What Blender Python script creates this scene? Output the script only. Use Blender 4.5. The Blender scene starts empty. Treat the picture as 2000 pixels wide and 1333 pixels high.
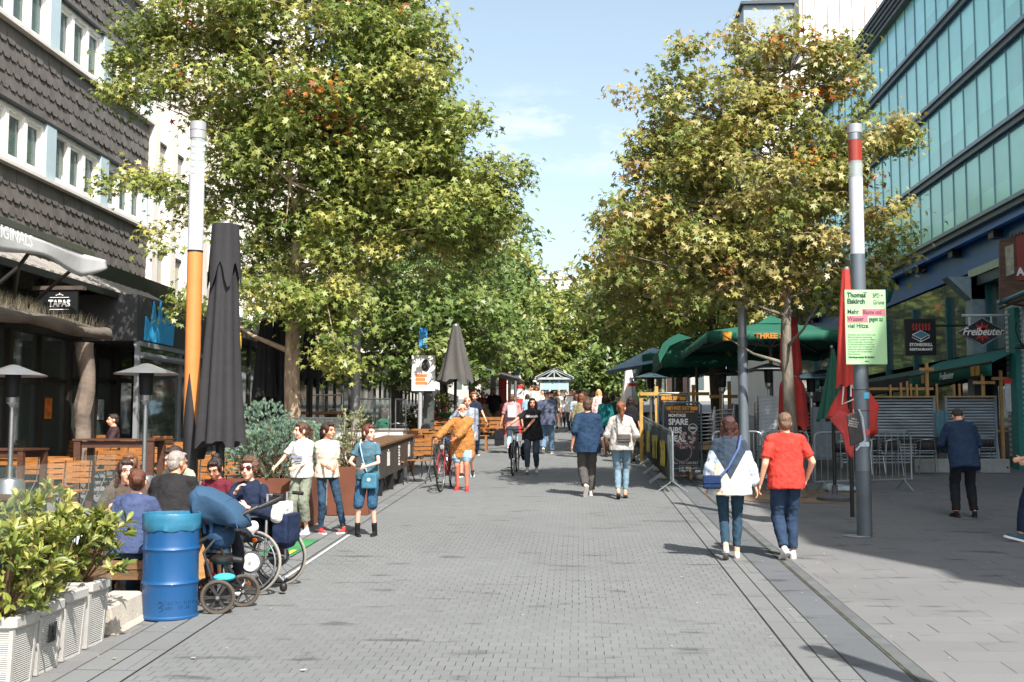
import bpy, bmesh, math, random
import numpy as np
from mathutils import Vector, Matrix, noise
R = math.radians
PI = math.pi
SC = bpy.context.scene
# ------------------------------------------------------------------ camera
FPX = 2200.0                      # focal length in photo pixels (2000 wide)
PITCH = math.atan(181 / FPX)
YAW = math.atan(128 / FPX * math.cos(PITCH))
cam_d = bpy.data.cameras.new('camera')
cam = bpy.data.objects.new('camera', cam_d)
SC.collection.objects.link(cam)
cam_d.sensor_width = 36.0
cam_d.lens = 36.0 * FPX / 2000.0
cam_d.clip_end = 2000
cam_d.clip_start = 0.05
cam.location = (0, 0, 2.0)
cam.rotation_euler = (PI / 2 + PITCH, 0, YAW)
SC.camera = cam
# ------------------------------------------------------------------ light
SUN_EL = R(50)
SUN_AZ = math.atan2(0.47, -0.88)          # compass-like: x=sin, y=cos
sdir = Vector((math.sin(SUN_AZ) * math.cos(SUN_EL), math.cos(SUN_AZ) * math.cos(SUN_EL), math.sin(SUN_EL)))
sun_d = bpy.data.lights.new('sun', 'SUN')
sun_d.energy = 5.0
sun_d.angle = R(0.5)
sun_d.color = (1.0, 0.955, 0.89)
sun = bpy.data.objects.new('sun', sun_d)
SC.collection.objects.link(sun)
sun.rotation_euler = (-sdir).to_track_quat('-Z', 'Y').to_euler()
world = bpy.data.worlds.new('World')
SC.world = world
world.use_nodes = True
wn = world.node_tree.nodes
wl = world.node_tree.links
bg = wn['Background']
sky = wn.new('ShaderNodeTexSky')
sky.sky_type = 'NISHITA'
sky.sun_disc = False
sky.sun_elevation = SUN_EL
sky.sun_rotation = SUN_AZ
sky.air_density = 1.0
sky.dust_density = 2.6
sky.ozone_density = 1.0
hsv = wn.new('ShaderNodeHueSaturation')          # late summer haze: paler sky
hsv.inputs['Saturation'].default_value = 0.72
hsv.inputs['Hue'].default_value = 0.482
hsv.inputs['Value'].default_value = 1.12
wl.new(sky.outputs[0], hsv.inputs['Color'])
wl.new(hsv.outputs[0], bg.inputs[0])
bg.inputs[1].default_value = 0.12
SC.view_settings.view_transform = 'Standard'
SC.view_settings.look = 'None'
SC.view_settings.gamma = 1.0
SC.view_settings.exposure = 0.95
SC.render.resolution_x = 1024
SC.render.resolution_y = 682
SC.cycles.max_bounces = 6
SC.cycles.transparent_max_bounces = 12
# ------------------------------------------------------------------ placing
SLOPE = 0.0455
CM = Matrix.Translation((0, 0, 2.0)) @ Matrix.Rotation(YAW, 4, 'Z') @ Matrix.Rotation(PI / 2 + PITCH, 4, 'X')
C3 = CM.to_3x3()
def gz(y): return SLOPE * y
def ray(px, py): return C3 @ Vector((px - 1000, 666.5 - py, -FPX))
def at(px, py, d):
    r = ray(px, py); t = d / r.y
    return Vector((r.x * t, d, 2.0 + r.z * t))
def gp(px, py):
    r = ray(px, py); t = -2.0 / (r.z - SLOPE * r.y)
    return Vector((r.x * t, r.y * t, 2.0 + r.z * t))
def gx(px, d):
    p = at(px, 847, d); return Vector((p.x, d, gz(d)))
# ------------------------------------------------------------------ mesh builder
COL = SC.collection
def nrm(v):
    v = Vector(v); return v.normalized() if v.length > 1e-9 else Vector((0, 0, 1))
def frame(d, up=None):
    d = nrm(d)
    u = Vector(up) if up is not None else (Vector((0, 0, 1)) if abs(d.z) < .95 else Vector((0, 1, 0)))
    a = d.cross(u)
    if a.length < 1e-6: a = d.cross(Vector((1, 0, 0)))
    a.normalize(); b = a.cross(d).normalized()
    return a, b
class MB:
    def __init__(s): s.V = []; s.F = []; s.M = []; s.T = None
    def add(s, vs, fs, mi=0):
        o = len(s.V)
        if s.T is not None: vs = [s.T @ Vector(v) for v in vs]
        s.V.extend([tuple(v) for v in vs]); s.F.extend([tuple(o + i for i in f) for f in fs]); s.M.extend([mi] * len(fs))
        return s
    def box(s, c, sz, mi=0, rz=0, rot=None):
        x, y, z = [k / 2 for k in sz]
        vs = [Vector((i * x, j * y, k * z)) for i in (-1, 1) for j in (-1, 1) for k in (-1, 1)]
        m = rot if rot is not None else (Matrix.Rotation(rz, 3, 'Z') if rz else None)
        if m is not None: vs = [m @ v for v in vs]
        c = Vector(c)
        return s.add([v + c for v in vs], [(0, 1, 3, 2), (4, 6, 7, 5), (0, 4, 5, 1), (2, 3, 7, 6), (0, 2, 6, 4), (1, 5, 7, 3)], mi)
    def bb(s, a, b, mi=0):
        a = Vector(a); b = Vector(b)
        return s.box((a + b) / 2, [abs(k) for k in (b - a)], mi)
    def bar(s, p0, p1, w, h, mi=0, up=None):
        p0 = Vector(p0); p1 = Vector(p1); a, b = frame(p1 - p0, up)
        vs = []
        for p in (p0, p1):
            for i, j in ((-1, -1), (1, -1), (1, 1), (-1, 1)): vs.append(p + a * (i * w / 2) + b * (j * h / 2))
        return s.add(vs, [(0, 3, 2, 1), (4, 5, 6, 7), (0, 1, 5, 4), (1, 2, 6, 5), (2, 3, 7, 6), (3, 0, 4, 7)], mi)
    def rings(s, rs, mi=0, cap=True, closed=False):
        n = len(rs[0]); vs = [v for r in rs for v in r]; fs = []
        m = len(rs)
        for i in range(m - 1 if not closed else m):
            a = i * n; b = ((i + 1) % m) * n
            for j in range(n):
                k = (j + 1) % n; fs.append((a + j, a + k, b + k, b + j))
        if cap and not closed:
            fs.append(tuple(range(n - 1, -1, -1))); fs.append(tuple(range((m - 1) * n, m * n)))
        return s.add(vs, fs, mi)
    def ring(s, c, a, b, ra, rb, n=12):
        c = Vector(c)
        return [c + a * (ra * math.cos(2 * PI * k / n)) + b * (rb * math.sin(2 * PI * k / n)) for k in range(n)]
    def cyl(s, p0, p1, r0, r1=None, n=12, mi=0, cap=True):
        if r1 is None: r1 = r0
        p0 = Vector(p0); p1 = Vector(p1); a, b = frame(p1 - p0)
        return s.rings([s.ring(p0, b, a, r0, r0, n), s.ring(p1, b, a, r1, r1, n)], mi, cap)
    def caps(s, p0, p1, r0, r1=None, n=10, mi=0, k=3):
        if r1 is None: r1 = r0
        p0 = Vector(p0); p1 = Vector(p1); d = nrm(p1 - p0); a, b = frame(d)
        rs = []
        for i in range(k):
            t = PI / 2 * (1 - (i + .35) / k); rs.append(s.ring(p0 - d * (r0 * math.sin(t)), b, a, r0 * math.cos(t), r0 * math.cos(t), n))
        rs.append(s.ring(p0, b, a, r0, r0, n)); rs.append(s.ring(p1, b, a, r1, r1, n))
        for i in range(k - 1, -1, -1):
            t = PI / 2 * (1 - (i + .35) / k); rs.append(s.ring(p1 + d * (r1 * math.sin(t)), b, a, r1 * math.cos(t), r1 * math.cos(t), n))
        return s.rings(rs, mi)
    def tube(s, pts, r, n=8, mi=0, closed=False):
        pts = [Vector(p) for p in pts]; m = len(pts); rs = []
        rr = r if isinstance(r, (list, tuple)) else [r] * m
        pa = None
        for i, p in enumerate(pts):
            if closed: d = pts[(i + 1) % m] - pts[i - 1]
            else: d = pts[min(i + 1, m - 1)] - pts[max(i - 1, 0)]
            d = nrm(d)
            if pa is None: a, b = frame(d)
            else:
                a = pa - d * pa.dot(d)
                a = a.normalized() if a.length > 1e-5 else frame(d)[0]
                b = a.cross(d).normalized()
            pa = a
            rs.append(s.ring(p, b, a, rr[i], rr[i], n))
        return s.rings(rs, mi, True, closed)
    def ell(s, c, r, rot=None, n=12, m=8, mi=0):
        c = Vector(c); r = (r, r, r) if not isinstance(r, (tuple, list)) else r
        rs = []
        for i in range(m):
            t = PI * (i + .4) / (m - .2) - PI / 2; q = math.cos(t)
            rg = [Vector((r[0] * q * math.cos(2 * PI * k / n), r[1] * q * math.sin(2 * PI * k / n), r[2] * math.sin(t))) for k in range(n)]
            if rot is not None: rg = [rot @ v for v in rg]
            rs.append([v + c for v in rg])
        return s.rings(rs, mi)
    def lathe(s, prof, c=(0, 0, 0), n=20, mi=0, cap=True):
        c = Vector(c)
        return s.rings([[c + Vector((r * math.cos(2 * PI * k / n), r * math.sin(2 * PI * k / n), z)) for k in range(n)] for r, z in prof], mi, cap)
    def torus(s, c, ax, Rr, r, n=28, m=6, mi=0):
        c = Vector(c); a, b = frame(ax)
        return s.tube([c + a * (Rr * math.cos(2 * PI * k / n)) + b * (Rr * math.sin(2 * PI * k / n)) for k in range(n)], r, m, mi, True)
    def prism(s, poly, t, m=None, mi=0):
        n = len(poly); vs = [Vector((x, y, 0)) for x, y in poly] + [Vector((x, y, t)) for x, y in poly]
        if m is not None: vs = [m @ v for v in vs]
        fs = [tuple(range(n - 1, -1, -1)), tuple(range(n, 2 * n))] + [(i, (i + 1) % n, n + (i + 1) % n, n + i) for i in range(n)]
        return s.add(vs, fs, mi)
    def quad(s, a, b, c, d, mi=0): return s.add([a, b, c, d], [(0, 1, 2, 3)], mi)
    def build(s, name, mats, parent=None, smooth=True, loc=None, rz=0, bevel=0, ang=40, weld=False):
        me = bpy.data.meshes.new(name)
        me.from_pydata(s.V, [], s.F)
        if not isinstance(mats, (list, tuple)): mats = [mats]
        for m in mats: me.materials.append(m)
        if len(mats) > 1: me.polygons.foreach_set('material_index', s.M)
        if weld:
            bm = bmesh.new(); bm.from_mesh(me); bmesh.ops.remove_doubles(bm, verts=bm.verts, dist=1e-4); bm.to_mesh(me); bm.free()
        if smooth:
            me.polygons.foreach_set('use_smooth', [True] * len(me.polygons))
            me.set_sharp_from_angle(angle=R(ang))
        me.update()
        o = bpy.data.objects.new(name, me); COL.objects.link(o)
        if parent is not None: o.parent = parent
        if loc is not None: o.location = loc
        if rz: o.rotation_euler.z = rz
        if bevel:
            b = o.modifiers.new('bevel', 'BEVEL'); b.width = bevel; b.segments = 2; b.limit_method = 'ANGLE'; b.angle_limit = R(40)
        return o
def tag(o, label=None, cat=None, group=None, kind=None):
    if label: o['label'] = label
    if cat: o['category'] = cat
    if group: o['group'] = group
    if kind: o['kind'] = kind
    return o
def thing(name, label, cat, loc=(0, 0, 0), rz=0, group=None):
    o = bpy.data.objects.new(name, None); COL.objects.link(o); o.empty_display_size = .2
    o.location = loc; o.rotation_euler = (0, 0, rz)
    return tag(o, label, cat, group)
KIDS = {}
def kids(o): return [c for c in COL.objects if c.parent == o]
def dup(o, loc=None, rz=None, label=None, group=None, parent=None, scale=None):
    c = o.copy(); COL.objects.link(c)
    if parent is not None: c.parent = parent
    for ch in kids(o): dup(ch, parent=c)
    if loc is not None: c.location = loc
    if rz is not None: c.rotation_euler = (0, 0, rz)
    if label: c['label'] = label
    if group: c['group'] = group
    if scale: c.scale = (scale,) * 3
    return c
def bake(o):
    dg = bpy.context.evaluated_depsgraph_get(); ev = o.evaluated_get(dg)
    me = bpy.data.meshes.new_from_object(ev); o.modifiers.clear(); old = o.data; o.data = me
    bpy.data.meshes.remove(old); me.name = o.name
    return o
CURV = {}
def text(name, s, size, m, parent, mat, ext=.004, align='CENTER', shear=0, bold=0, sx=1.0, spacing=1.0, lines=1.0):
    cu = bpy.data.curves.new(name, 'FONT'); cu.body = s; cu.size = size; cu.extrude = ext; cu.align_x = align; cu.align_y = 'CENTER'
    cu.shear = shear; cu.offset = bold; cu.space_character = spacing; cu.resolution_u = 3; cu.space_line = lines
    t = bpy.data.objects.new('t', cu); COL.objects.link(t)
    me = bpy.data.meshes.new_from_object(t.evaluated_get(bpy.context.evaluated_depsgraph_get()))
    bpy.data.objects.remove(t); bpy.data.curves.remove(cu)
    me.materials.clear(); me.materials.append(m); me.name = name
    o = bpy.data.objects.new(name, me); COL.objects.link(o)
    if parent is not None: o.parent = parent
    o.matrix_local = mat @ Matrix.Diagonal((sx, 1, 1, 1))
    return o
def TM(loc, rz=0, rx=PI / 2):   # upright text facing -Y when rz=0
    return Matrix.Translation(loc) @ Matrix.Rotation(rz, 4, 'Z') @ Matrix.Rotation(rx, 4, 'X')
# ------------------------------------------------------------------ materials
def mk(name):
    m = bpy.data.materials.new(name); m.use_nodes = True
    nt = m.node_tree; return m, nt, nt.nodes['Principled BSDF']
def node(nt, t, **kw):
    n = nt.nodes.new(t)
    for k, v in kw.items(): setattr(n, k, v)
    return n
def srgb(c):
    if isinstance(c, str):
        c = c.lstrip('#'); c = [int(c[i:i + 2], 16) / 255 for i in (0, 2, 4)]
        return tuple((v / 12.92 if v <= .04045 else ((v + .055) / 1.055) ** 2.4) for v in c)
    return tuple(c)
MC = {}
def M(col, rough=.6, metal=0.0, var=.12, scale=6.0, bump=.0, bscale=60.0, name=None, spec=None, coat=0, stretch=None, coord='Object', dirt=0.0, dscale=2.0):
    key = (col if isinstance(col, str) else tuple(col), rough, metal, var, scale, bump, bscale, spec, coat, stretch, coord, dirt, dscale)
    if key in MC: return MC[key]
    m, nt, b = mk(name or 'mat')
    L = nt.links; c = srgb(col)
    tc = node(nt, 'ShaderNodeTexCoord'); src = tc.outputs[coord]
    if stretch:
        mp = node(nt, 'ShaderNodeMapping'); mp.inputs['Scale'].default_value = stretch; L.new(src, mp.inputs[0]); src = mp.outputs[0]
    nz = node(nt, 'ShaderNodeTexNoise'); nz.inputs['Scale'].default_value = scale; nz.inputs['Detail'].default_value = 5; L.new(src, nz.inputs['Vector'])
    rp = node(nt, 'ShaderNodeValToRGB'); e = rp.color_ramp.elements
    e[0].position = .3; e[1].position = .7
    e[0].color = tuple(v * (1 - var) for v in c) + (1,); e[1].color = tuple(min(1, v * (1 + var)) for v in c) + (1,)
    L.new(nz.outputs[0], rp.inputs[0]); out = rp.outputs[0]
    if dirt:
        n2 = node(nt, 'ShaderNodeTexNoise'); n2.inputs['Scale'].default_value = dscale; n2.inputs['Detail'].default_value = 8; L.new(tc.outputs[coord], n2.inputs['Vector'])
        r2 = node(nt, 'ShaderNodeMapRange'); r2.inputs[1].default_value = .5; r2.inputs[2].default_value = .75; r2.inputs[3].default_value = 0; r2.inputs[4].default_value = dirt
        L.new(n2.outputs[0], r2.inputs[0]); mx = node(nt, 'ShaderNodeMixRGB'); mx.inputs[2].default_value = (.05, .045, .04, 1)
        L.new(r2.outputs[0], mx.inputs[0]); L.new(out, mx.inputs[1]); out = mx.outputs[0]
    L.new(out, b.inputs['Base Color'])
    b.inputs['Roughness'].default_value = rough; b.inputs['Metallic'].default_value = metal
    if spec is not None: b.inputs['Specular IOR Level'].default_value = spec
    if coat: b.inputs['Coat Weight'].default_value = coat
    if bump:
        n3 = node(nt, 'ShaderNodeTexNoise'); n3.inputs['Scale'].default_value = bscale; n3.inputs['Detail'].default_value = 4; L.new(src, n3.inputs['Vector'])
        bp = node(nt, 'ShaderNodeBump'); bp.inputs['Strength'].default_value = bump; bp.inputs['Distance'].default_value = .02
        L.new(n3.outputs[0], bp.inputs['Height']); L.new(bp.outputs[0], b.inputs['Normal'])
    MC[key] = m
    return m
def glass_mat(name, tint=(.8, .9, .88), alpha=.2, rough=.03):
    m, nt, b = mk(name)
    b.inputs['Base Color'].default_value = tint + (1,); b.inputs['Roughness'].default_value = rough
    b.inputs['Alpha'].default_value = alpha; b.inputs['Specular IOR Level'].default_value = .8
    return m
def mirror_glass(name, col=(.13, .16, .15), rough=.05):
    m, nt, b = mk(name)
    tc = node(nt, 'ShaderNodeTexCoord'); nz = node(nt, 'ShaderNodeTexNoise'); nz.inputs['Scale'].default_value = .8
    nt.links.new(tc.outputs['Object'], nz.inputs['Vector']); bp = node(nt, 'ShaderNodeBump'); bp.inputs['Strength'].default_value = .08; bp.inputs['Distance'].default_value = .05
    nt.links.new(nz.outputs[0], bp.inputs['Height']); nt.links.new(bp.outputs[0], b.inputs['Normal'])
    b.inputs['Base Color'].default_value = col + (1,); b.inputs['Roughness'].default_value = rough; b.inputs['IOR'].default_value = 1.8
    b.inputs['Specular IOR Level'].default_value = .9; b.inputs['Metallic'].default_value = .55
    return m
GLASS_CLEAR = glass_mat('clear_glass', (.6, .75, .7), .05)
GLASS_DARK = mirror_glass('dark_glass')
GLASS_WIN = mirror_glass('window_glass', (.20, .25, .24))
def woodmat(col='#8a5a34', var=.35, rough=.6):
    return M(col, rough, var=var, scale=5, stretch=(1, 1, 9), bump=.25, bscale=40, name='wood')
STEEL = M('#a9adb0', .3, .9, var=.06, name='steel')
DARKM = M('#1b1c1e', .5, .2, var=.15, name='dark_metal')
BLACKP = M('#141414', .55, var=.2, name='black_plastic')
RUB = M('#1c1b1a', .85, var=.25, name='rubber')
WHITE = M('#e8e6e0', .5, var=.04, name='white_paint')
WOODC = M('#93602f', .5, var=.3, scale=4, stretch=(1.5, 9, 9), bump=.15, bscale=50, name='oiled_slats')
WOODD = M('#4a2c1c', .55, var=.3, scale=4, stretch=(1.5, 9, 9), bump=.15, bscale=50, name='dark_wood')
WOODL = M('#b98f5a', .65, var=.25, scale=4, stretch=(8, 8, 1.5), bump=.15, bscale=50, name='pale_wood')
# ------------------------------------------------------------------ people
def fabric(col, bump=.9, var=.13, bscale=11, rough=.85):
    return M(col, rough, var=var, scale=9, bump=bump, bscale=bscale, name='fabric', spec=.2)
SKIN = {}
def skin(col='#d9a184'):
    if col in SKIN: return SKIN[col]
    m = M(col, .5, var=.07, scale=18, bump=.1, bscale=80, name='skin', spec=.35)
    SKIN[col] = m; return m
def hairm(col): return M(col, .45, var=.35, scale=10, stretch=(6, 6, 1), bump=.6, bscale=25, name='hair')
def remesh(mb, name, mats, parent, vox, sm=4, disp=0.0, ds=.09, seed=0, fac=.6):
    o = mb.build(name, mats[0] if isinstance(mats, (list, tuple)) else mats, parent, smooth=False)
    r = o.modifiers.new('r', 'REMESH'); r.mode = 'VOXEL'; r.voxel_size = vox; r.use_smooth_shade = True
    if sm: s = o.modifiers.new('s', 'SMOOTH'); s.factor = fac; s.iterations = sm
    if disp:
        t = bpy.data.textures.get('clouds%g' % ds) or bpy.data.textures.new('clouds%g' % ds, 'CLOUDS'); t.noise_scale = ds
        d = o.modifiers.new('d', 'DISPLACE'); d.texture = t; d.strength = disp; d.mid_level = .5; d.texture_coords = 'GLOBAL'
    bake(o)
    o.data.polygons.foreach_set('use_smooth', [True] * len(o.data.polygons))
    return o
def ik(a, t, l1, l2, hint):
    a = Vector(a); t = Vector(t); d = t - a; L = min(d.length, (l1 + l2) * .999); dn = nrm(d); t = a + dn * L
    x = (l1 * l1 - l2 * l2 + L * L) / (2 * L); h = math.sqrt(max(0, l1 * l1 - x * x))
    hv = Vector(hint); hv = hv - dn * hv.dot(dn); hv = nrm(hv) if hv.length > 1e-4 else frame(dn)[0]
    return a + dn * x + hv * h, t
def person(label, pos, face=0, H=1.72, fem=False, lean=0, hipz=.93, tw=0, build=1.0,
           RH=(.24, .04, .82), LH=(-.24, .04, .82), RE=(.2, -1, -.2), LE=(-.2, -1, -.2), RF=(.09, 0, 0), LF=(-.09, 0, 0), RK=(0, 1, 0), LK=(0, 1, 0),
           hyaw=0, hpitch=0, top='#777777', topm=None, sleeve=.5, tophem=.0, topw=0.0, neck=.0, bot='#2b3a55', leg=1.0, legw=0.0, skirt=0, skirtw=.05,
           shoe='#222222', sole='#dddddd', sock=None, barefoot=False, boot=0, hair='short', hcol='#3a2a1e', sk='#d9a184', vox=.010, glasses=None, beard=None,
           grip=.45, detail=True, group=None, belt=None, name='person', jacket=None, kid=False, turn=0, stubble=None, bag=None):
    k = H / 1.75
    root = thing(name, label, 'person', pos, R(face), group)
    lo = MB
    u = Vector((0, math.sin(R(lean)), math.cos(R(lean))))
    rt = Vector((math.cos(R(tw)), math.sin(R(tw)), 0)); fw = u.cross(rt).normalized(); hr = Vector((1, 0, 0)); hf = Vector((0, 1, 0))
    K = lambda v: Vector(v) * k
    hip = Vector((0, 0, hipz)); 
    sw = (.15 if fem else .176) * (.93 if kid else 1); bw = build
    P = lambda s: hip + u * s
    nb = P(.50); sh = {1: P(.432) + rt * sw, -1: P(.432) - rt * sw}
    hd = nrm(u * .8 + Vector((0, 0, .5)) + fw * .12)
    hy = Matrix.Rotation(R(hyaw), 3, 'Z'); hpm = Matrix.Rotation(R(hpitch), 3, 'X')
    Hm = Matrix.Rotation(R(tw), 3, 'Z') @ hy @ hpm
    if abs(lean) > 12: Hm = Hm @ Matrix.Rotation(R(-lean * .4), 3, 'X')
    hs = 1.1 if kid else 1.0
    nt_ = nb + hd * .055
    hc = nb + hd * .08 + Hm @ Vector((0, .015, .045 * hs))
    HV = lambda x, y, z: K(hc + Hm @ (Vector((x, y, z)) * hs))
    HR = lambda v: (v[0] * k * hs, v[1] * k * hs, v[2] * k * hs)
    body = MB()
    # head
    body.ell(HV(0, -.012, .03), HR((.073, .093, .085)), Hm, 16, 12)
    body.ell(HV(0, .03, -.03), HR((.056, .06, .075)), Hm, 14, 10)
    body.ell(HV(0, .055, -.085), HR((.03, .026, .024)), Hm)
    body.caps(HV(0, .085, .02), HV(0, .105, -.022), .011 * k, .017 * k)
    body.ell(HV(0, .078, .033), HR((.052, .018, .013)), Hm)
    for s in (1, -1):
        body.ell(HV(s * .037, .06, -.03), HR((.024, .026, .026)), Hm)
        body.ell(HV(s * .076, -.01, -.005), HR((.012, .022, .034)), Hm)
    body.ell(HV(0, .082, -.055), HR((.024, .014, .014)), Hm)
    body.caps(K(P(.47)), HV(0, -.015, -.05), .06 * k * (.85 if fem else 1), .052 * k * (.88 if fem else 1))
    body.caps(K(P(.05)), K(P(.34)), .09 * k, .095 * k)
    body.caps(K(sh[1] - rt * .05), K(sh[-1] + rt * .05), .042 * k, .042 * k)
    arms = {}
    for s in (1, -1): body.caps(K(P(.49) + rt * s * .02), K(sh[s]), .036 * k, .046 * k)
    af = (.86 if fem else 1.0) * (.85 if kid else 1) * (.5 + .5 * bw)
    for s, Ht, Eh in ((1, RH, RE), (-1, LH, LE)):
        el, hd_ = ik(sh[s], Vector(Ht), .285, .25, Matrix.Rotation(R(tw), 3, 'Z') @ Vector(Eh)); arms[s] = (el, hd_)
        body.caps(K(sh[s]), K(el), .05 * k * af, .037 * k * af); body.caps(K(el), K(hd_), .038 * k * af, .024 * k * af)
        # hand
        d = nrm(hd_ - el); fa = nrm(hd_ - el)
        inn = -rt * s; inn = nrm(inn - d * inn.dot(d)); fr = nrm(d.cross(inn)) * (-1 if True else 1)
        fr = fr if fr.dot(fw + Vector((0, 0, .6))) > 0 else -fr
        pc = hd_ + d * .05
        q = Matrix((fr, inn, d)).transposed()
        body.ell(K(pc), (.04 * k, .017 * k, .052 * k), q, 10, 7)
        for j in range(4):
            o0 = hd_ + d * .085 + fr * (.027 - .018 * j); ln = (.036, .042, .039, .03)[j]
            c1 = nrm(d * math.cos(grip) + inn * math.sin(grip)); c2 = nrm(d * math.cos(grip * 2.6) + inn * math.sin(grip * 2.6))
            o1 = o0 + c1 * ln; o2 = o1 + c2 * ln * .85
            body.caps(K(o0), K(o1), .0088 * k, .008 * k, 7, 0, 2); body.caps(K(o1), K(o2), .008 * k, .007 * k, 7, 0, 2)
        t0 = hd_ + d * .03 + fr * .03; t1 = t0 + nrm(d * .7 + fr * .7 + inn * .3) * .036; t2 = t1 + nrm(d + inn * .5) * .028
        body.caps(K(t0), K(t1), .011 * k, .0095 * k, 7, 0, 2); body.caps(K(t1), K(t2), .0095 * k, .008 * k, 7, 0, 2)
    legs = {}
    hw = .092 if not kid else .082
    tb = (1.05 if fem else 1.0) * (.85 if kid else 1) * (.5 + .5 * bw)
    for s, Ft, Kh in ((1, RF, RK), (-1, LF, LK)):
        h0 = hip + Vector((s * hw, 0, -.03)); heel = Ft[2] if len(Ft) > 2 else 0
        an = Vector((Ft[0], Ft[1], .085 + heel)); kn, an = ik(h0, an, .43, .415, Kh); legs[s] = (h0, kn, an, heel)
        cv = .9 if (leg > .6 and not skirt) else 1; body.caps(K(h0), K(kn), .078 * k * tb * cv, .052 * k * tb * cv); body.caps(K(kn), K(an), .05 * k * tb * cv, .033 * k * tb)
        c = kn.lerp(an, .3) - Vector((0, .012, 0)) * cv ** 4; body.caps(K(c), K(kn.lerp(an, .5)), .05 * k * tb * cv, .04 * k * tb * cv)
        tl = (Ft[3] if len(Ft) > 3 else (-38 if heel > .05 else 0)); fy = R(Ft[4] if len(Ft) > 4 else -s * 8)
        fd = Matrix.Rotation(fy, 3, 'Z') @ Matrix.Rotation(R(tl), 3, 'X') @ Vector((0, 1, 0)); fu = Matrix.Rotation(fy, 3, 'Z') @ Matrix.Rotation(R(tl), 3, 'X') @ Vector((0, 0, 1))
        legs[s] = (h0, kn, an, fd, fu)
        if barefoot:
            body.caps(K(an - fu * .045 - fd * .03), K(an - fu * .06 + fd * .12), .03 * k, .02 * k)
            for j in range(5): body.caps(K(an - fu * .068 + fd * .12 + fd.cross(fu) * (.018 * (j - 2))), K(an - fu * .07 + fd * .165 + fd.cross(fu) * (.018 * (j - 2))), .011 * k, .009 * k, 6, 0, 2)
    remesh(body, 'body', skin(sk), root, vox * k, 3)
    # trousers / skirt
    fab = lambda c, **kw: c if not isinstance(c, str) else fabric(c, **kw)
    tz = MB()
    def tor(mb, spec, mi=0):   # spec: (dist along spine, rx, ry, forward)
        rs = []
        for sdist, rx, ry, f in spec:
            c = P(sdist) + fw * f
            aa = rt if sdist > .1 else hr; n = 20
            rs.append([K(c + aa * (rx * math.cos(2 * PI * i / n)) + fw * (ry * math.sin(2 * PI * i / n))) for i in range(n)])
        mb.rings(rs, mi)
    hb = (.17 if not fem else .168) * bw * (.86 if kid else 1); wb = (.158 if not fem else .135) * bw * (.9 if kid else 1); dep = .108 * bw * (.92 if kid else 1)
    if bot is not None:
        if skirt:
            tor(tz, [(-skirt, hb + skirtw, dep + skirtw + .01, 0), (-skirt * .5, hb + skirtw * .6 + .01, dep + skirtw * .6 + .01, 0), (-.02, hb + .01, dep + .01, 0), (.08, wb + .01, dep + .0, 0)])
        else:
            tor(tz, [(-.10, hb * .9, dep * .95, 0), (-.05, hb, dep, -.005), (.02, hb, dep, -.005), (.10, wb + .006, dep * .95, 0)])
            for s in (1, -1):
                h0, kn, an = legs[s][:3]
                tz.caps(K(h0), K(kn if leg > .5 else h0.lerp(kn, leg * 2)), (.088 * tb + legw * .4) * k, (.064 * tb + legw) * k)
                if fem and not kid: tz.ell(K(h0 + Vector((0, -.045, .02))), (.075 * k, .07 * k, .08 * k))
                if leg > .5:
                    e = kn.lerp(an, (leg - .5) * 2)
                    tz.caps(K(kn), K(kn.lerp(e, .4)), (.062 * tb + legw) * k, (.06 * tb + legw) * k); tz.cyl(K(kn.lerp(e, .4)), K(e), (.06 * tb + legw) * k, (.045 * tb + legw) * k)
                else:
                    e = h0.lerp(kn, leg * 2); tz.cyl(K(h0), K(e), (.092 * tb + legw * .6) * k, (.078 * tb + legw) * k)
        remesh(tz, 'skirt' if skirt else 'trousers', fab(bot, bump=.55), root, max(vox, .009) * k, 3, .024, .065)
    # top
    if top is not None:
        tp = MB(); z0 = -.075 - tophem; tw_ = topw
        tor(tp, [(z0, hb * .99 + .016 + tw_, dep + .026 + tw_, 0), (.04, (hb + wb) / 2 + .022 + tw_ * .9, dep + .022 + tw_ * .8, 0), (.16, wb + .02 + tw_ * .7, dep + .006 + tw_ * .6, .0), (.30, (.165 if not fem else .148) * bw + .008 + tw_ * .4, .118 * bw + tw_ * .3, .01), (.40, sw - .002 + tw_ * .2, .114 * bw, .005), (.45, sw * .93, .1, 0), (.485, sw * .66, .084, -.005), (.512 + neck, .076, .076, -.008)])
        if fem and not kid:
            for s in (1, -1): tp.ell(K(P(.30) + rt * (s * .065) + fw * .085), (.066 * k, .05 * k, .062 * k))
        for s in (1, -1):
            el, hd_ = arms[s]; r0 = .062 * (.5 + .5 * bw) * (.88 if fem or kid else 1)
            tp.ell(K(sh[s]), r0 * 1.0 * k); tp.caps(K(P(.475) + rt * s * .03), K(sh[s]), .05 * k, (r0 - .002) * k)
            if sleeve > 0:
                if sleeve <= .5:
                    e = sh[s].lerp(el, sleeve * 2); tp.caps(K(sh[s]), K(sh[s].lerp(e, .8)), r0 * k, (r0 - .003) * k); tp.cyl(K(sh[s]), K(e), r0 * k, (r0 + .002) * k)
                else:
                    tp.caps(K(sh[s]), K(el), r0 * k, (.053 + tw_ * .3) * k); e = el.lerp(hd_, (sleeve - .5) * 2)
                    tp.cyl(K(el), K(e), (.051 + tw_ * .5) * k, (.036 + tw_ * .3) * k); tp.caps(K(el), K(el.lerp(e, .8)), (.051 + tw_ * .5) * k, (.04 + tw_ * .4) * k)
        remesh(tp, 'shirt' if jacket is None else jacket, topm or fab(top), root, max(vox, .009) * k, 3, .03, .08)
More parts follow.
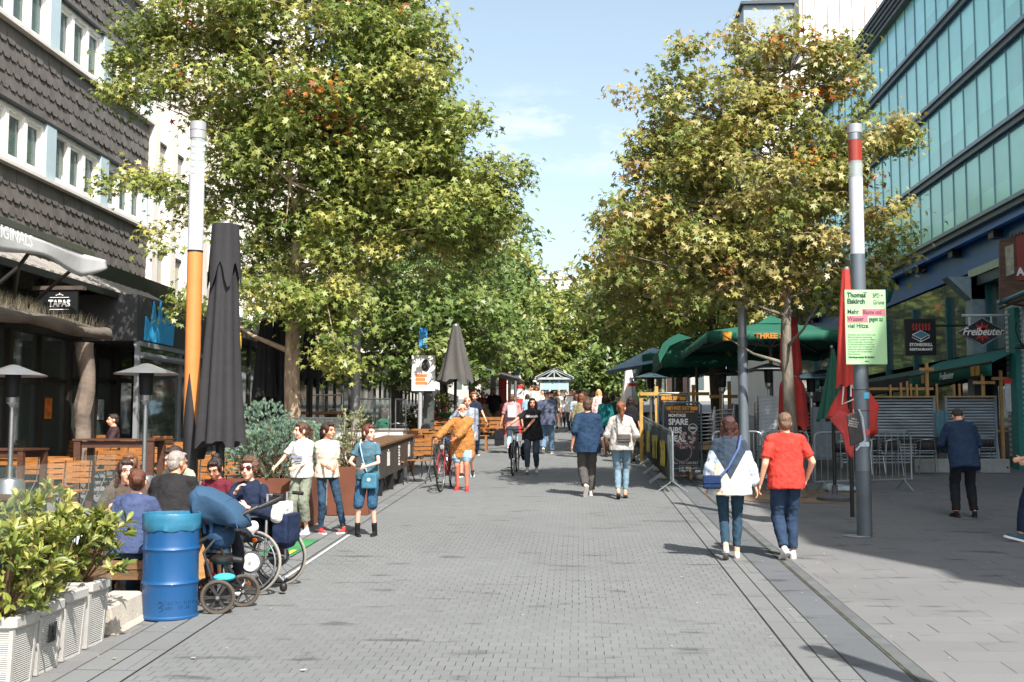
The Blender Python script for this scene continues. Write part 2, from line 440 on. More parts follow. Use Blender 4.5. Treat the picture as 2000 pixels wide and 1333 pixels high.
    # shoes
    if not barefoot:
        for s in (1, -1):
            h0, kn, an, fd, fu = legs[s]; sd = fd.cross(fu); b = MB(); fl = .88 if (fem or kid) else 1
            q = Matrix((sd, fd, fu)).transposed()
            up = MB(); up.ell(K(an - fu * .045 - fd * .01), (.038 * k * fl, .055 * k * fl, .048 * k), q); up.caps(K(an - fu * .045 + fd * .01), K(an - fu * .055 + fd * .12 * fl), .036 * k * fl, .031 * k * fl)
            up.caps(K(an - fu * .05), K(an - fu * .0 + (kn - an).normalized() * boot), .038 * k, (.035 + boot * .1) * k)
            so = MB(); pts = [(.034, -.055), (.038, 0), (.036, .06), (.043, .11), (.036, .155), (.012, .18), (-.012, .18), (-.036, .155), (-.04, .11), (-.033, .06), (-.035, 0), (-.032, -.055), (-.012, -.07), (.012, -.07)]
            rs = [[K(an + sd * (x * fl) + fd * (y * fl) - fu * zz) for x, y in pts] for zz in (.088, .062)]
            sh_ = remesh(up, 'shoe', fabric(shoe, bump=.1) if isinstance(shoe, str) else shoe, root, .009 * k, 2)
            so.rings(rs).build('sole', M(sole, .7, var=.05), sh_, smooth=False)
            if sock:
                MB().caps(K(an), K(an.lerp(kn, .12)), .042 * k, .043 * k).build('sock', fabric(sock), root)
    # hair
    hm = hairm(hcol); hb_ = MB()
    if hair not in ('bald', None):
        if hair in ('cap', 'beanie'):
            cp = MB(); cp.ell(HV(0, -.012, .052), HR((.083, .101, .078 if hair == 'cap' else .085)), Hm, 16, 10)
            if hair == 'cap': cp.ell(HV(0, .1, .05), HR((.06, .06, .01)), Hm)
            else: cp.torus(HV(0, -.01, .035), Hm @ Vector((0, .15, 1)), .085 * k * hs, .013 * k)
            remesh(cp, 'hat', fabric(hcol), root, .008 * k, 2)
        else:
            hb_.ell(HV(0, -.024, .045), HR((.081, .095, .085)), Hm, 16, 12)
            hb_.ell(HV(0, -.055, -.005), HR((.074, .062, .08)), Hm, 14, 10)
            if hair in ('short', 'grey'):
                hb_.ell(HV(0, .045, .098), HR((.055, .04, .02)), Hm)
            else:
                for s in (1, -1): hb_.ell(HV(s * .058, .01, .03), HR((.026, .05, .06)), Hm)
                hb_.ell(HV(0, .04, .09), HR((.06, .05, .03)), Hm)
            if hair == 'bun':
                hb_.ell(HV(0, -.06, .13), HR((.045, .045, .04)), Hm)
            if hair == 'lowbun':
                hb_.ell(HV(0, -.115, .02), HR((.055, .045, .055)), Hm)
            if hair in ('pony', 'sidepony'):
                a = HV(0, -.115, .04); off = Vector((.03 if hair == 'sidepony' else 0, 0, 0))
                p1 = a + K(-fw * .045 + Vector((0, 0, -.03)) + off); p2 = p1 + K(Vector((0, 0, -.13)) + off * .6 - fw * .0); p3 = p2 + K(Vector((0, 0, -.1)))
                hb_.caps(a, p1, .024 * k, .032 * k); hb_.caps(p1, p2, .034 * k, .03 * k); hb_.caps(p2, p3, .028 * k, .01 * k)
            if hair in ('long', 'bob'):
                ln = .22 if hair == 'long' else .10
                for j in range(-4, 5):
                    x = j * .019; a = HV(x, -.075 + abs(j) * .012, .02); b_ = HV(x * 1.15, -.085 + abs(j) * .018, -.1)
                    c_ = b_ + K(Vector((0, 0, -ln)) - fw * .02)
                    hb_.caps(a, b_, .03 * k, .028 * k, 8); hb_.caps(b_, c_, .028 * k, .014 * k, 8)
            if hair == 'curly':
                rnd = random.Random(int(H * 1000))
                for j in range(46):
                    a = rnd.uniform(0, 2 * PI); e = rnd.uniform(-.6, 1.5); 
                    x, y, z = math.cos(e) * math.cos(a), math.cos(e) * math.sin(a), math.sin(e)
                    if y > .45 and z < .55: continue
                    hb_.ell(HV(x * .085, -.02 + y * .095, .035 + z * .09), .026 * k)
            remesh(hb_, 'hair', hm, root, .008 * k, 2, .012, .03)
    if detail:
        dm = M('#1a120e', .3, var=.1); lip = M('#a8584c', .5, var=.05); 
        if glasses == 'sun':
            g = MB()
            for s in (1, -1):
                g.ell(HV(s * .035, .094, .018), HR((.031, .01, .026)), Hm); g.bar(HV(s * .064, .08, .024), HV(s * .078, -.01, .02), .004 * k, .01 * k)
            g.bar(HV(-.01, .1, .024), HV(.01, .1, .024), .006, .006); g.build('sunglasses', M('#3a1410', .1, var=.2, spec=.8), root)
        else:
            for s in (1, -1):
                e = MB(); e.ell(HV(s * .032, .078, .013), HR((.013, .009, .006)), Hm, 10, 6); o = e.build('eye', M('#8d7a70', .3, var=.02), root)
                MB().ell(HV(s * .032, .0858, .013), HR((.0065, .004, .0062)), Hm, 8, 5).build('iris', dm, o)
                MB().caps(HV(s * .018, .0905, .034), HV(s * .05, .08, .035), .0048 * k, .0035 * k, 6, 0, 2).build('eyebrow', hm if hair not in ('cap', 'beanie', 'bald', None) else M('#5a4432', .7), root)
            if glasses:
                g = MB()
                for s in (1, -1): g.torus(HV(s * .035, .1, .012), Hm @ Vector((0, 1, .05)), .024 * k, .0025 * k, 16, 4); g.bar(HV(s * .058, .09, .018), HV(s * .078, -.01, .015), .003, .004)
                g.bar(HV(-.012, .104, .016), HV(.012, .104, .016), .003, .003); g.build('glasses', DARKM, root)
        MB().ell(HV(0, .0975, -.053), HR((.021, .006, .0065)), Hm, 10, 6).build('mouth', lip, root)
        if beard:
            b = MB(); b.ell(HV(0, .045, -.075), HR((.055, .052, .045)), Hm); b.ell(HV(0, .06, -.105), HR((.035, .035, .035)), Hm)
            for s in (1, -1): b.caps(HV(s * .066, .0, .0), HV(s * .05, .045, -.06), .014 * k, .022 * k); b.caps(HV(0, .1, -.038), HV(s * .026, .09, -.045), .008 * k, .006 * k)
            remesh(b, 'beard', hairm(beard), root, .007 * k, 2, .008, .02)
    root['_k'] = k
    del root['_k']
    return root, dict(K=K, P=P, HV=HV, Hm=Hm, arms=arms, legs=legs, rt=rt, fw=fw, k=k, hb=hb, dep=dep, sh=sh, u=u)
def walk(st=.22, lead=1, sw=.09):
    """feet for a mid-stride walk; lead = side of the front foot"""
    f = (sw, st, .01, 12); b = (-sw, -st * 1.15, .10, -42)
    if lead == 1: return dict(RF=f, LF=b)
    return dict(LF=(-sw,) + f[1:], RF=(sw,) + b[1:])
# ------------------------------------------------------------------ ground
def math_(nt, op, a, b=None, c=None):
    n = node(nt, 'ShaderNodeMath', operation=op)
    for i, v in enumerate((a, b, c)):
        if v is None: continue
        if isinstance(v, (int, float)): n.inputs[i].default_value = v
        else: nt.links.new(v, n.inputs[i])
    return n.outputs[0]
def paving(name, w, h, base, gapx=.012, gapy=.006, jx=.9, jy=.35, var=.12, big=.16, speck=.25, rowshift=.5, jitter=0.0):
    """running-bond pavers: long joints across the street, short joints along it"""
    m, nt, b = mk(name); L = nt.links
    tc = node(nt, 'ShaderNodeTexCoord'); sp = node(nt, 'ShaderNodeSeparateXYZ'); L.new(tc.outputs['Object'], sp.inputs[0])
    wob = node(nt, 'ShaderNodeTexNoise'); wob.inputs['Scale'].default_value = 1.3; L.new(tc.outputs['Object'], wob.inputs['Vector'])
    wv = math_(nt, 'MULTIPLY', math_(nt, 'SUBTRACT', wob.outputs[0], .5), .03)
    X = math_(nt, 'ADD', sp.outputs[0], wv); Y = math_(nt, 'ADD', sp.outputs[1], wv)
    ys = math_(nt, 'DIVIDE', Y, h); row = math_(nt, 'FLOOR', ys); fy = math_(nt, 'SUBTRACT', ys, row)
    wnr = node(nt, 'ShaderNodeTexWhiteNoise', noise_dimensions='1D'); L.new(row, wnr.inputs['W'])
    xs = math_(nt, 'ADD', math_(nt, 'ADD', math_(nt, 'DIVIDE', X, w), math_(nt, 'MULTIPLY', row, rowshift)), math_(nt, 'MULTIPLY', wnr.outputs[0], jitter))
    colm = math_(nt, 'FLOOR', xs); fx = math_(nt, 'SUBTRACT', xs, colm)
    cb = node(nt, 'ShaderNodeCombineXYZ'); L.new(colm, cb.inputs[0]); L.new(row, cb.inputs[1])
    wn_ = node(nt, 'ShaderNodeTexWhiteNoise', noise_dimensions='3D'); L.new(cb.outputs[0], wn_.inputs['Vector'])
    # joint masks
    gx_ = math_(nt, 'MULTIPLY', math_(nt, 'LESS_THAN', math_(nt, 'MULTIPLY', fx, w), gapx), math_(nt, 'ADD', math_(nt, 'MULTIPLY', wn_.outputs[0], .6), jx - .4))
    nzj = node(nt, 'ShaderNodeTexNoise'); nzj.inputs['Scale'].default_value = 3; L.new(tc.outputs['Object'], nzj.inputs['Vector'])
    gy_ = math_(nt, 'MULTIPLY', math_(nt, 'LESS_THAN', math_(nt, 'MULTIPLY', fy, h), gapy), math_(nt, 'MULTIPLY', nzj.outputs[0], jy * 2))
    nlf = node(nt, 'ShaderNodeTexNoise'); nlf.inputs['Scale'].default_value = .45; nlf.inputs['Detail'].default_value = 3; L.new(tc.outputs['Object'], nlf.inputs['Vector'])
    mrl = node(nt, 'ShaderNodeMapRange'); mrl.inputs[1].default_value = .4; mrl.inputs[2].default_value = .62; mrl.inputs[3].default_value = .35; mrl.inputs[4].default_value = 1.1; L.new(nlf.outputs[0], mrl.inputs[0])
    J = math_(nt, 'MINIMUM', math_(nt, 'MULTIPLY', math_(nt, 'MAXIMUM', gx_, gy_), mrl.outputs[0]), 1)
    n1 = node(nt, 'ShaderNodeTexNoise'); n1.inputs['Scale'].default_value = .55; n1.inputs['Detail'].default_value = 8; n1.inputs['Roughness'].default_value = .6; L.new(tc.outputs['Object'], n1.inputs['Vector'])
    n2 = node(nt, 'ShaderNodeTexNoise'); n2.inputs['Scale'].default_value = 70; n2.inputs['Detail'].default_value = 4; L.new(tc.outputs['Object'], n2.inputs['Vector'])
    v = math_(nt, 'ADD', 1.0, math_(nt, 'MULTIPLY', math_(nt, 'SUBTRACT', wn_.outputs[0], .5), var * 2))
    v = math_(nt, 'MULTIPLY', v, math_(nt, 'ADD', 1.0, math_(nt, 'MULTIPLY', math_(nt, 'SUBTRACT', n1.outputs[0], .5), big * 4)))
    v = math_(nt, 'MULTIPLY', v, math_(nt, 'ADD', 1.0, math_(nt, 'MULTIPLY', math_(nt, 'SUBTRACT', n2.outputs[0], .5), speck * 2)))
    # dark blotches and pale specks (spills, chewing gum)
    vo = node(nt, 'ShaderNodeTexVoronoi'); vo.inputs['Scale'].default_value = 2.2; L.new(tc.outputs['Object'], vo.inputs['Vector'])
    gum = math_(nt, 'LESS_THAN', vo.outputs['Distance'], .03)
    n4 = node(nt, 'ShaderNodeTexNoise'); n4.inputs['Scale'].default_value = 2.2; n4.inputs['Detail'].default_value = 6; mp = node(nt, 'ShaderNodeMapping'); mp.inputs['Scale'].default_value = (.8, 2.4, 1); L.new(tc.outputs['Object'], mp.inputs[0]); L.new(mp.outputs[0], n4.inputs['Vector'])
    st = node(nt, 'ShaderNodeMapRange'); st.inputs[1].default_value = .6; st.inputs[2].default_value = .7; st.inputs[3].default_value = 1; st.inputs[4].default_value = .55; L.new(n4.outputs[0], st.inputs[0])
    v = math_(nt, 'MULTIPLY', v, st.outputs[0])
    c = node(nt, 'ShaderNodeMixRGB', blend_type='MULTIPLY'); c.inputs[0].default_value = 1; c.inputs[1].default_value = srgb(base) + (1,)
    cv = node(nt, 'ShaderNodeCombineXYZ'); [L.new(v, cv.inputs[i]) for i in range(3)]; L.new(cv.outputs[0], c.inputs[2])
    g = node(nt, 'ShaderNodeMixRGB'); L.new(math_(nt, 'MULTIPLY', gum, .5), g.inputs[0]); L.new(c.outputs[0], g.inputs[1]); g.inputs[2].default_value = (.45, .44, .43, 1)
    j = node(nt, 'ShaderNodeMixRGB'); L.new(J, j.inputs[0]); L.new(g.outputs[0], j.inputs[1]); j.inputs[2].default_value = (.025, .024, .022, 1)
    L.new(j.outputs[0], b.inputs['Base Color']); b.inputs['Roughness'].default_value = .75; b.inputs['Specular IOR Level'].default_value = .3
    bp = node(nt, 'ShaderNodeBump'); bp.inputs['Strength'].default_value = .6; bp.inputs['Distance'].default_value = .008
    hgt = math_(nt, 'SUBTRACT', math_(nt, 'ADD', math_(nt, 'MULTIPLY', n2.outputs[0], .25), math_(nt, 'MULTIPLY', wn_.outputs[0], .2)), J); L.new(hgt, bp.inputs['Height']); L.new(bp.outputs[0], b.inputs['Normal'])
    return m
def sheet(name, x0, x1, y0, y1, m, lift, label=None):
    b = MB(); n = 2
    b.quad((x0, y0, gz(y0) + lift), (x1, y0, gz(y0) + lift), (x1, y1, gz(y1) + lift), (x0, y1, gz(y1) + lift))
    o = b.build(name, m, None, False); tag(o, kind='structure'); return o
PV_STREET = paving('street_pavers', .125, .122, '#696b6b', .0065, .005, .9, .28, .05, .09, .18)
PV_WALK = paving('walk_slabs', .62, .31, '#6b6b6b', .012, .007, .75, .22, .05, .10, .14, jitter=.6)
PV_BAND = paving('band_slabs', .9, .60, '#696b6b', .008, .012, .4, .7, .05, .10, .16)
PV_DARK = paving('channel_slabs', 3, .9, '#595c5f', .0, .008, .0, .5, .05, .12, .16)
sheet('ground', -160, 160, -40, 420, PV_WALK, 0)
sheet('street', -3.05, 1.55, -20, 130, PV_STREET, .004)
sheet('kerb_band', 1.55, 1.90, -20, 130, PV_BAND, .008)
sheet('gutter_channel', 1.90, 2.24, -20, 130, PV_DARK, .004)
sheet('kerb_strip', 2.27, 2.36, -20, 130, M('#55585a', .8, var=.25, scale=4, dirt=.5), .008)
sheet('kerb_border', -3.50, -3.05, -20, 130, PV_BAND, .008)
jm = M('#2b2a27', .95, var=.5, scale=3)
for x in (-3.50, -3.27, -3.05, 1.55, 1.73, 1.90, 2.255, 2.365):
    sheet('joint', x - .0045, x + .0045, -20, 60, jm, .0125)
sheet('moss_joint', 2.235, 2.27, -20, 60, M('#45463a', .95, var=.6, scale=7), .0105)
p = gp(590, 1058); 
sheet('green_paint', p.x - .25, -3.28, 12.9, 14.3, M('#2f7544', .8, var=.18, scale=3, dirt=.25, dscale=5), .0145)
sheet('white_line', -3.0, -2.965, 11.4, 14.7, M('#b9bab6', .8, var=.2, dirt=.5, dscale=6), .0145)
b = MB(); q0 = gp(538, 1100); q1 = gp(575, 1077)
for q, s in ((q0, 1), (q1, -1)): pass
b.quad(q0 + Vector((-.03, 0, .016)), q0 + Vector((.03, 0, .016)), q1 + Vector((.03, 0, .016)), q1 + Vector((-.03, 0, .016))); tag(b.build('yellow_mark', M('#c9a23a', .8, dirt=.3), None, False), kind='structure')
# tree pit on the right
b = MB(); c = Vector((3.75, 20.2, gz(20.2) + .008)); poly = []
for k in range(40):
    a = 2 * PI * k / 40; r = 1.25 * (1 + .05 * math.sin(5 * a)); x, y = r * math.cos(a), 1.1 * r * math.sin(a); poly.append((c.x + x, c.y + y, c.z + SLOPE * y))
b.add(poly, [tuple(range(40))]); tag(b.build('tree_pit_soil', M('#7d6a55', .95, var=.35, scale=3, bump=.8, bscale=30, dirt=.4), None, False), kind='structure')
# ------------------------------------------------------------------ sky clouds (thin wisps, far away)
def cloudmat():
    m, nt, b = mk('cloud'); L = nt.links; nt.nodes.remove(b); out = nt.nodes['Material Output']
    tc = node(nt, 'ShaderNodeTexCoord'); n = node(nt, 'ShaderNodeTexNoise'); n.inputs['Scale'].default_value = 2.2; n.inputs['Detail'].default_value = 9; n.inputs['Roughness'].default_value = .62; L.new(tc.outputs['Generated'], n.inputs['Vector'])
    sp = node(nt, 'ShaderNodeSeparateXYZ'); L.new(tc.outputs['Generated'], sp.inputs[0])
    ex = math_(nt, 'MULTIPLY', math_(nt, 'MULTIPLY', sp.outputs[0], math_(nt, 'SUBTRACT', 1, sp.outputs[0])), 4); ey = math_(nt, 'MULTIPLY', math_(nt, 'MULTIPLY', sp.outputs[2], math_(nt, 'SUBTRACT', 1, sp.outputs[2])), 4)
    r = node(nt, 'ShaderNodeMapRange'); r.inputs[1].default_value = .45; r.inputs[2].default_value = .8; r.inputs[4].default_value = .75; L.new(n.outputs[0], r.inputs[0])
    f = math_(nt, 'MULTIPLY', math_(nt, 'MULTIPLY', r.outputs[0], ex), ey)
    tr = node(nt, 'ShaderNodeBsdfTransparent'); em = node(nt, 'ShaderNodeEmission'); em.inputs[0].default_value = (1, 1, 1, 1); em.inputs[1].default_value = .8
    mx = node(nt, 'ShaderNodeMixShader'); L.new(f, mx.inputs[0]); L.new(tr.outputs[0], mx.inputs[1]); L.new(em.outputs[0], mx.inputs[2]); L.new(mx.outputs[0], out.inputs[0])
    return m
b = MB(); a = at(900, 360, 900); c = at(1260, 150, 900); mid = (a + c) / 2
b.quad((a.x, 900, a.z), (c.x, 900, a.z), (c.x, 905, c.z), (a.x, 905, c.z)); o = b.build('cloud', cloudmat(), None, False); tag(o, kind='structure'); o.visible_shadow = True
# ------------------------------------------------------------------ trees
def tree(label, base, crown, n_clump=700, leaf=.12, per=40, seed=1, trunk_r=.16, fork=2.2, cols=None, group=None, lights=False, low=False, lean=(0, 0), bark='#6f6151', name='tree', spread=.42, reddish=None, droop=.35, split=False):
    """crown: list of (centre xyz relative to base, radii xyz, weight)"""
    rnd = random.Random(seed); rs = np.random.RandomState(seed)
    root = thing(name, label, 'tree', base, 0, group)
    H = max(c[0][2] + c[1][2] for c in crown)
    tb = MB(); top = Vector((lean[0], lean[1], H * .86))
    def tr_pt(t): return Vector((lean[0] * t + .10 * math.sin(t * 6 + seed), lean[1] * t + .08 * math.cos(t * 5 + seed) - .08, H * .86 * t))
    ts = [0, .02, .08, .2, .35, .5, .65, .8, 1]
    tb.tube([tr_pt(t) for t in ts], [trunk_r * f for f in (1.5, 1.15, 1.0, .92, .78, .6, .42, .26, .1)], 12)
    tb.build('trunk', M(bark, .9, var=.4, scale=5, bump=1.0, bscale=14, stretch=(3, 3, .8), name='bark'), root, ang=80)
    # clump centres
    W = np.array([c[2] if len(c) > 2 else c[1][0] * c[1][1] * c[1][2] for c in crown], float); W /= W.sum()
    ci = rs.choice(len(crown), n_clump, p=W)
    C = np.array([c[0] for c in crown])[ci]; Rr = np.array([c[1] for c in crown])[ci]
    d = rs.normal(size=(n_clump, 3)); d /= np.linalg.norm(d, axis=1)[:, None]
    rad = rs.uniform(.25, 1.0, n_clump) ** .45
    P = C + d * Rr * rad[:, None] * (1 + .12 * rs.normal(size=n_clump))[:, None]
    # limbs
    bm = MB(); nl = 0
    limbs = []
    for i in range(16 if not low else 9):
        t = fork / H / .86 + (1 - fork / H / .86) * (i / 17.0) * .92; p0 = tr_pt(min(t, .97))
        a = i * 2.4 + seed; R0 = max(c[1][0] for c in crown)
        ln = R0 * (1.0 - .62 * t) * rnd.uniform(.75, 1.05)
        e = p0 + Vector((math.cos(a) * ln, math.sin(a) * ln, ln * rnd.uniform(.35, .75)))
        mid = p0.lerp(e, .5) + Vector((0, 0, -.08 * ln)); r = trunk_r * (.42 - .25 * t)
        bm.tube([p0, mid, e], [r, r * .6, r * .18], 6); limbs.append((p0, mid, e))
    lim = np.array([l[1].lerp(l[2], .5)[:] for l in limbs] + [l[0].lerp(l[1], .8)[:] for l in limbs] + [tr_pt(t)[:] for t in (.4, .5, .6, .7, .8, .9, 1)])
    for i in range(0, n_clump, 3 if not low else 6):
        q = P[i]; j = np.argmin(((lim - q) ** 2).sum(1)); p0 = Vector(lim[j]); e = Vector(q)
        if (e - p0).length > 2.6: continue
        bm.tube([p0, p0.lerp(e, .5) + Vector((0, 0, .08)), e], [.022, .013, .005], 4)
    bm.build('branches', M(bark, .9, var=.35, scale=5, bump=.6, bscale=14, name='bark2'), root, ang=80)
    # leaves
    N = n_clump * per
    cid = np.repeat(np.arange(n_clump), per)
    off = rs.normal(size=(N, 3)) * np.array([1, 1, .62]) * spread * .55
    ctr = P[cid] + off; ctr[:, 2] -= np.linalg.norm(off[:, :2], axis=1) * .12
    nr = rs.normal(size=(N, 3)) * .62 + np.array([.12, -.25, .85]) + off / spread * .55
    nr /= np.linalg.norm(nr, axis=1)[:, None]
    ref = rs.normal(size=(N, 3)); ax = np.cross(nr, ref); ax /= np.linalg.norm(ax, axis=1)[:, None] + 1e-9; ay = np.cross(nr, ax)
    sz = leaf * rs.uniform(.65, 1.15, N)
    if low:
        sh = np.array([(1, 0, -.15), (.15, .42, .08), (-1, 0, -.2), (.1, -.42, .08)]); faces = [(0, 1, 2, 3)]
    else:
        A = np.radians([90, 62, 30, 2, -32, -90, -148, 178, 150, 118]); Rd = np.array([1, .36, .92, .36, .78, .30, .78, .36, .92, .36])
        sh = np.stack([Rd * np.cos(A), Rd * np.sin(A), -.35 * Rd ** 2 + .1], 1); faces = [tuple(range(10))]
    nv = len(sh); V = ctr[:, None, :] + (sh[None, :, 0:1] * ax[:, None, :] + sh[None, :, 1:2] * ay[:, None, :] + sh[None, :, 2:3] * nr[:, None, :]) * sz[:, None, None]
    V = V.reshape(-1, 3).astype(np.float32)
    me = bpy.data.meshes.new('leaves'); me.vertices.add(len(V)); me.vertices.foreach_set('co', V.ravel())
    me.loops.add(N * nv); me.loops.foreach_set('vertex_index', np.arange(N * nv, dtype=np.int32)); me.polygons.add(N)
    me.polygons.foreach_set('loop_start', np.arange(N, dtype=np.int32) * nv); me.update(calc_edges=True)
    cols = cols or [('#5f7a2c', .5), ('#44611f', .3), ('#8a9a3c', .2)]
    cc = np.array([srgb(c[0]) for c in cols]); cp = np.array([c[1] for c in cols]); cp = cp / cp.sum()
    k1 = rs.choice(len(cols), n_clump, p=cp); base_c = cc[k1]
    k2 = rs.choice(len(cols), N, p=cp); lc = base_c[cid] * .62 + cc[k2] * .38
    if reddish:
        hot = (P[:, 2] > reddish[1]) & (rs.rand(n_clump) < reddish[0]); rc = np.array([srgb('#a8662e'), srgb('#b88a35'), srgb('#8c4426')])
        lc = np.where((hot[cid] & (rs.rand(N) < .55))[:, None], rc[rs.choice(3, N)], lc)
    lc *= rs.uniform(.8, 1.2, N)[:, None]; col = np.ones((N, 4), np.float32); col[:, :3] = np.clip(lc, 0, 1)
    at_ = me.attributes.new('tint', 'FLOAT_COLOR', 'FACE'); at_.data.foreach_set('color', col.ravel())
    me.materials.append(LEAF); o = bpy.data.objects.new('leaves', me); COL.objects.link(o); o.parent = root
    tag(o, kind='stuff')
    return root
def leafmat():
    m, nt, b = mk('leaf'); L = nt.links; a = node(nt, 'ShaderNodeAttribute', attribute_name='tint')
    L.new(a.outputs['Color'], b.inputs['Base Color']); b.inputs['Roughness'].default_value = .42; b.inputs['Specular IOR Level'].default_value = .45
    tr = node(nt, 'ShaderNodeBsdfTranslucent'); mx = node(nt, 'ShaderNodeMixShader'); mx.inputs[0].default_value = .32
    hs = node(nt, 'ShaderNodeHueSaturation'); hs.inputs['Value'].default_value = 1.2; hs.inputs['Saturation'].default_value = 1.0; L.new(a.outputs['Color'], hs.inputs['Color']); L.new(hs.outputs[0], tr.inputs[0])
    out = nt.nodes['Material Output']; L.new(b.outputs[0], mx.inputs[1]); L.new(tr.outputs[0], mx.inputs[2]); L.new(mx.outputs[0], out.inputs[0])
    return m
LEAF = leafmat()
def crown_px(base, blobs, d):
    out = []
    for px, py, rx, rz, *dd in blobs:
        dy = dd[0] if dd else 0; p = at(px, py, d + dy) - base; s = (d + dy) / FPX * 1.0
        ry = dd[1] if len(dd) > 1 else min(rx, 260) * s
        out.append((tuple(p), (rx * s, ry, rz * s), rx * rz * (1.0 if ry > 1 else .6)))
    return out
GREEN = [('#7d8840', .36), ('#5b7033', .30), ('#9c9f57', .23), ('#b5ad63', .11)]
AUT = [('#929049', .34), ('#6f7f3d', .34), ('#b5aa70', .22), ('#a08450', .08), ('#935c38', .015)]
DEEP = [('#566e36', .4), ('#6f8345', .4), ('#929a5c', .2)]
def build_trees():
    b0 = gx(580, 22)
    r0 = tree('largest green sweetgum over the left terrace, fairy lights wound round its trunk', b0, crown_px(b0, [
        (590, 110, 245, 250), (600, 330, 190, 180), (740, 230, 170, 230), (800, 90, 80, 150), (400, 40, 150, 75), (255, 105, 70, 38, -.5, .5), (310, 175, 125, 28, -.6, .6), (290, 350, 85, 22, -.6, .4), (390, 400, 90, 26, -.4, .5),
        (860, 280, 100, 130), (880, 420, 140, 85), (640, 480, 190, 90), (980, 345, 75, 32, 0, .6), (500, 540, 60, 40), (350, 590, 35, 35, -.7, .4), (560, 570, 100, 45, -1.2, .7), (650, 600, 70, 60, -1.0, .6), (660, 690, 45, 45, -1, .5), (340, 470, 35, 45, -.6, .4), (450, 250, 60, 60), (720, -80, 120, 100), (500, -120, 200, 90)], 22),
        1050, .097, 68, 3, .17, 2.6, GREEN, None, reddish=(.04, 6.8), bark='#a08c74', spread=.38)
    h = MB(); bl = MB(); pts = []
    for i in range(240):
        z = .5 + 3.6 * i / 240; a = i * .33 + .5 * math.sin(i * .21); r = .185 - .006 * z; pts.append(Vector((r * math.cos(a) + .10 * math.sin(z / 6 * 6 + 3) * .8, r * math.sin(a) - .02, z)))
    h.tube(pts, .006, 4); [bl.ell(p + Vector((0, -.004, 0)), .012, n=6, m=4) for p in pts[::2]]
    cc_ = h.build('light_cable', DARKM, r0); bl.build('bulbs', M('#5a4a38', .5), cc_)['kind'] = 'stuff'
    b1 = gx(1548, 20)
    tree('largest tree on the right, yellowing sweetgum with an airy crown', b1, crown_px(b1, [
        (1530, 130, 90, 110), (1440, 60, 30, 50, 0, .4), (1340, 110, 75, 45, 0, .7), (1270, 180, 60, 40, 0, .5), (1400, 210, 140, 80), (1620, 120, 60, 80), (1660, 180, 50, 40, 0, .5), (1330, 320, 120, 80), (1500, 330, 180, 110), (1650, 290, 110, 60), (1735, 260, 48, 38, 0, .5), (1740, 480, 40, 40, 0, .5),
        (1250, 420, 90, 60), (1210, 470, 80, 35, 0, .6), (1340, 470, 130, 80), (1480, 480, 150, 90), (1620, 430, 90, 80), (1650, 350, 90, 40), (1440, 545, 110, 40), (1570, 550, 80, 40), (1660, 560, 70, 50), (1730, 590, 35, 18, -.5, .3), (1300, 540, 90, 40), (1740, 410, 40, 26, 0, .4), (1670, 240, 70, 45)], 20),
        560, .09, 50, 9, .115, 2.3, AUT, None, reddish=(.09, 5.4), bark='#6d665a', spread=.32)
    row = 'street trees further along the left row'
    lb = ['second tree of the left row, dark trunk beside the square column', 'third tree of the left row, green crown above the grey closed umbrella', 'fourth tree of the left row, green crown behind the red pillars', 'farthest tree of the left row, small green crown near the kiosk']
    for i, (px, d, r) in enumerate([(770, 33, 3.7), (868, 44, 3.7), (925, 56, 3.8), (965, 69, 3.8)]):
        b = gx(px, d); h = [5.6, 6.0, 6.3, 6.5][i]
        tree(lb[i], b, [((0, 0, h), (r, r, 3.2), 3), ((-.5, 0, h - 2), (r * .95, r * .95, 1.6), 1.6), ((.4, -.4, h + 2.6), (r * .6, r * .6, 1.6), 1), ((r * .45, -.5, h - 2.2), (1.9, 2, 1.4), .9)],
             [620, 560, 480, 400][i], [.14, .17, .2, .24][i], [36, 26, 20, 18][i], 20 + i, .17, 2.9, DEEP if i != 2 else GREEN, row, low=i > 0, bark='#4a4238', reddish=(.05, 7))
    row = 'street trees further along the right row'
    lb = ['second tree of the right row, yellow green crown over the green canopies', 'third tree of the right row, crown leaning over the street', 'fourth tree of the right row, yellow green crown beyond the canopies', 'farthest tree of the right row, green crown beside the kiosk']
    for i, (px, d, r) in enumerate([(1400, 31, 3.5), (1332, 43, 3.6), (1290, 55, 3.6), (1248, 68, 3.7)]):
        b = gx(px, d); h = [5.6, 5.9, 6.1, 6.3][i]
        tree(lb[i], b, [((0, 0, h), (r, r, 2.7), 3), ((-.5, 0, h - .8), (r * .95, r, 1.4), 1.4), ((.2, 0, h + 2.2), (r * .6, r * .6, 1.3), .8)],
             [420, 400, 380, 340][i], [.15, .18, .21, .25][i], [30, 24, 20, 18][i], 40 + i, .16, 2.7, AUT if i < 1 else GREEN, row, low=i > 0, bark='#54493c', reddish=(.1, 5))
    lb = ['broad tree closing the street, behind the kiosk gable', 'green tree closing the street, left of the kiosk', 'bushy tree closing the street, right of the kiosk', 'low round tree right of the kiosk, over the crowd']
    for i, (px, d, r, h) in enumerate([(1085, 95, 6.2, 6.6), (1010, 88, 5.4, 6.0), (1165, 90, 5.6, 6.6), (1195, 66, 2.6, 2.9)]):
        b = gx(px, d)
        tree(lb[i], b, [((0, 0, h), (r, r * .8, h * .62), 3), ((0, 0, h * .6), (r * .95, r * .7, h * .38), 2)], 380, .30 if i < 3 else .2, 18, 60 + i, .2, 2.4 if i < 3 else 1, GREEN if i != 3 else DEEP, 'trees closing the far end of the street', low=True, bark='#4a4238')
build_trees()
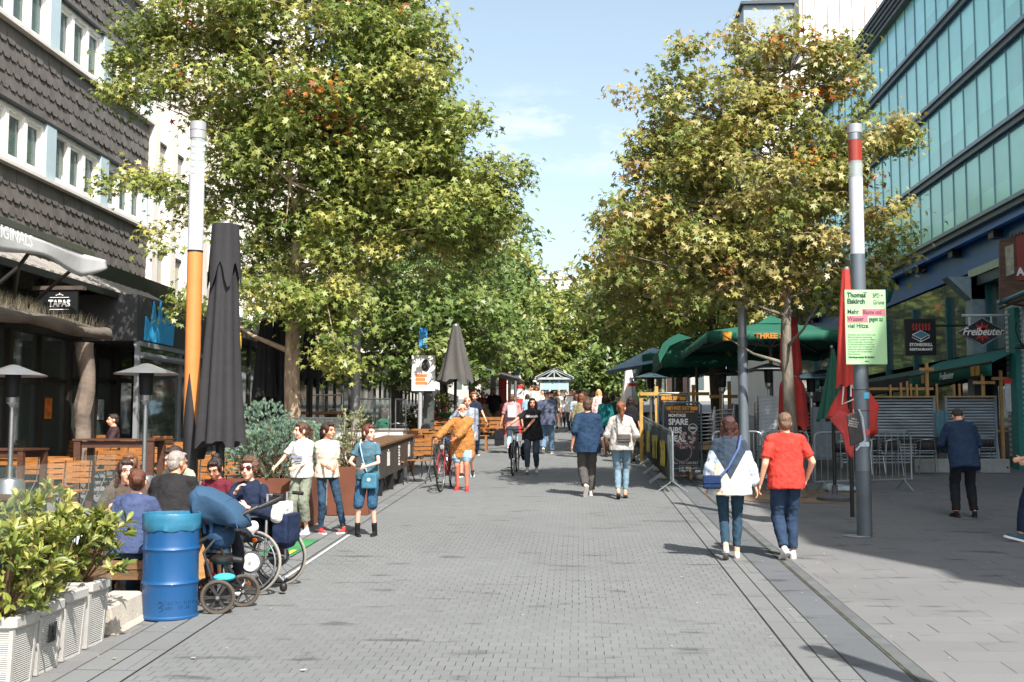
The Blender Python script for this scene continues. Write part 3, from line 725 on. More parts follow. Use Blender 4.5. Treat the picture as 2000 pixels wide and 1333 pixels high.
def fallen():
    b = MB(); rnd = random.Random(77); cols = [M('#b8b2a4', .8), M('#8c7a58', .8), M('#a8a49a', .8)]
    for k in range(170):
        y = 7 + 26 * rnd.random() ** 1.6; x = rnd.choice((rnd.uniform(-3.7, -2.6), rnd.uniform(-3, 5), rnd.uniform(1.4, 2.6), rnd.uniform(2.5, 7))); a = rnd.uniform(0, 6.28); s = rnd.uniform(.006, .016) if k % 8 else rnd.uniform(.018, .032); z = gz(y) + .018
        p = [Vector((x + s * r * math.cos(a + t), y + s * r * math.sin(a + t), z + rnd.uniform(0, .006))) for t, r in zip(np.linspace(0, 2 * PI, 11)[:-1], (1, .4) * 5)]
        b.add(p, [tuple(range(10))], k % 3)
    tag(b.build('fallen_leaves', cols, None, False), 'dry fallen leaves and litter scattered over the paving', 'leaves', kind='stuff')
fallen()
# ------------------------------------------------------------------ buildings, left side
XL = -11.3
SLATE = M('#5b5651', .6, var=.25, scale=3, bump=.15, name='slate')
SLATEW = M('#2a2826', .8, var=.1)
RENDERW = M('#dcd6cd', .8, var=.05, scale=1.5, dirt=.06, name='white_render')
PIERB = M('#a9bcc4', .5, var=.04, name='pale_blue_panel')
CURT = M('#c9ccc6', .9, var=.15, scale=2, stretch=(1, 9, .6), name='curtain')
WIN_CLEAR = glass_mat('sheer_window_glass', (.10, .16, .15), .62, .03)
ROOM = M('#25231f', .9, var=.3)
def ys_(px, X=XL): return X * 2200 / (px - 1128)
def slate_building():
    root = thing('apartment_building', 'left apartment building clad in bands of dark slate scales with white window rows', 'building', (XL, 20, gz(20)))
    o = Vector((XL, 20, gz(20))); Y0, Y1 = 4.0, 28.75
    def L(x, y, z): return Vector((x, y, z)) - o
    w = MB(); w.bb(L(XL - 9, Y0, 3.6 + 2), L(XL - .62, Y1, 18), 0); w.bb(L(XL - 9, Y0, -1.5), L(XL - 1.2, Y1, 5.6), 0)
    w.build('wall', RENDERW, root, False)
    rnd = random.Random(4)
    bands = [(3.86, 5.33), (6.66, 8.18), (9.6, 11.1), (12.55, 14.0)]
    for bi, (za, zb) in enumerate(bands):
        za += 2; zb += 2
        b = MB(); b.bb(L(XL - .62, Y0, za), L(XL - .05, Y1, zb), 1)
        h = .30; n = int((zb - za) / h + .5); h = (zb - za) / n; wd = .30
        for r in range(n):
            for c in range(int((Y1 - Y0) / wd) + 2):
                y = Y0 + (c + (.5 if r % 2 else 0)) * wd
                ya, yb = max(Y0, y - wd * .49), min(Y1, y + wd * .49)
                if yb - ya < .05: continue
                z = za + r * h; t = .035 + rnd.uniform(-.006, .006); ov = .10
                pts = [(ya, z + h), (ya, z - ov * .2), (ya + .06, z - ov), (yb - .06, z - ov), (yb, z - ov * .2), (yb, z + h)]
                if r == 0: pts = [(p, max(q, z)) for p, q in pts]
                f = [L(XL - .05 + t * (1 + 1.1 * (1 - (q - z + ov) / (h + ov))) - .015, p, q) for p, q in pts]; bk = [L(XL - .05, p, q) for p, q in pts]
                nn = len(f); b.add(f + bk, [tuple(range(nn))] + [(i, nn + i, nn + (i + 1) % nn, (i + 1) % nn) for i in range(nn)], 0)
        b.bb(L(XL - .05, Y0, za - .06), L(XL + .03, Y1, za - .002), 2)
        b.build('slate_band', [SLATE, SLATEW, DARKM], root, False)
    rows = [(5.33, 6.66), (8.18, 9.6), (11.1, 12.55)]
    ends = [4.2, 6.95, 9.7, 12.45, 15.2, 17.95, 20.7, 23.45, 26.2]
    for ri, (za, zb) in enumerate(rows):
        za += 2; zb += 2; zt = zb - .06
        s = MB(); s.bb(L(XL - .5, Y0, za), L(XL + .12, Y1 + .05, za + .07)); s.bb(L(XL - .5, Y0, za + .07), L(XL - .02, Y1, za + .10)); s.build('sill', M('#cfcac4', .6, var=.06, dirt=.1), root, False)
        for e in ends:
            pb = MB(); pb.bb(L(XL - .6, e - .45 + .0, za + .101), L(XL + .02, e - .002, zt)); pb.build('pier_panel', PIERB, root, False)
            if e + 2.3 > Y1 + .2: w1 = Y1 - .12
            else: w1 = e + 2.3
            ya, yb = e, w1
            fr = MB(); nW = 3 if yb - ya > 2 else 2; pw = (yb - ya) / nW
            fx0, fx1 = XL - .22, XL - .06
            fr.bb(L(fx0, ya, za + .1), L(fx1, yb, za + .2)); fr.bb(L(fx0, ya, zt - .1), L(fx1, yb, zt))
            for i in range(nW + 1):
                y = ya + i * pw; a_, b_ = max(ya, y - .06), min(yb, y + .06); fr.bb(L(fx0, a_, za + .2), L(fx1 + .01, b_, zt - .1))
            for i in range(nW):
                y = ya + i * pw + .06; y2 = y + pw - .12
                tilt = .0
                if ri == 0 and e == 23.45 and i == 0: tilt = .22
                for (a_, b_, c_, d_) in ((y, y + .07, za + .2, zt - .1), (y2 - .07, y2, za + .2, zt - .1)):
                    fr.add([L(XL - .11 - (tilt if q > 1 else 0) * 1.0, p, zz) for q, (p, zz) in enumerate(((a_, c_), (b_, c_), (b_, d_), (a_, d_)))] + [L(XL - .19 - (tilt if q > 1 else 0), p, zz) for q, (p, zz) in enumerate(((a_, c_), (b_, c_), (b_, d_), (a_, d_)))], [(0, 1, 2, 3), (7, 6, 5, 4), (0, 4, 5, 1), (1, 5, 6, 2), (2, 6, 7, 3), (3, 7, 4, 0)])
                fr.bb(L(XL - .19, y + .07, za + .2), L(XL - .11, y2 - .07, za + .28)); fr.bb(L(XL - .19 - tilt, y + .07, zt - .18), L(XL - .11 - tilt, y2 - .07, zt - .1))
            f = fr.build('window', WHITE, root, False)
            g = MB(); g.bb(L(XL - .16, ya + .05, za + .15), L(XL - .15, yb - .05, zt - .12)); g.build('pane', WIN_CLEAR, f, False)
            cu = MB()
            for i in range(nW):
                y = ya + i * pw + .1
                if (i + ri + int(e)) % 3 != 1:
                    k = rnd.uniform(.35, .8); cu.add([L(XL - .4, y, zt - .1), L(XL - .4, y + .12, zt - .1), L(XL - .4, y + k * pw, za + .12), L(XL - .4, y, za + .12)], [(0, 1, 2, 3)])
                cu.bb(L(XL - .45, y + pw * .62, za + .12), L(XL - .43, y + pw - .14, zt - .1))
            cu.build('curtain', CURT, f, False)
            rm = MB(); rm.bb(L(XL - .61, ya, za + .1), L(XL - .6, yb, zt)); rm.build('dark_room', ROOM, f, False)
        e0 = Y1 - .115; pb = MB(); pb.bb(L(XL - .6, e0, za + .101), L(XL + .02, Y1, zt)); pb.build('pier_panel', PIERB, root, False)
    # ground floor: shopfront
    sf = MB(); X = XL + .7
    sf.bb(L(XL - 1.2, Y0, 5.3), L(X + .1, Y1, 5.78)); sf.bb(L(X - .05, Y0, 3.95), L(X + .12, Y1, 4.5)); sf.bb(L(X - .1, Y0, gz(Y0) - .2), L(X + .1, Y1, gz(14) + .15))
    y = Y0
    while y < Y1:
        sf.bb(L(X - .1, y, gz(y) - .3), L(X + .1, y + .14, 5.3)); y += 1.25
    for y in np.arange(Y0, Y1, 1.25): sf.bb(L(X - .04, y + .14, gz(y) + 2.05), L(X + .05, y + 1.25, gz(y) + 2.13))
    sf.build('shopfront_frame', M('#231f1c', .5, var=.25, scale=3), root, False)
    g = MB(); g.bb(L(X - .02, Y0, gz(Y0)), L(X, Y1, 5.3)); g.build('shop_window', GLASS_DARK, root, False)
    # things behind/at the glass: small posters
    for y, z, w_, h_, c in ((20.4, 1.9, .35, .5, '#c9c4be'), (21.9, 2.3, .3, .42, '#d0742e'), (19.0, 2.5, .5, .7, '#7c98a8'), (24.4, 2.2, .3, .45, '#b8c2c4')):
        MB().bb(L(X + .004, y, gz(y) + z - 1), L(X + .012, y + w_, gz(y) + z - 1 + h_)).build('window_poster', M(c, .6, var=.5, scale=9), root, False)
    # ribbed awning
    a = MB(); n = 62
    for i in range(n):
        y = 16.0 + (27.05 - 16.0) * i / n; y2 = 16.0 + (27.05 - 16.0) * (i + 1) / n; up = .0 if i % 2 else .03
        top0 = L(XL + .08, y, 5.80 + up); top1 = L(XL + .08, y2, 5.80 + up); b0 = L(-9.8, y, 5.02 + up); b1 = L(-9.8, y2, 5.02 + up)
        a.add([top0, top1, b1, b0] + [v - Vector((0, 0, .06)) for v in (top0, top1, b1, b0)], [(0, 1, 2, 3), (7, 6, 5, 4), (0, 4, 5, 1), (1, 5, 6, 2), (2, 6, 7, 3), (3, 7, 4, 0)])
    a.bb(L(-9.82, 16, 4.86), L(-9.72, 27.05, 4.99), 1)
    a.build('awning', [M('#8e8983', .8, var=.18, scale=2, stretch=(.6, 4, 1), dirt=.3), DARKM], root, False)
    return root
slate_building()
# extended awning with lettering
def orig_awning():
    root = thing('awning', 'grey fabric awning with white lettering on its rippled valance, over the tapas bar', 'awning', (-8.6, 18, gz(18)))
    o = Vector((-8.6, 18, gz(18))); L = lambda x, y, z: Vector((x, y, z)) - o
    y1 = 19.35
    b = MB(); b.bb(L(-8.66, 12, 5.12), L(-8.54, y1, 5.22)); b.build('front_bar', STEEL, root, False)
    b = MB(); n = 20
    rows = [[L(XL + .1 + (2.62 * i / n), y, 5.78 - .56 * i / n) for y in (12, y1)] for i in range(n + 1)]
    for i in range(n): b.quad(rows[i][0], rows[i + 1][0], rows[i + 1][1], rows[i][1])
    # only the front third is out: the fabric hangs back in a loop
    FAB = M('#a7a8a8', .9, var=.08, scale=2, bump=.2, bscale=12)
    v = MB(); m = 90
    for j in range(4):
        pass
    gr = []
    for j in range(5):
        row = []
        for i in range(m + 1):
            y = 12 + (y1 + .28 - 12) * i / m; t = i / m; end = max(0, (t - .9) / .1)
            row.append(L(-8.56 + .04 * math.sin(i * .23) * j / 4 + end * .1, y, 5.11 - (.34 + .07 * math.sin(i * .17)) * j / 4 * (1 - .25 * end) + end * .12 * (j / 4)))
        gr.append(row)
    for j in range(4):
        for i in range(m): v.quad(gr[j][i], gr[j][i + 1], gr[j + 1][i + 1], gr[j + 1][i])
    vv = v.build('valance', FAB, root, weld=True, ang=180); vv.modifiers.new('s', 'SOLIDIFY').thickness = .006
    text('lettering', 'TAPAS ORIGINALS', .27, M('#e6e6e4', .7, var=.02), root, Matrix.Translation(L(-8.44, 15.75, 4.96)) @ Matrix.Rotation(PI / 2, 4, 'Z') @ Matrix.Rotation(PI / 2, 4, 'X'), .002)
    r = .035; J = lambda px, py, d: at(px, py, d) - o
    for pts in ([L(-8.6, 19.2, 5.12), J(125, 540, 19.6), J(22, 628, 20.2), J(36, 522, 18.0), L(-8.6, 17.4, 5.12)], [J(36, 522, 18.0), J(-10, 560, 17.2)], [J(22, 628, 20.2), L(XL + .8, 20.6, 4.3)], [L(-8.6, 13.4, 5.12), L(-9.3, 13.2, 4.6), L(XL + .8, 13.6, 4.3)]):
        MB().tube(pts, r, 6).build('folding_arm', M('#171514', .5, var=.1), root)
orig_awning()
def perp_sign(name, label, c, w, h, th, mat, cat='sign'):
    root = thing(name, label, cat, c)
    MB().box((0, 0, 0), (w, th, h)).build('board', mat, root, False, bevel=.006)
    return root
BLK = M('#15171a', .4, var=.1)
c = at(115, 591, 20.0)
s = perp_sign('hanging_sign', 'black hanging sign reading TAPAS between two white lines', c, .70, .42, .09, BLK)
WT = M('#e9e7e2', .5, var=.02)
text('lettering', 'TAPAS', .17, WT, s, TM((.03, -.047, -.03)), .003, bold=.006, sx=.82)
b = MB(); b.box((.03, -.048, .085), (.36, .006, .01)); b.box((.03, -.048, -.135), (.36, .006, .01))
for k in range(5): b.ell((.03 + .03 * (k - 2), -.048, .125 + .012 * (2 - abs(k - 2))), (.012, .003, .02 if k == 2 else .009))
b.build('ornament', WT, s, False)
b = MB(); b.box((0, .0, .26), (.95, .14, .07)); b.box((-.28, 0, .215), (.03, .03, .06)); b.box((.28, 0, .215), (.03, .03, .06)); b.build('bracket', M('#4a4038', .8, var=.4, scale=4), s)
c = at(88, 700, 20.6)
# thatch canopy with rough log edge
def thatch():
    root = thing('thatched_canopy', 'low canopy of dry thatch over a rough log edge, above the bar windows', 'canopy', (-9.2, 18, gz(18)))
    o = Vector((-9.2, 18, gz(18))); L = lambda x, y, z: Vector((x, y, z)) - o
    b = MB(); pts = [L(-9.2 + .03 * math.sin(y * 3), y, 3.92 + .03 * math.sin(y * 2.1)) for y in np.arange(10, 21.8, .6)]; b.tube(pts, [.11 + .02 * math.sin(i * 1.7) for i in range(len(pts))], 10)
    b.build('log', M('#5e564d', .9, var=.4, scale=2, bump=.8, bscale=12, stretch=(2, .5, 2)), root)
    rnd = random.Random(2); b = MB()
    for i in range(2600):
        y = rnd.uniform(10, 21.5); x = rnd.uniform(-10.4, -9.2); z = 3.98 + (-9.2 - x) * .34; l = rnd.uniform(.12, .3); w = .012
        a = rnd.uniform(-.4, .4); p = L(x, y, z); q = p + Vector((rnd.uniform(-.02, .16), a * .3, l)); b.add([p, p + Vector((0, w, 0)), q], [(0, 1, 2)])
    s_ = MB(); s_.quad(L(-9.2, 10, 4.0), L(-9.2, 21.6, 4.0), L(-10.5, 21.6, 4.44), L(-10.5, 10, 4.44)); s_.build('roof_board', M('#4b443b', .9, var=.3), root, False)
    t = b.build('thatch', M('#b0a78f', .9, var=.4, scale=9), root, False); tag(t, kind='stuff')
thatch()
# rough timber post
def post():
    p = gx(163, 20.5); root = thing('timber_post', 'weathered tree trunk post with peeling bark carrying the bar canopy', 'post', p)
    b = MB(); n = 14; rs = []
    rnd = random.Random(8)
    for i in range(13):
        z = i * .23; c = Vector((.04 * math.sin(i * .9), .03 * math.cos(i * 1.3), z)); rs.append([c + Vector((math.cos(2 * PI * k / n), math.sin(2 * PI * k / n), 0)) * (.15 + rnd.uniform(-.02, .025)) for k in range(n)])
    b.rings(rs); b.build('trunk', M('#6b5f54', .9, var=.4, scale=2.2, bump=1, bscale=10, dirt=.6, dscale=2.5), root)
post()
# grey framed glass conservatory with crown sign
def conserv():
    root = thing('glass_porch', 'grey framed glass porch with dark fascia carrying a sky blue jagged crown shape', 'porch', (-9.3, 25, gz(25)))
    o = Vector((-9.3, 25, gz(25))); L = lambda x, y, z: Vector((x, y, z)) - o
    b = MB(); GR = M('#8b9094', .5, .3, var=.06)
    for y in (23.3, 25.8, 28.6): b.bb(L(-9.36, y, gz(y)), L(-9.26, y + .1, 3.86))
    b.bb(L(-9.38, 23.3, 3.86), L(-9.24, 28.7, 3.96)); b.tube([L(-9.2, 23.3, 3.66), L(-9.2, 25.9, 3.66)], .07, 8); b.build('frame', GR, root, False)
    MB().bb(L(-9.33, 23.4, gz(23)), L(-9.31, 28.6, 3.86)).build('pane', GLASS_DARK, root, False)
    MB().bb(L(-10.6, 23.25, 3.965), L(-9.30, 28.7, 4.95)).build('fascia', M('#3c3e40', .6, var=.1), root, False)
    cr = [(0, 0), (1.75, 0), (1.85, .62), (1.5, .40), (1.35, .78), (1.05, .32), (.95, 1.02), (.70, .30), (.52, .95), (.36, .34), (.05, .55)]
    m = Matrix.Translation(L(-9.29, 23.6, 4.0)) @ Matrix(((0, 0, 1, 0), (1, 0, 0, 0), (0, 1, 0, 0), (0, 0, 0, 1)))
    MB().prism([(x * .95, y * .95) for x, y in cr], .04, m).build('crown_sign', M('#2fa3dd', .5, var=.03), root, False)
conserv()
def fin_building(name, label, Y0, Y1, X, top, col, pitch=1.35, seed=1, groundh=3.9):
    root = thing(name, label, 'building', (X, Y0, gz(Y0))); o = Vector((X, Y0, gz(Y0))); L = lambda x, y, z: Vector((x, y, z)) - o
    w = MB(); w.bb(L(X - 9, Y0 + .01, -1), L(X - .5, Y1, top)); w.build('wall', col, root, False)
    f = MB(); n = int((Y1 - Y0) / pitch); zs = [groundh + 2 + .1 + 3.0 * i for i in range(int((top - groundh - 2) / 3.0))]
    for i in range(n + 1):
        y = Y0 + i * pitch; f.bb(L(X - .5, y + .02, groundh + 1.6), L(X + .12, y + .42, top))
    f.build('fin', col, root, False)
    p = MB(); s = MB(); G = MB(); WF = MB(); cnt = 0
    for i in range(n):
        for z in zs:
            y = Y0 + i * pitch + .42; y2 = y + pitch - .40
            p.bb(L(X - .4, y, z), L(X - .12, y2, z + .9)); s.bb(L(X - .4, y, z + .9), L(X - .05, y2, z + .97)); s.bb(L(X - .4, y, z - .2), L(X - .02, y2, z - .003), 1)
            ym = (y + y2) / 2; cnt += 1
            if cnt <= 96:
                wf = MB(); g = MB()
            else: wf, g = WF, G
            g.bb(L(X - .44, y, z + .97), L(X - .42, y2, z + 2.8))
            for (a, b_, c, d) in ((y, y + .07, z + .97, z + 2.8), (y2 - .07, y2, z + .97, z + 2.8), (ym - .04, ym + .04, z + .97, z + 2.8)): wf.bb(L(X - .46, a, c), L(X - .36, b_, d))
            wf.bb(L(X - .46, y + .07, z + 2.7), L(X - .37, y2 - .07, z + 2.8)); wf.bb(L(X - .46, y + .07, z + .97), L(X - .37, y2 - .07, z + 1.05))
            if cnt <= 96: g.build('pane', GLASS_WIN, wf.build('window', WHITE, root, False), False)
    p.build('spandrel_panel', M('#a9a49c', .8, var=.1, scale=2, dirt=.25, dscale=1.5), root, False); s.build('ledge', [DARKM, col], root, False)
    
    if G.V: G.build('pane', GLASS_WIN, tag(WF.build('window', WHITE, root, False), kind='stuff'), False)
    sf = MB(); Xs = X + .9
    for y in np.arange(Y0, Y1, 1.6): sf.bb(L(Xs - .1, y, gz(y) - .1), L(Xs + .02, y + .12, groundh + 1.3))
    sf.bb(L(X - .5, Y0 + .02, groundh + 1.0), L(Xs + .3, Y1, groundh + 1.6)); sf.bb(L(Xs - .1, Y0, gz(Y0) + .0), L(Xs + .03, Y1, gz(Y0) + .45 + .2))
    sf.build('shopfront_frame', M('#4a4642', .6, var=.3, scale=2), root, False)
    MB().bb(L(Xs - .06, Y0, gz(Y0)), L(Xs - .04, Y1, groundh + 1.1)).build('shop_window', GLASS_DARK, root, False)
    return root
fin_building('office_building', 'white rendered building with slim projecting fins and grey panels behind the big left tree', 28.78, 60, XL, 19, RENDERW)
fin_building('shop_building', 'far pale building at the end of the left row, mostly behind trees', 60.2, 105, XL - 1, 15, M('#cfc8bd', .8, var=.05), 2.2)
# letters on the left shops
def wall_letters(name, label, s, size, col, X, y, z, sx=1.0, bold=.01):
    root = thing(name, label, 'sign', (X, y, z)); 
    t = text('lettering', s, size, M(col, .5, var=.03), root, Matrix.Rotation(PI / 2, 4, 'Z') @ Matrix.Rotation(PI / 2, 4, 'X'), .05, bold=bold, sx=sx)
    return root
wall_letters('shop_sign', 'yellow shop letters half hidden beside the black umbrella', 'DEN', .6, '#e8b23a', -10.05, 32.4, at(488, 660, 31.6).z, bold=.03)
wall_letters('shop_sign', 'pinkish white shop letters between the leaves, above a grey awning', 'WOLFF', .95, '#c9a9c0', -9.9, 42.5, at(640, 648, 42).z, sx=1.2, bold=.02)
b = MB(); rt_ = thing('awning', 'grey sloping awning under the pinkish shop letters', 'awning', (-10.4, 42, gz(42) + 2.9)); z = at(640, 668, 42).z - gz(42) - 2.9
b.add([(0, -6, z + .3), (1.5, -6, z - .1), (1.5, 6, z - .1), (0, 6, z + .3), (0, -6, z + .22), (1.5, -6, z - .35), (1.5, 6, z - .35), (0, 6, z + .22)], [(0, 1, 2, 3), (7, 6, 5, 4), (0, 4, 5, 1), (1, 5, 6, 2), (2, 6, 7, 3), (3, 7, 4, 0)]); b.build('fabric', M('#5d5a58', .8, var=.1), rt_, False)
MB().bb((1.4, -6, z - .45), (1.52, 6, z - .355)).build('front_bar', DARKM, rt_, False)
# ------------------------------------------------------------------ buildings, right side
XR = 10.2
def green_panel_mat():
    m, nt, b = mk('frosted_green_glass'); L = nt.links
    tc = node(nt, 'ShaderNodeTexCoord'); sp = node(nt, 'ShaderNodeSeparateXYZ'); L.new(tc.outputs['Object'], sp.inputs[0])
    r = node(nt, 'ShaderNodeValToRGB'); e = r.color_ramp.elements; e[0].position = 0; e[1].position = 1
    e[0].color = srgb('#a9e8cf') + (1,); e[1].color = srgb('#a0e4e4') + (1,)
    mr = node(nt, 'ShaderNodeMapRange'); mr.inputs[1].default_value = 5.5; mr.inputs[2].default_value = 15
    L.new(sp.outputs[2], mr.inputs[0]); L.new(mr.outputs[0], r.inputs[0])
    cell = math_(nt, 'FLOOR', math_(nt, 'ADD', sp.outputs[1], .13)); c2 = math_(nt, 'FLOOR', math_(nt, 'DIVIDE', sp.outputs[2], 2.02)); cb = node(nt, 'ShaderNodeCombineXYZ'); L.new(cell, cb.inputs[0]); L.new(c2, cb.inputs[1])
    w = node(nt, 'ShaderNodeTexWhiteNoise', noise_dimensions='3D'); L.new(cb.outputs[0], w.inputs['Vector'])
    hs = node(nt, 'ShaderNodeHueSaturation'); L.new(r.outputs[0], hs.inputs['Color']); L.new(math_(nt, 'ADD', .88, math_(nt, 'MULTIPLY', w.outputs[0], .24)), hs.inputs['Value'])
    n = node(nt, 'ShaderNodeTexNoise'); n.inputs['Scale'].default_value = 1.2; n.inputs['Detail'].default_value = 6; L.new(tc.outputs['Object'], n.inputs['Vector'])
    mx = node(nt, 'ShaderNodeMixRGB', blend_type='MULTIPLY'); mx.inputs[0].default_value = .25; L.new(hs.outputs[0], mx.inputs[1]); L.new(n.outputs[0], mx.inputs[2])
    L.new(mx.outputs[0], b.inputs['Base Color']); b.inputs['Roughness'].default_value = .42; b.inputs['Metallic'].default_value = .45; b.inputs['Coat Weight'].default_value = .6; b.inputs['Coat Roughness'].default_value = .15
    return m
def green_building():
    Y0, Y1 = .4, 58.0
    root = thing('glass_building', 'right building wrapped in rows of turquoise frosted glass panels with dark bands', 'building', (XR, 0, 0)); o = Vector((XR, 0, 0)); L = lambda x, y, z: Vector((x, y, z)) - o
    MB().bb(L(XR + .3, Y0 + .1, 7.2), L(XR + 12, Y1 - .1, 15.7)).build('wall', M('#3a4a50', .7), root, False)
    zb = [7.41, 9.30, 11.33, 13.40, 15.26]; gm = green_panel_mat(); BL = M('#2b66b5', .35, .1, var=.15, scale=1); DK = M('#4d565e', .45, .3, var=.1)
    for i in range(4):
        a, b_ = zb[i], zb[i + 1]
        pn = MB()
        for k in range(int(Y1 - Y0)):
            y = Y1 - 1 - k; aa, bb_ = L(XR + .1, y + .012, a + .122), L(XR + .14, y + .988, b_ - (.12 if i < 3 else 0.0))
            if 25 <= y < 50: MB().bb(aa, bb_).build('glass_panel', gm, root, False)
            else: pn.bb(aa, bb_)
        pn.build('glass_panel_row', gm, root, False)['kind'] = 'stuff'
        mu = MB()
        for k in range(int(Y1 - Y0) + 1): mu.bb(L(XR + .075, Y1 - k - .018, a + .12), L(XR + .099, Y1 - k + .018, b_ - (.10 if i < 3 else 0.0)))
        mu.build('mullion_row', M('#7fa0a8', .4, .5, var=.05), root, False)['kind'] = 'stuff'
        bd = MB(); bd.bb(L(XR - .10, Y0, a + .02), L(XR + .2, Y1, a + .12), 0); bd.bb(L(XR - .03, Y0, a - .12), L(XR + .3, Y1, a + .019), 1); bd.bb(L(XR + .12, Y0, a - .32), L(XR + .3, Y1, a - .121), 2)
        if i: bd.bb(L(XR + .08, Y0, a - .18), L(XR + .11, Y1, a - .14), 2)
        bd.build('facade_band', [M('#74828a', .4, .5, var=.05), DK, BL], root, False)
    rf = MB()
    for k in range(5): rf.bb(L(XR - .12 - .05 * k, Y0, 15.262 + k * .13), L(XR + 12, Y1, 15.262 + k * .13 + .128), k % 2)
    MB().bb(L(XR + .0, Y0, 15.95), L(XR + 12, 9.5, 19.3)).build('shadow_storey', M('#8b9499', .6), root, False)  # unseen block, added so the near corner's shadow reaches across the right paving
    rf.build('roof_edge', [M('#4b5157', .5, .2), M('#2f3337', .5, .2)], root, False)
    # underside and first floor
    b = MB(); b.bb(L(XR + .45, 12, 6.35), L(XR + 1.0, Y1, 7.3)); b.build('blue_beam', M('#1f5fa8', .3, .1, var=.12, scale=1), root, False)
    for y in np.arange(13, Y1, 3.1): MB().bb(L(XR + .2, y, 6.9), L(XR + .449, y + .35, 7.085)).build('beam_end', BLK, root, False)
    b = MB(); b.bb(L(XR + .2, 12, 6.12), L(XR + .7, 30.4, 6.32), 0); b.bb(L(XR + .25, 12, 5.86), L(XR + 1.0, 30.4, 6.118), 1); b.build('fascia', [M('#a9b79c', .5, .1), DK], root, False)
    b = MB(); b.bb(L(XR + .5, 12, 4.15), L(XR + .52, Y1, 6.3)); b.build('upper_window', GLASS_WIN, root, False)
    b = MB(); TE = M('#2a5f62', .5, .2, var=.1)
    for y in (15, 18, 21, 24, 25.4, 27.2, 29.6, 32.8, 36, 39.2, 43, 47, 51, 55): b.bb(L(XR + .38, y, 4.0), L(XR + .6, y + .12, 5.9))
    b.bb(L(XR + .1, 12, 3.82), L(XR + .62, 31, 4.05)); b.bb(L(XR + .35, 31, 3.85), L(XR + .62, Y1, 3.98)); b.build('window_frame', TE, root, False)
    b = MB(); b.bb(L(XR + .1, 29.9, gz(30)), L(XR + .5, 30.4, 6.1)); b.add([L(XR - .5, 29.9, 6.1), L(XR + .5, 29.9, 6.1), L(XR + .5, 30.4, 6.1), L(XR - .5, 30.4, 6.1), L(XR + .1, 29.9, 5.5), L(XR + .5, 29.9, 5.5), L(XR + .5, 30.4, 5.5), L(XR + .1, 30.4, 5.5)], [(0, 1, 2, 3), (7, 6, 5, 4), (0, 4, 5, 1), (1, 5, 6, 2), (2, 6, 7, 3), (3, 7, 4, 0)]); b.build('column', M('#8fa0a8', .5, .2, var=.15, dirt=.3), root, False)
    b = MB(); b.bb(L(XR + 3.5, 12, -.5), L(XR + 3.6, Y1, 7)); b.bb(L(XR + .2, 12, 3.4), L(XR + 3.6, Y1, 3.8)); b.build('dark_interior', ROOM, root, False)
    b = MB()
    for y in np.arange(27.4, Y1, 2.3): b.bb(L(XR + .3, y, gz(y) - .2), L(XR + .5, y + .14, 3.85))
    b.build('shopfront_post', DARKM, root, False)
    MB().bb(L(XR + .4, 27, gz(27)), L(XR + .42, Y1, 3.85)).build('shop_window', GLASS_DARK, root, False)
green_building()
def tower():
    root = thing('tower_block', 'tall white clad block rising above the right trees, with a ledge and grey box', 'building', at(1620, 800, 62)); 
    d = 62; o = root.location.copy(); x0 = at(1482, 0, d).x; x1 = x0 + 22; zl = at(1640, 98, d).z
    L = lambda x, y, z: Vector((x, y, z)) - o; W = M('#ddd8d2', .7, var=.03, scale=.6)
    b = MB(); b.bb(L(x0, d, 0), L(x1, d + 14, zl)); b.bb(L(x0 + 1.8, d + .35, zl + .35), L(x1, d + 14, zl + 14)); b.bb(L(x0, d - .25, zl), L(x1, d + 14, zl + .348), 1); b.build('wall', [W, M('#b9b3ae', .6)], root, False)
    b = MB()
    for k in range(30): b.bb(L(x0 + 1.8 + k * .68, d + .3, zl + .36), L(x0 + 1.84 + k * .68, d + .349, zl + 14))
    b.build('cladding_joint', M('#a59c96', .7), root, False)
    p = at(1505, 60, 58); q = at(1452, 5, 58); b = MB(); gm = M('#7f8d98', .5, .1, var=.08)
    b.bb(L(q.x, 58, at(1505, 95, 58).z), L(at(1548, 5, 58).x, 61, q.z - .15)); b.build('plant_room', gm, root, False)
    b = MB(); b.bb(L(q.x - .15, 57.8, q.z - .15), L(at(1552, 5, 58).x, 61.2, q.z)); b.bb(L(at(1548, 5, 58).x, 58.2, at(1505, 110, 58).z), L(at(1562, 5, 58).x, 61, q.z + 4)); b.build('roof_trim', M('#39434a', .5, .2), root, False)
tower()
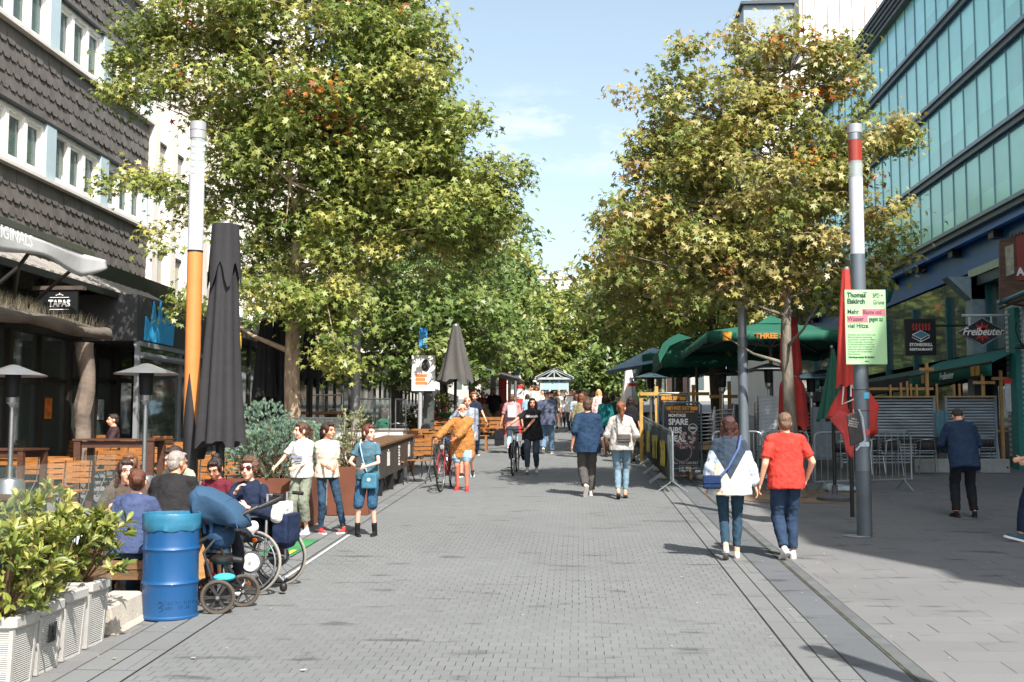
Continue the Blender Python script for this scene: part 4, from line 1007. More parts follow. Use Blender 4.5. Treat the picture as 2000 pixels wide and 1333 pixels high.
def far_houses():
    for i, (px0, px1, top, d, lab, col) in enumerate(((985, 1055, 600, 128, 'pale far building behind the trees at the left of the kiosk', '#d6cfc4'), (1056, 1130, 545, 132, 'far white building with a rounded top showing above the trees', '#e0dcd4'), (1131, 1215, 610, 126, 'pale far building behind the trees right of the kiosk', '#cfc8bc'), (1216, 1345, 600, 122, 'far building in dull brick colour behind the canopies on the right', '#8f7a6c'), (1346, 1500, 560, 118, 'far grey building behind the right trees and green canopies', '#a5a29c'), (700, 984, 600, 134, 'wide far building closing the left side behind the street trees', '#b3aca2'))):
        a = at(px0, top, d); b_ = at(px1, top, d); g = gz(d); root = thing('far_building', lab, 'building', ((a.x + b_.x) / 2, d, g)); w = b_.x - a.x; h = a.z - g; wm = M(col, .8, var=.05)
        MB().bb((-w / 2, 0, 0), (w / 2, 8, h)).build('wall', wm, root, False)
        m = MB()
        for z in np.arange(1.2, h - 1.6, 3):
            for x in np.arange(-w / 2 + .5, w / 2 - 1.1, 1.6): m.bb((x, -.05, z), (x + .9, -.01, z + 1.5))
        m.build('window', GLASS_WIN, root, False)
        r = MB(); r.bb((-w / 2 - .2, -.2, h), (w / 2 + .2, 8.2, h + .3)); 
        if i == 1: r.ell((-.4, 3, h + .3), (1.2, 1.2, .9))
        r.build('roof', M('#8d8880' if i != 1 else '#d8d4cc', .7), root, False)
far_houses()
# ------------------------------------------------------------------ plants in pots and beds
def rosettes(name, tips, dirs, per, ln, wd, cols, parent, seed=1, up=.5, shape='oval', jit=.25, kind=True):
    rs = np.random.RandomState(seed); tips = np.asarray(tips); dirs = np.asarray(dirs); n = len(tips); N = n * per; cid = np.repeat(np.arange(n), per)
    rad = rs.normal(size=(N, 3)); D = dirs[cid]; rad -= (rad * D).sum(1)[:, None] * D; rad /= np.linalg.norm(rad, axis=1)[:, None]
    mix = rs.uniform(up - jit, up + jit, N)[:, None]; ax = D * mix + rad * (1 - np.abs(mix)) ; ax /= np.linalg.norm(ax, axis=1)[:, None]
    nr = D - (D * ax).sum(1)[:, None] * ax; nr += rs.normal(size=(N, 3)) * .2; nr -= (nr * ax).sum(1)[:, None] * ax; nr /= np.linalg.norm(nr, axis=1)[:, None]; ay = np.cross(nr, ax)
    back = rs.uniform(0, .5, N)[:, None] * ln; base = tips[cid] - D * back
    sz = rs.uniform(.6, 1.15, N)
    if shape == 'oval':
        sh = np.array([(0, 0, 0), (.3, .8, .07), (.62, 1, .09), (.88, .55, 0), (1, 0, -.08), (.88, -.55, 0), (.62, -1, .09), (.3, -.8, .07), (.5, 0, 0)]); F = [(0, 1, 2, 8), (8, 2, 3, 4), (4, 5, 6, 8), (8, 6, 7, 0)]
    else: sh = np.array([(0, 0, 0), (.4, 1, 0), (1, 0, 0), (.4, -1, 0)]); F = [(0, 1, 2, 3)]
    V = base[:, None] + (sh[None, :, 0:1] * ax[:, None] * ln + sh[None, :, 1:2] * ay[:, None] * wd / 2 + sh[None, :, 2:3] * nr[:, None] * ln) * sz[:, None, None]
    nv = len(sh); F = np.array(F); fa = (F[None] + (np.arange(N) * nv)[:, None, None]).reshape(-1, 4).astype(np.int32); V = V.reshape(-1, 3)
    me = bpy.data.meshes.new(name); me.vertices.add(len(V)); me.vertices.foreach_set('co', V.astype(np.float32).ravel()); me.loops.add(fa.size); me.loops.foreach_set('vertex_index', fa.ravel())
    me.polygons.add(len(fa)); me.polygons.foreach_set('loop_start', np.arange(len(fa), dtype=np.int32) * 4); me.update(calc_edges=True)
    cc = np.array([srgb(c[0]) for c in cols]); cp = np.array([c[1] for c in cols], float); cp /= cp.sum()
    lc = cc[rs.choice(len(cols), n, p=cp)][cid] * .5 + cc[rs.choice(len(cols), N, p=cp)] * .5; lc = np.clip(lc * rs.uniform(.8, 1.2, N)[:, None], 0, 1)
    col = np.ones((len(fa), 4), np.float32); col[:, :3] = np.repeat(lc, len(F), 0); a = me.attributes.new('tint', 'FLOAT_COLOR', 'FACE'); a.data.foreach_set('color', col.ravel())
    me.materials.append(LEAF); me.polygons.foreach_set('use_smooth', [shape == 'oval'] * len(me.polygons))
    o = bpy.data.objects.new(name, me); COL.objects.link(o); o.parent = parent; tag(o, kind='stuff'); return o
def shrub(label, base, blobs, n, per, ln, wd, cols, seed, name='shrub', up=.45, shape='oval', stems=True, group=None, cat='shrub', nstem=60):
    root = thing(name, label, cat, base, 0, group); rs = np.random.RandomState(seed)
    W = np.array([b[1][0] * b[1][1] * b[1][2] for b in blobs]); ci = rs.choice(len(blobs), n, p=W / W.sum()); C = np.array([b[0] for b in blobs])[ci]; Rr = np.array([b[1] for b in blobs])[ci]
    d = rs.normal(size=(n, 3)); d[:, 2] += .35; d /= np.linalg.norm(d, axis=1)[:, None]; P = C + d * Rr * (rs.uniform(.3, 1, n) ** .4)[:, None]
    D = d + np.array([0, 0, .7]); D /= np.linalg.norm(D, axis=1)[:, None]
    rosettes('leaves', P, D, per, ln, wd, cols, root, seed, up, shape)
    if stems:
        b = MB()
        for i in range(0, n, max(1, n // nstem)):
            e = Vector(P[i]); b.tube([(e.x * .12, e.y * .12, -.05), (e.x * .55, e.y * .5, e.z * .45), e], [.011, .008, .003], 5)
        b.build('stems', M('#6a543c', .9, var=.3, scale=8), root)
    return root
def planters():
    PL = M('#a8a6a1', .55, var=.05, scale=3, bump=.15, bscale=90, dirt=.18, dscale=5); GR = M('#dedbd4', .8, var=.3, scale=40, bump=.5)
    ds = [7.42, 7.79, 8.18, 8.57]; sizes = [.47, .48, .49, .49]
    names = ['nearest of the four white ribbed planters, cut by the photo edge', 'second white ribbed planter, with black scribble on its side', 'third white ribbed planter from the front', 'fourth and farthest white ribbed planter, next to the concrete block']
    for i, d in enumerate(ds):
        x1 = -3.66; w = .40; dp = .35; p = Vector((x1 - w / 2, d, gz(d)))
        root = thing('planter', names[i], 'planter', p, 0, 'white ribbed planters in a row'); h = sizes[i]
        def sq(z, hx, hy, r=.03):
            return [Vector((sx * (hx - (r if k else 0) * 1), sy * (hy - (0 if k else r)), z)) for sx, sy, k in ((1, -1, 0), (1, -1, 1), (-1, -1, 1), (-1, -1, 0), (-1, 1, 0), (-1, 1, 1), (1, 1, 1), (1, 1, 0))][::-1]
        b = MB(); rg = []; nrib = 26
        for k in range(nrib * 2 + 1):
            t = k / (nrib * 2); z = .025 + t * (h - .11); q = (0.0 if k % 2 else .006); hx = w / 2 * (.84 + .12 * t) - q; hy = dp / 2 * (.84 + .12 * t) - q; rg.append(sq(z, hx, hy, .022))
        b.rings([sq(0, w / 2 * .84, dp / 2 * .84, .022)] + rg)
        b.build('pot', PL, root, False)
        # corner posts: smooth
        for sx in (1, -1):
            for sy in (1, -1):
                cpb = MB()
                cpb.rings([[Vector((sx * (w / 2 * (.84 + .12 * t) + .003 - (0 if m_ in (1, 2) else .03)), sy * (dp / 2 * (.84 + .12 * t) + .003 - (0 if m_ in (2, 3) else .03)), .0 + t * (h - .085))) for m_ in ((0, 1, 2, 3) if sx * sy > 0 else (3, 2, 1, 0))] for t in (0, 1)])
                cpb.build('corner', PL, root, False)
        r = MB(); o_ = [sq(h - .085, w / 2 * .97, dp / 2 * .97), sq(h - .065, w / 2 + .012, dp / 2 + .012), sq(h - .01, w / 2 + .012, dp / 2 + .012), sq(h, w / 2, dp / 2), sq(h, w / 2 - .035, dp / 2 - .035), sq(h - .045, w / 2 - .04, dp / 2 - .04)]
        r.rings(o_, 0, cap=False); r.build('rim', PL, root, False)
        g = MB(); g.bb((-w / 2 + .038, -dp / 2 + .038, h - .07), (w / 2 - .038, dp / 2 - .038, h - .05)); rnd = random.Random(i)
        for k in range(240): g.ell((rnd.uniform(-w / 2 + .06, w / 2 - .06), rnd.uniform(-dp / 2 + .06, dp / 2 - .06), h - .045), (rnd.uniform(.008, .016),) * 2 + (.01,), n=6, m=4)
        tag(g.build('pebbles', GR, root, True), kind='stuff')
        if i == 1:
            s = MB(); X = w / 2 * .94
            for k in range(7):
                y = -.04 + .017 * k; s.tube([(X + .004, y, .20), (X + .006, y + .012, .33 - .02 * (k % 2))], .004, 4)
            s.tube([(X + .005, -.05, .2), (X + .007, .0, .31), (X + .007, .03, .22), (X + .009, .06, .33)], .005, 4); s.build('graffiti', BLK, root)
        LC = [('#8f9448', .38), ('#6c7a35', .32), ('#b9b468', .22), ('#4f6230', .2)]
        bl = [[((0, -.1, .30), (.42, .34, .26)), ((-.1, 0, .5), (.34, .3, .2)), ((.02, .0, .1), (.3, .25, .14))], [((-.05, 0, .34), (.36, .34, .28)), ((-.15, .1, .58), (.24, .24, .16)), ((.14, .0, .18), (.22, .25, .14))], [((-.1, 0, .30), (.36, .34, .24)), ((-.1, .1, .55), (.18, .2, .2)), ((.1, .05, .34), (.22, .2, .14))], [((0, 0, .32), (.32, .3, .2)), ((.22, .02, .42), (.22, .2, .13)), ((-.22, 0, .42), (.2, .2, .16)), ((.28, -.05, .1), (.14, .1, .06))]][i]
        shrub(['yellow green laurel bush in the nearest white planter', 'yellow green laurel bush in the second white planter', 'yellow green laurel bush in the third white planter', 'spreading laurel bush in the farthest white planter, reaching over the bench'][i], p + Vector((0, 0, h)), bl, 125, 10, .10, .036, LC, 70 + i, 'laurel_bush', .5, group='laurel bushes in the white planters', nstem=40)
planters()
def block():
    root = thing('concrete_block', 'low pale concrete block between the white planters and the blue barrel', 'block', (-3.83, 9.2, gz(9.2)))
    b = MB(); rs = []
    for y in (-.33, .33):
        z = SLOPE * y; rs.append([Vector((x, y, z + h)) for x, h in ((-.17, 0), (.19, 0), (.16, .05), (.13, .215), (.11, .235), (-.12, .235), (-.15, .21))])
    b.rings(rs); b.build('block', M('#a9a194', .9, var=.15, scale=5, bump=.4, bscale=50, dirt=.2), root, False, bevel=.012)
    root2 = root
block()
# barrel
def barrel():
    p = gx(340, 9.62); root = thing('waste_barrel', 'blue steel drum used as a litter bin, lined with a blue bag', 'barrel', p)
    BL = M('#0b4a7c', .5, .1, var=.06, scale=2, dirt=.12, dscale=3, coat=.3); r = .232; h = .87
    pr = [(r * .97, 0), (r + .008, .006), (r + .008, .022), (r, .03)]
    for z0 in (.30, .585): pr += [(r, z0 - .03), (r + .004, z0 - .012), (r + .011, z0), (r + .004, z0 + .012), (r, z0 + .03)]
    pr += [(r, h - .03), (r + .004, h - .012), (r + .009, h - .006), (r + .009, h)]
    b = MB(); b.lathe(pr, n=48); b.V = b.V; 
    b.F = [f for f in b.F if len(f) < 20]; b.M = b.M[:len(b.F)]; b.build('drum', BL, root)
    g = MB(); rs = []; rnd = random.Random(3); n = 48
    for r_, z, a in ((r + .006, h - .13, .004), (r + .010, h - .125, .006), (r + .010, h - .07, .007), (r + .013, h + .002, .004), (r + .008, h + .014, .002), (r - .004, h + .012, .002), (r - .012, h - .06, .008), (r - .03, h - .25, .012)):
        rs.append([Vector((math.cos(2 * PI * k / n) * (r_ + a * math.sin(k * 2.3 + z * 40)), math.sin(2 * PI * k / n) * (r_ + a * math.sin(k * 2.3 + z * 40)), z + (.008 * math.sin(k * 1.1) if z < h - .1 else 0))) for k in range(n)])
    g.rings(rs, cap=False); g.build('bin_bag', M('#2c6a86', .35, var=.2, scale=4, stretch=(1, 1, 4)), root)
    # stencilled code along the curve
    tm = M('#0a3a66', .6, var=.05)
    for li, (s, z) in enumerate((('1A2/Y1.4/S/15 0DE', .145), ('AEN  07 38', .105))):
        for k, ch in enumerate(s):
            if ch == ' ': continue
            a = R(-78) + k * .095; text('stencil', ch, .036, tm, root, Matrix.Translation((math.cos(a) * (r + .002), math.sin(a) * (r + .002), z)) @ Matrix.Rotation(a + PI / 2, 4, 'Z') @ Matrix.Rotation(PI / 2, 4, 'X'), .0012)
    b = MB(); a = R(-88); c = Vector((math.cos(a), math.sin(a), 0)); b.torus(c * (r + .003) + Vector((0, 0, .142)), c, .02, .003, 16, 4); b.torus(c * (r + .003) + Vector((0, 0, .10)), c, .016, .003, 16, 4); b.bar(c * (r + .003) + Vector((0, 0, .12)), c * (r + .003) + Vector((0, 0, .155)), .004, .004); b.build('stamp', tm, root)
barrel()
# wheels
def wheel(mb_t, mb_r, c, ax, R_, rt, spokes=0, sr=.0012, hub=.02, hw=.05, rim=None):
    """tyre into mb_t, rim/hub/spokes into mb_r"""
    c = Vector(c); ax = nrm(ax); a, b = frame(ax); mb_t.torus(c, ax, R_ - rt, rt, 40, 8)
    if mb_r is None: return
    mb_r.torus(c, ax, R_ - rt * 2.1, rt * .55, 36, 6); mb_r.cyl(c - ax * hw, c + ax * hw, hub, hub, 12)
    for k in range(spokes):
        t = 2 * PI * k / spokes; d = a * math.cos(t) + b * math.sin(t); off = ax * (hw * .8 * (1 if k % 2 else -1)); t2 = t + .35 * (1 if (k // 2) % 2 else -1); e = a * math.cos(t2) + b * math.sin(t2)
        mb_r.cyl(c + off + d * hub, c + e * (R_ - rt * 2.2), sr, sr, 4)
def stroller():
    p = gp(440, 1190); p = Vector((p.x, 9.95, gz(9.95)))
    root = thing('stroller', 'blue canopy baby stroller with big spoked wheels beside the blue barrel', 'stroller', (p.x - .0, p.y, p.z)); o = p
    J = lambda px, py, d: at(px, py, d) - o
    TY = M('#4a4239', .9, var=.25, scale=10); FR = M('#2c2c2d', .4, .3)
    for px, py, d, rr, nm in ((425, 1171, 9.72, .148, 'wheel'), (475, 1154, 10.05, .145, 'wheel'), (402, 1135, 10.35, .10, 'wheel')):
        c = J(px, py, d); c.z = rr + SLOPE * (d - o.y) + .0; ax = Vector((.25, -1, 0)) if px != 402 else Vector((.2, -1, 0)); t = MB(); r = MB(); t.torus(c, ax, rr - .014, .016, 36, 8)
        a, b = frame(nrm(ax)); axn = nrm(ax); r.torus(c, ax, rr - .033, .006, 30, 6); r.cyl(c - axn * .03, c + axn * .03, .024, .024, 14)
        for k in range(12):
            th = 2 * PI * (k // 2) / 6 + (.09 if k % 2 else -.09); q = a * math.cos(th) + b * math.sin(th); r.bar(c + q * .02, c + q * (rr - .035), .008, .012)
        tt = t.build(nm, TY, root); r.build('rim', M('#2e2b28', .5), tt); MB().cyl(c - axn * .035, c + axn * .036, .014, .014, 12).build('hub', STEEL, tt)
    f = MB(); h1 = J(398, 1040, 10.0); hd = J(500, 1000, 10.0); f.tube([J(385, 1062, 9.85), J(440, 1030, 9.9), J(478, 1003, 9.95), J(505, 990, 10.0)], .018, 8)
    f.tube([J(405, 1040, 10.2), J(455, 1020, 10.25), J(500, 990, 10.3)], .016, 8)
    f.tube([J(440, 1030, 9.9), J(398, 1080, 9.8), J(425, 1168, 9.76)], .014, 8); f.tube([J(420, 1045, 9.9), J(448, 1110, 9.95), J(474, 1152, 10.02)], .014, 8); f.tube([J(420, 1135, 9.75), J(450, 1140, 9.9), J(474, 1150, 10.02)], .012, 8); f.tube([J(400, 1100, 9.8), J(404, 1130, 10.3)], .012, 8); f.build('frame', FR, root)
    MB().tube([J(505, 992, 9.98), J(522, 985, 10.0), J(548, 973, 10.1), J(540, 980, 10.3), J(505, 992, 10.34)], .02, 8).build('handle', BLACKP, root)
    # canopy: curved hood sections hinged at the frame
    piv = J(455, 1022, 10.02); c = MB(); n = 9; m = 9
    prof = [(382, 1010), (376, 985), (377, 962), (390, 951), (408, 952), (430, 962), (452, 975), (470, 990), (482, 1012), (486, 1030)]
    rs = []
    for k in range(m + 1):
        t = k / m; s = math.sin(PI * t); y = 9.78 + .42 * t; row = []
        for px, py in prof:
            q = J(px, py, 10.0); q = piv + (q - piv) * (.80 + .22 * s ** .6); q.y = y - o.y; row.append(q)
        rs.append(row)
    for k in range(m):
        for i in range(len(prof) - 1): c.quad(rs[k][i], rs[k][i + 1], rs[k + 1][i + 1], rs[k + 1][i])
    for row in (rs[0], rs[-1]):
        for i in range(len(prof) - 1): c.add([row[i], row[i + 1], piv + Vector((0, row[0].y - piv.y, 0))], [(0, 1, 2)])
    q = c.build('canopy', M('#274661', .85, var=.12, scale=3, bump=.4, bscale=10), root, ang=70, weld=True); s = q.modifiers.new('s', 'SOLIDIFY'); s.thickness = .008
    b = MB(); 
    for i in (3, 6): b.tube([rs[k][i] for k in range(m + 1)], .006, 5)
    b.build('canopy_rib', M('#27496b', .8), root)
    # seat, drape, footmuff
    b = MB(); b.ell(J(430, 1045, 10.0), (.13, .17, .14)); b.caps(J(400, 1035, 9.95), J(408, 1075, 9.95), .045, .03); remesh(b, 'seat', fabric('#27405c'), root, .01, 4, .02, .08)
    b = MB(); b.ell(J(435, 1092, 9.98), (.11, .14, .05)); b.caps(J(405, 1085, 9.98), J(470, 1095, 9.98), .03, .03); b.build('footrest', BLACKP, root)
    b = MB(); b.ell(J(438, 1128, 9.9), (.095, .12, .035), None, 14, 8); b.build('basket_cloth', fabric('#3fa6c4'), root)
    b = MB(); b.caps(J(392, 985, 9.9), J(400, 1040, 9.88), .03, .02); b.caps(J(408, 990, 9.86), J(414, 1050, 9.86), .024, .018); remesh(b, 'blanket', fabric('#35648c'), root, .01, 4, .03, .05)
    return root
stroller()
ch = person('small child sitting in the stroller, only bare leg and red shoe showing', gp(412, 1180) + Vector((0, .28, .12)), 180, .95, True, kid=True, hipz=.60, RF=(.06, .30, .18), LF=(-.06, .28, .12), top='#27405c', bot='#8fb0c0', leg=.35, shoe='#c83228', RH=(.1, .25, .7), LH=(-.1, .25, .7), hcol='#8a6238', vox=.014)
def wheelchair():
    p = gx(520, 10.9); root = thing('wheelchair', 'wheelchair with white hub drive wheels and silver hand rims, standing beside the stroller', 'wheelchair', p); Rr = .295
    # local: faces -X (to the left), slightly to the camera
    root.rotation_euler.z = R(-10)
    for s, nm in ((-1, 'drive_wheel'), (1, 'drive_wheel')):
        c = Vector((.02, s * .29, Rr)); ax = Vector((0, 1, .06 * s)); t = MB(); r = MB(); t.torus(c, ax, Rr - .012, .013, 48, 8); tt = t.build(nm, M('#8a857c', .8, var=.15), root)
        r.torus(c, ax, Rr - .028, .008, 44, 6); a, b = frame(nrm(ax))
        for k in range(14):
            th = 2 * PI * k / 14; q = a * math.cos(th) + b * math.sin(th); q2 = a * math.cos(th + .3) + b * math.sin(th + .3); r.cyl(c + q * .08, c + q2 * (Rr - .03), .002, .002, 4)
        r.build('rim', M('#3a3a3c', .4, .6), tt); MB().torus(c + Vector((0, s * .035, 0)), ax, Rr - .045, .009, 44, 8).build('hand_rim', STEEL, tt)
        MB().cyl(c - nrm(ax) * .03, c + nrm(ax) * .03, .105, .10, 28).build('motor', M('#55565a', .5), tt); MB().cyl(c + Vector((0, s * .031, 0)), c + Vector((0, s * .048, 0)), .088, .08, 28).build('hub_cover', M('#e4e2de', .4, var=.03), tt); MB().cyl(c + Vector((0, s * .048, 0)), c + Vector((0, s * .054, 0)), .018, .016, 12).build('cap', M('#9a9a98', .4), tt)
        if s == -1:
            for q in (Vector((.03, -.02, .21)), Vector((-.03, -.02, -.2))): MB().ell(c + q, (.03, .01, .022)).build('reflector', M('#e0701c', .3, var=.05), tt)
    for s in (-1, 1):
        c = Vector((-.40, s * .2, .09)); t = MB(); t.torus(c, (0, 1, 0), .078, .014, 24, 8); tt = t.build('caster', RUB, root); MB().cyl(c - Vector((0, .018, 0)), c + Vector((0, .018, 0)), .055, .055, 16).build('rim', M('#77777a', .4, .5), tt)
    f = MB()
    for s in (-1, 1):
        y = s * .22; f.tube([(.20, y, .92), (.13, y, .93), (.12, y, .50), (.12, y, .28)], .012, 8); f.tube([(.12, y, .50), (-.34, y, .50), (-.42, y, .40), (-.48, y * .8, .12)], .012, 8); f.tube([(.12, y, .28), (-.36, y, .26), (-.40, y, .18)], .012, 8); f.tube([(.12, y, .72), (-.22, y, .70), (-.26, y, .50)], .01, 8)
    f.tube([(.12, -.22, .3), (-.34, .22, .48)], .01, 6); f.tube([(.12, .22, .3), (-.34, -.22, .48)], .01, 6); f.tube([(.02, -.3, Rr), (.02, .3, Rr)], .012, 8); f.tube([(.12, -.2, .28), (.3, -.2, .12)], .009, 6); f.build('frame', M('#b4b6b8', .3, .7), root)
    for s in (-1, 1): MB().tube([(.19, s * .22, .925), (.30, s * .22, .915)], .018, 8).build('push_handle', BLACKP, root)
    MB().caps((.3, -.2, .05), (.3, -.2, .07), .035, .035).build('anti_tip_roller', BLACKP, root)
    MB().box((-.12, 0, .52), (.44, .40, .05)).build('seat', fabric('#1b1d22'), root, False, bevel=.015); MB().box((.10, 0, .70), (.04, .40, .40)).build('backrest', fabric('#1b1d22'), root, False, bevel=.015)
    MB().box((-.5, 0, .10), (.14, .36, .015)).build('footplate', BLACKP, root, False)
    b = MB(); b.box((.25, -.05, .60), (.15, .32, .28)); b.ell((.26, -.05, .52), (.09, .17, .12)); remesh(b, 'carrier_bag', fabric('#1c2740'), root, .012, 3, .02, .08)
    b = MB(); b.box((.22, -.08, .78), (.10, .30, .14)); b.ell((.22, -.2, .74), (.07, .06, .09)); b.caps((.02, -.3, .62), (-.14, -.32, .42), .06, .035); remesh(b, 'white_bag', fabric('#d9d2cd', var=.25), root, .012, 3, .03, .07)
wheelchair()
# ------------------------------------------------------------------ lamps
def stele(name, label, base, r, segs, group=None, foot=True):
    root = thing(name, label, 'lamp', base, 0, group)
    for nm, z0, z1, m, rr in segs:
        o = MB().cyl((0, 0, z0), (0, 0, z1), r * rr, r * rr, 32).build(nm, m, root)
        if nm == 'lens':
            b = MB(); b.cyl((0, 0, z0), (0, 0, z1), r * .3, r * .3, 12)
            for k in range(5): b.cyl((0, 0, z0 + (z1 - z0) * (k + .3) / 5.5), (0, 0, z0 + (z1 - z0) * (k + .4) / 5.5), r * .75, r * .75, 16)
            b.build('lamp_core', M('#c9cccd', .4, .3), o)
    return root
LENS = glass_mat('lamp_glass', (.75, .85, .85), .35, .05); LENSR = glass_mat('red_lamp_glass', (.35, .05, .03), .88, .1)
GREYP = M('#6f7880', .42, .35, var=.10, scale=2, dirt=.25, dscale=3); WHT = M('#c3c4cb', .3, var=.02); CAPM = M('#a3a3a6', .5, .2, var=.04)
zat = lambda px, py, d, base: at(px, py, d).z - base.z
d = 13.3; bs = gx(373, d); Z = lambda y: zat(376, y, d, bs)
lr = stele('street_lamp', 'round column street lamp with white top over an orange sleeve ending in two points', bs, .092, [
    ('column', 0, Z(850), M('#2b2a2c', .5, .2, var=.1), .98), ('column', Z(850) + .0, Z(493), M('#2f2e30', .5, .2, var=.1), .955), ('diffuser', Z(490), Z(344), WHT, 1.0), ('lens', Z(344), Z(272), LENS, .97), ('cap', Z(272), Z(257), CAPM, 1.03), ('cap', Z(256), Z(240), CAPM, 1.05), ('ring', Z(494), Z(490), DARKM, 1.02)])
sl = MB(); n = 64; r = .092
for k in range(n):
    a0, a1 = 2 * PI * k / n, 2 * PI * (k + 1) / n
    def zb(a):
        t = ((a - R(-152)) / (2 * PI) * 3) % 1; tri = 1 - abs(t * 2 - 1); return Z(842) + (Z(725) - Z(842)) * tri
    P_ = lambda a, z: (r * math.cos(a), r * math.sin(a), z)
    sl.quad(P_(a0, zb(a0)), P_(a1, zb(a1)), P_(a1, Z(494)), P_(a0, Z(494)))
sl.build('orange_sleeve', M('#cc8044', .5, var=.05), lr, weld=True)
bs = gp(1689, 1048); d = bs.y; Z = lambda y: zat(1685, y, d, bs)
lamp_r = stele('street_lamp', 'round grey column street lamp with a red and clear lens, carrying a pale green poster', bs, .094, [
    ('column', .0, Z(920), M('#596167', .5, .35, var=.15, scale=3, dirt=.4), 1.04), ('column', Z(920), Z(497), GREYP, 1.0), ('diffuser', Z(497), Z(348), WHT, .97), ('lens', Z(348), Z(316), LENS, .97), ('red_lens', Z(316), Z(275), LENSR, .97), ('cap', Z(275), Z(262), STEEL, .99), ('cap', Z(261), Z(244), CAPM, 1.03)])
b = MB(); b.cyl((-.1, 0, .0), (-.1, 0, .012), .17, .17, 24); b.build('base_plate', M('#8d9496', .6, .2), lamp_r)
b = MB(); b.torus((0, 0, Z(762)), (0, 0, 1), .096, .004, 24, 5); b.torus((0, 0, Z(803)), (0, 0, 1), .096, .004, 24, 5); b.build('cable_tie', BLACKP, lamp_r)
for px, py, w, h, c in ((1692, 773, .07, .08, '#4fb3cf'), (1692, 845, .09, .09, '#b8434a'), (1688, 868, .12, .06, '#bfd4dc')):
    q = at(px, py, d - .098) - bs
    if w == h: MB().cyl(q, q + Vector((0, -.004, 0)), w / 2, w / 2, 18).build('sticker', M(c, .6, var=.3, scale=14), lamp_r)
    else: MB().box(q, (w, .01, h)).build('sticker', M(c, .6, var=.3, scale=14), lamp_r, False)
def election_poster():
    c = at(1691, 639, d - .13); w = 78 / 2200 * d; h = 143 / 2200 * d; root = thing('poster', 'pale green election poster strapped round the right lamp column', 'poster', c); root.rotation_euler.z = R(3)
    MB().box((0, 0, 0), (w, .012, h)).build('board', M('#9cc592', .5, var=.03), root, False); tm = M('#14352a', .6, var=.02); px = d / 2200
    def line(s, x, y, size, sx=1, bold=0, m=tm, z=-.0105): text('lettering', s, size * px, m, root, Matrix.Translation(((x - 1691) * px, z, (639 - y) * px)) @ Matrix.Rotation(PI / 2, 4, 'X'), .0005, 'LEFT', 0, bold, sx)
    line('Thomas', 1656, 578, 13, .86, .003); line('Eiskirch', 1656, 590, 13, .84, .003); line('SPD +', 1705, 579, 12, .66); line('Grüne', 1706, 592, 12, .68)
    pk = M('#c76a7c', .6, var=.03)
    MB().box(((1706.5 - 1691) * px, -.0073, (639 - 611) * px), (44 * px, .002, 13 * px)).build('highlight', pk, root, False); MB().box(((1675 - 1691) * px, -.0073, (639 - 624) * px), (40 * px, .002, 13 * px)).build('highlight', pk, root, False)
    line('Mehr', 1656, 610, 12.5, .82, .001); line('Bäume und', 1686, 611, 12.5, .62, .001); line('Wasser', 1656, 624, 12.5, .8, .001); line('gegen zu', 1697, 624, 12.5, .60, .001); line('viel Hitze.', 1656, 637, 12.5, .82, .001)
    ln = ['Auch Bochum trägt Verantwortung für unser', 'Klima. Der Umbau der Innenstadt zeigt', 'wie grüne Dächer, neue Bäume und offenes', 'Wasser die Stadt kühlen. Darum bringen', 'wir mehr Grün auf Plätze und Straßen und', 'fördern Gärten, Höfe und Fassaden. Damit', 'Bochum auch morgen eine Stadt bleibt, in', 'der alle gerne leben und gesund bleiben', 'können. Zusammen.']
    for i, s in enumerate(ln): line(s, 1656, 654 + i * 4.6, 4.0, .72)
    line('Oberbürgermeister für Bochum', 1656, 697, 5.6, .68, .001)
    for zz in (.46, -.46): MB().box((.0, -.008, h * zz), (.05, .006, .008)).build('clip', BLACKP, root, False)
election_poster()
bs = Vector((3.78, 4.9, gz(4.9)))
stele('street_lamp', 'grey column street lamp just outside the right edge, its shadow crossing the gutter', bs, .1, [('column', 0, 3.6, GREYP, 1), ('diffuser', 3.6, 4.7, WHT, .97), ('cap', 4.7, 5.3, CAPM, 1.02)])
bs = gx(1453, 20.6); d = 20.6; Z = lambda y: zat(1453, y, d, bs)
stele('street_lamp', 'grey column street lamp in front of the green canopies', bs, .083, [('column', 0, Z(660), GREYP, 1.06), ('column', Z(660), Z(600), M('#8b9095', .4, .4, var=.06), .95), ('diffuser', Z(600), Z(530), WHT, .95), ('lens', Z(530), Z(500), LENS, .93), ('cap', Z(500), Z(480), CAPM, 1)])
bs = gx(694, 23.6); d = 23.6; Z = lambda y: zat(695, y, d, bs)
stele('street_lamp', 'grey column street lamp mottled with leaf shadow, left of the square column', bs, .095, [('column', 0, Z(600), M('#8a8a8c', .5, .2, var=.1, scale=2), 1.0), ('diffuser', Z(600), Z(450), WHT, .97), ('lens', Z(450), Z(400), LENS, .95), ('cap', Z(400), Z(380), CAPM, 1)])
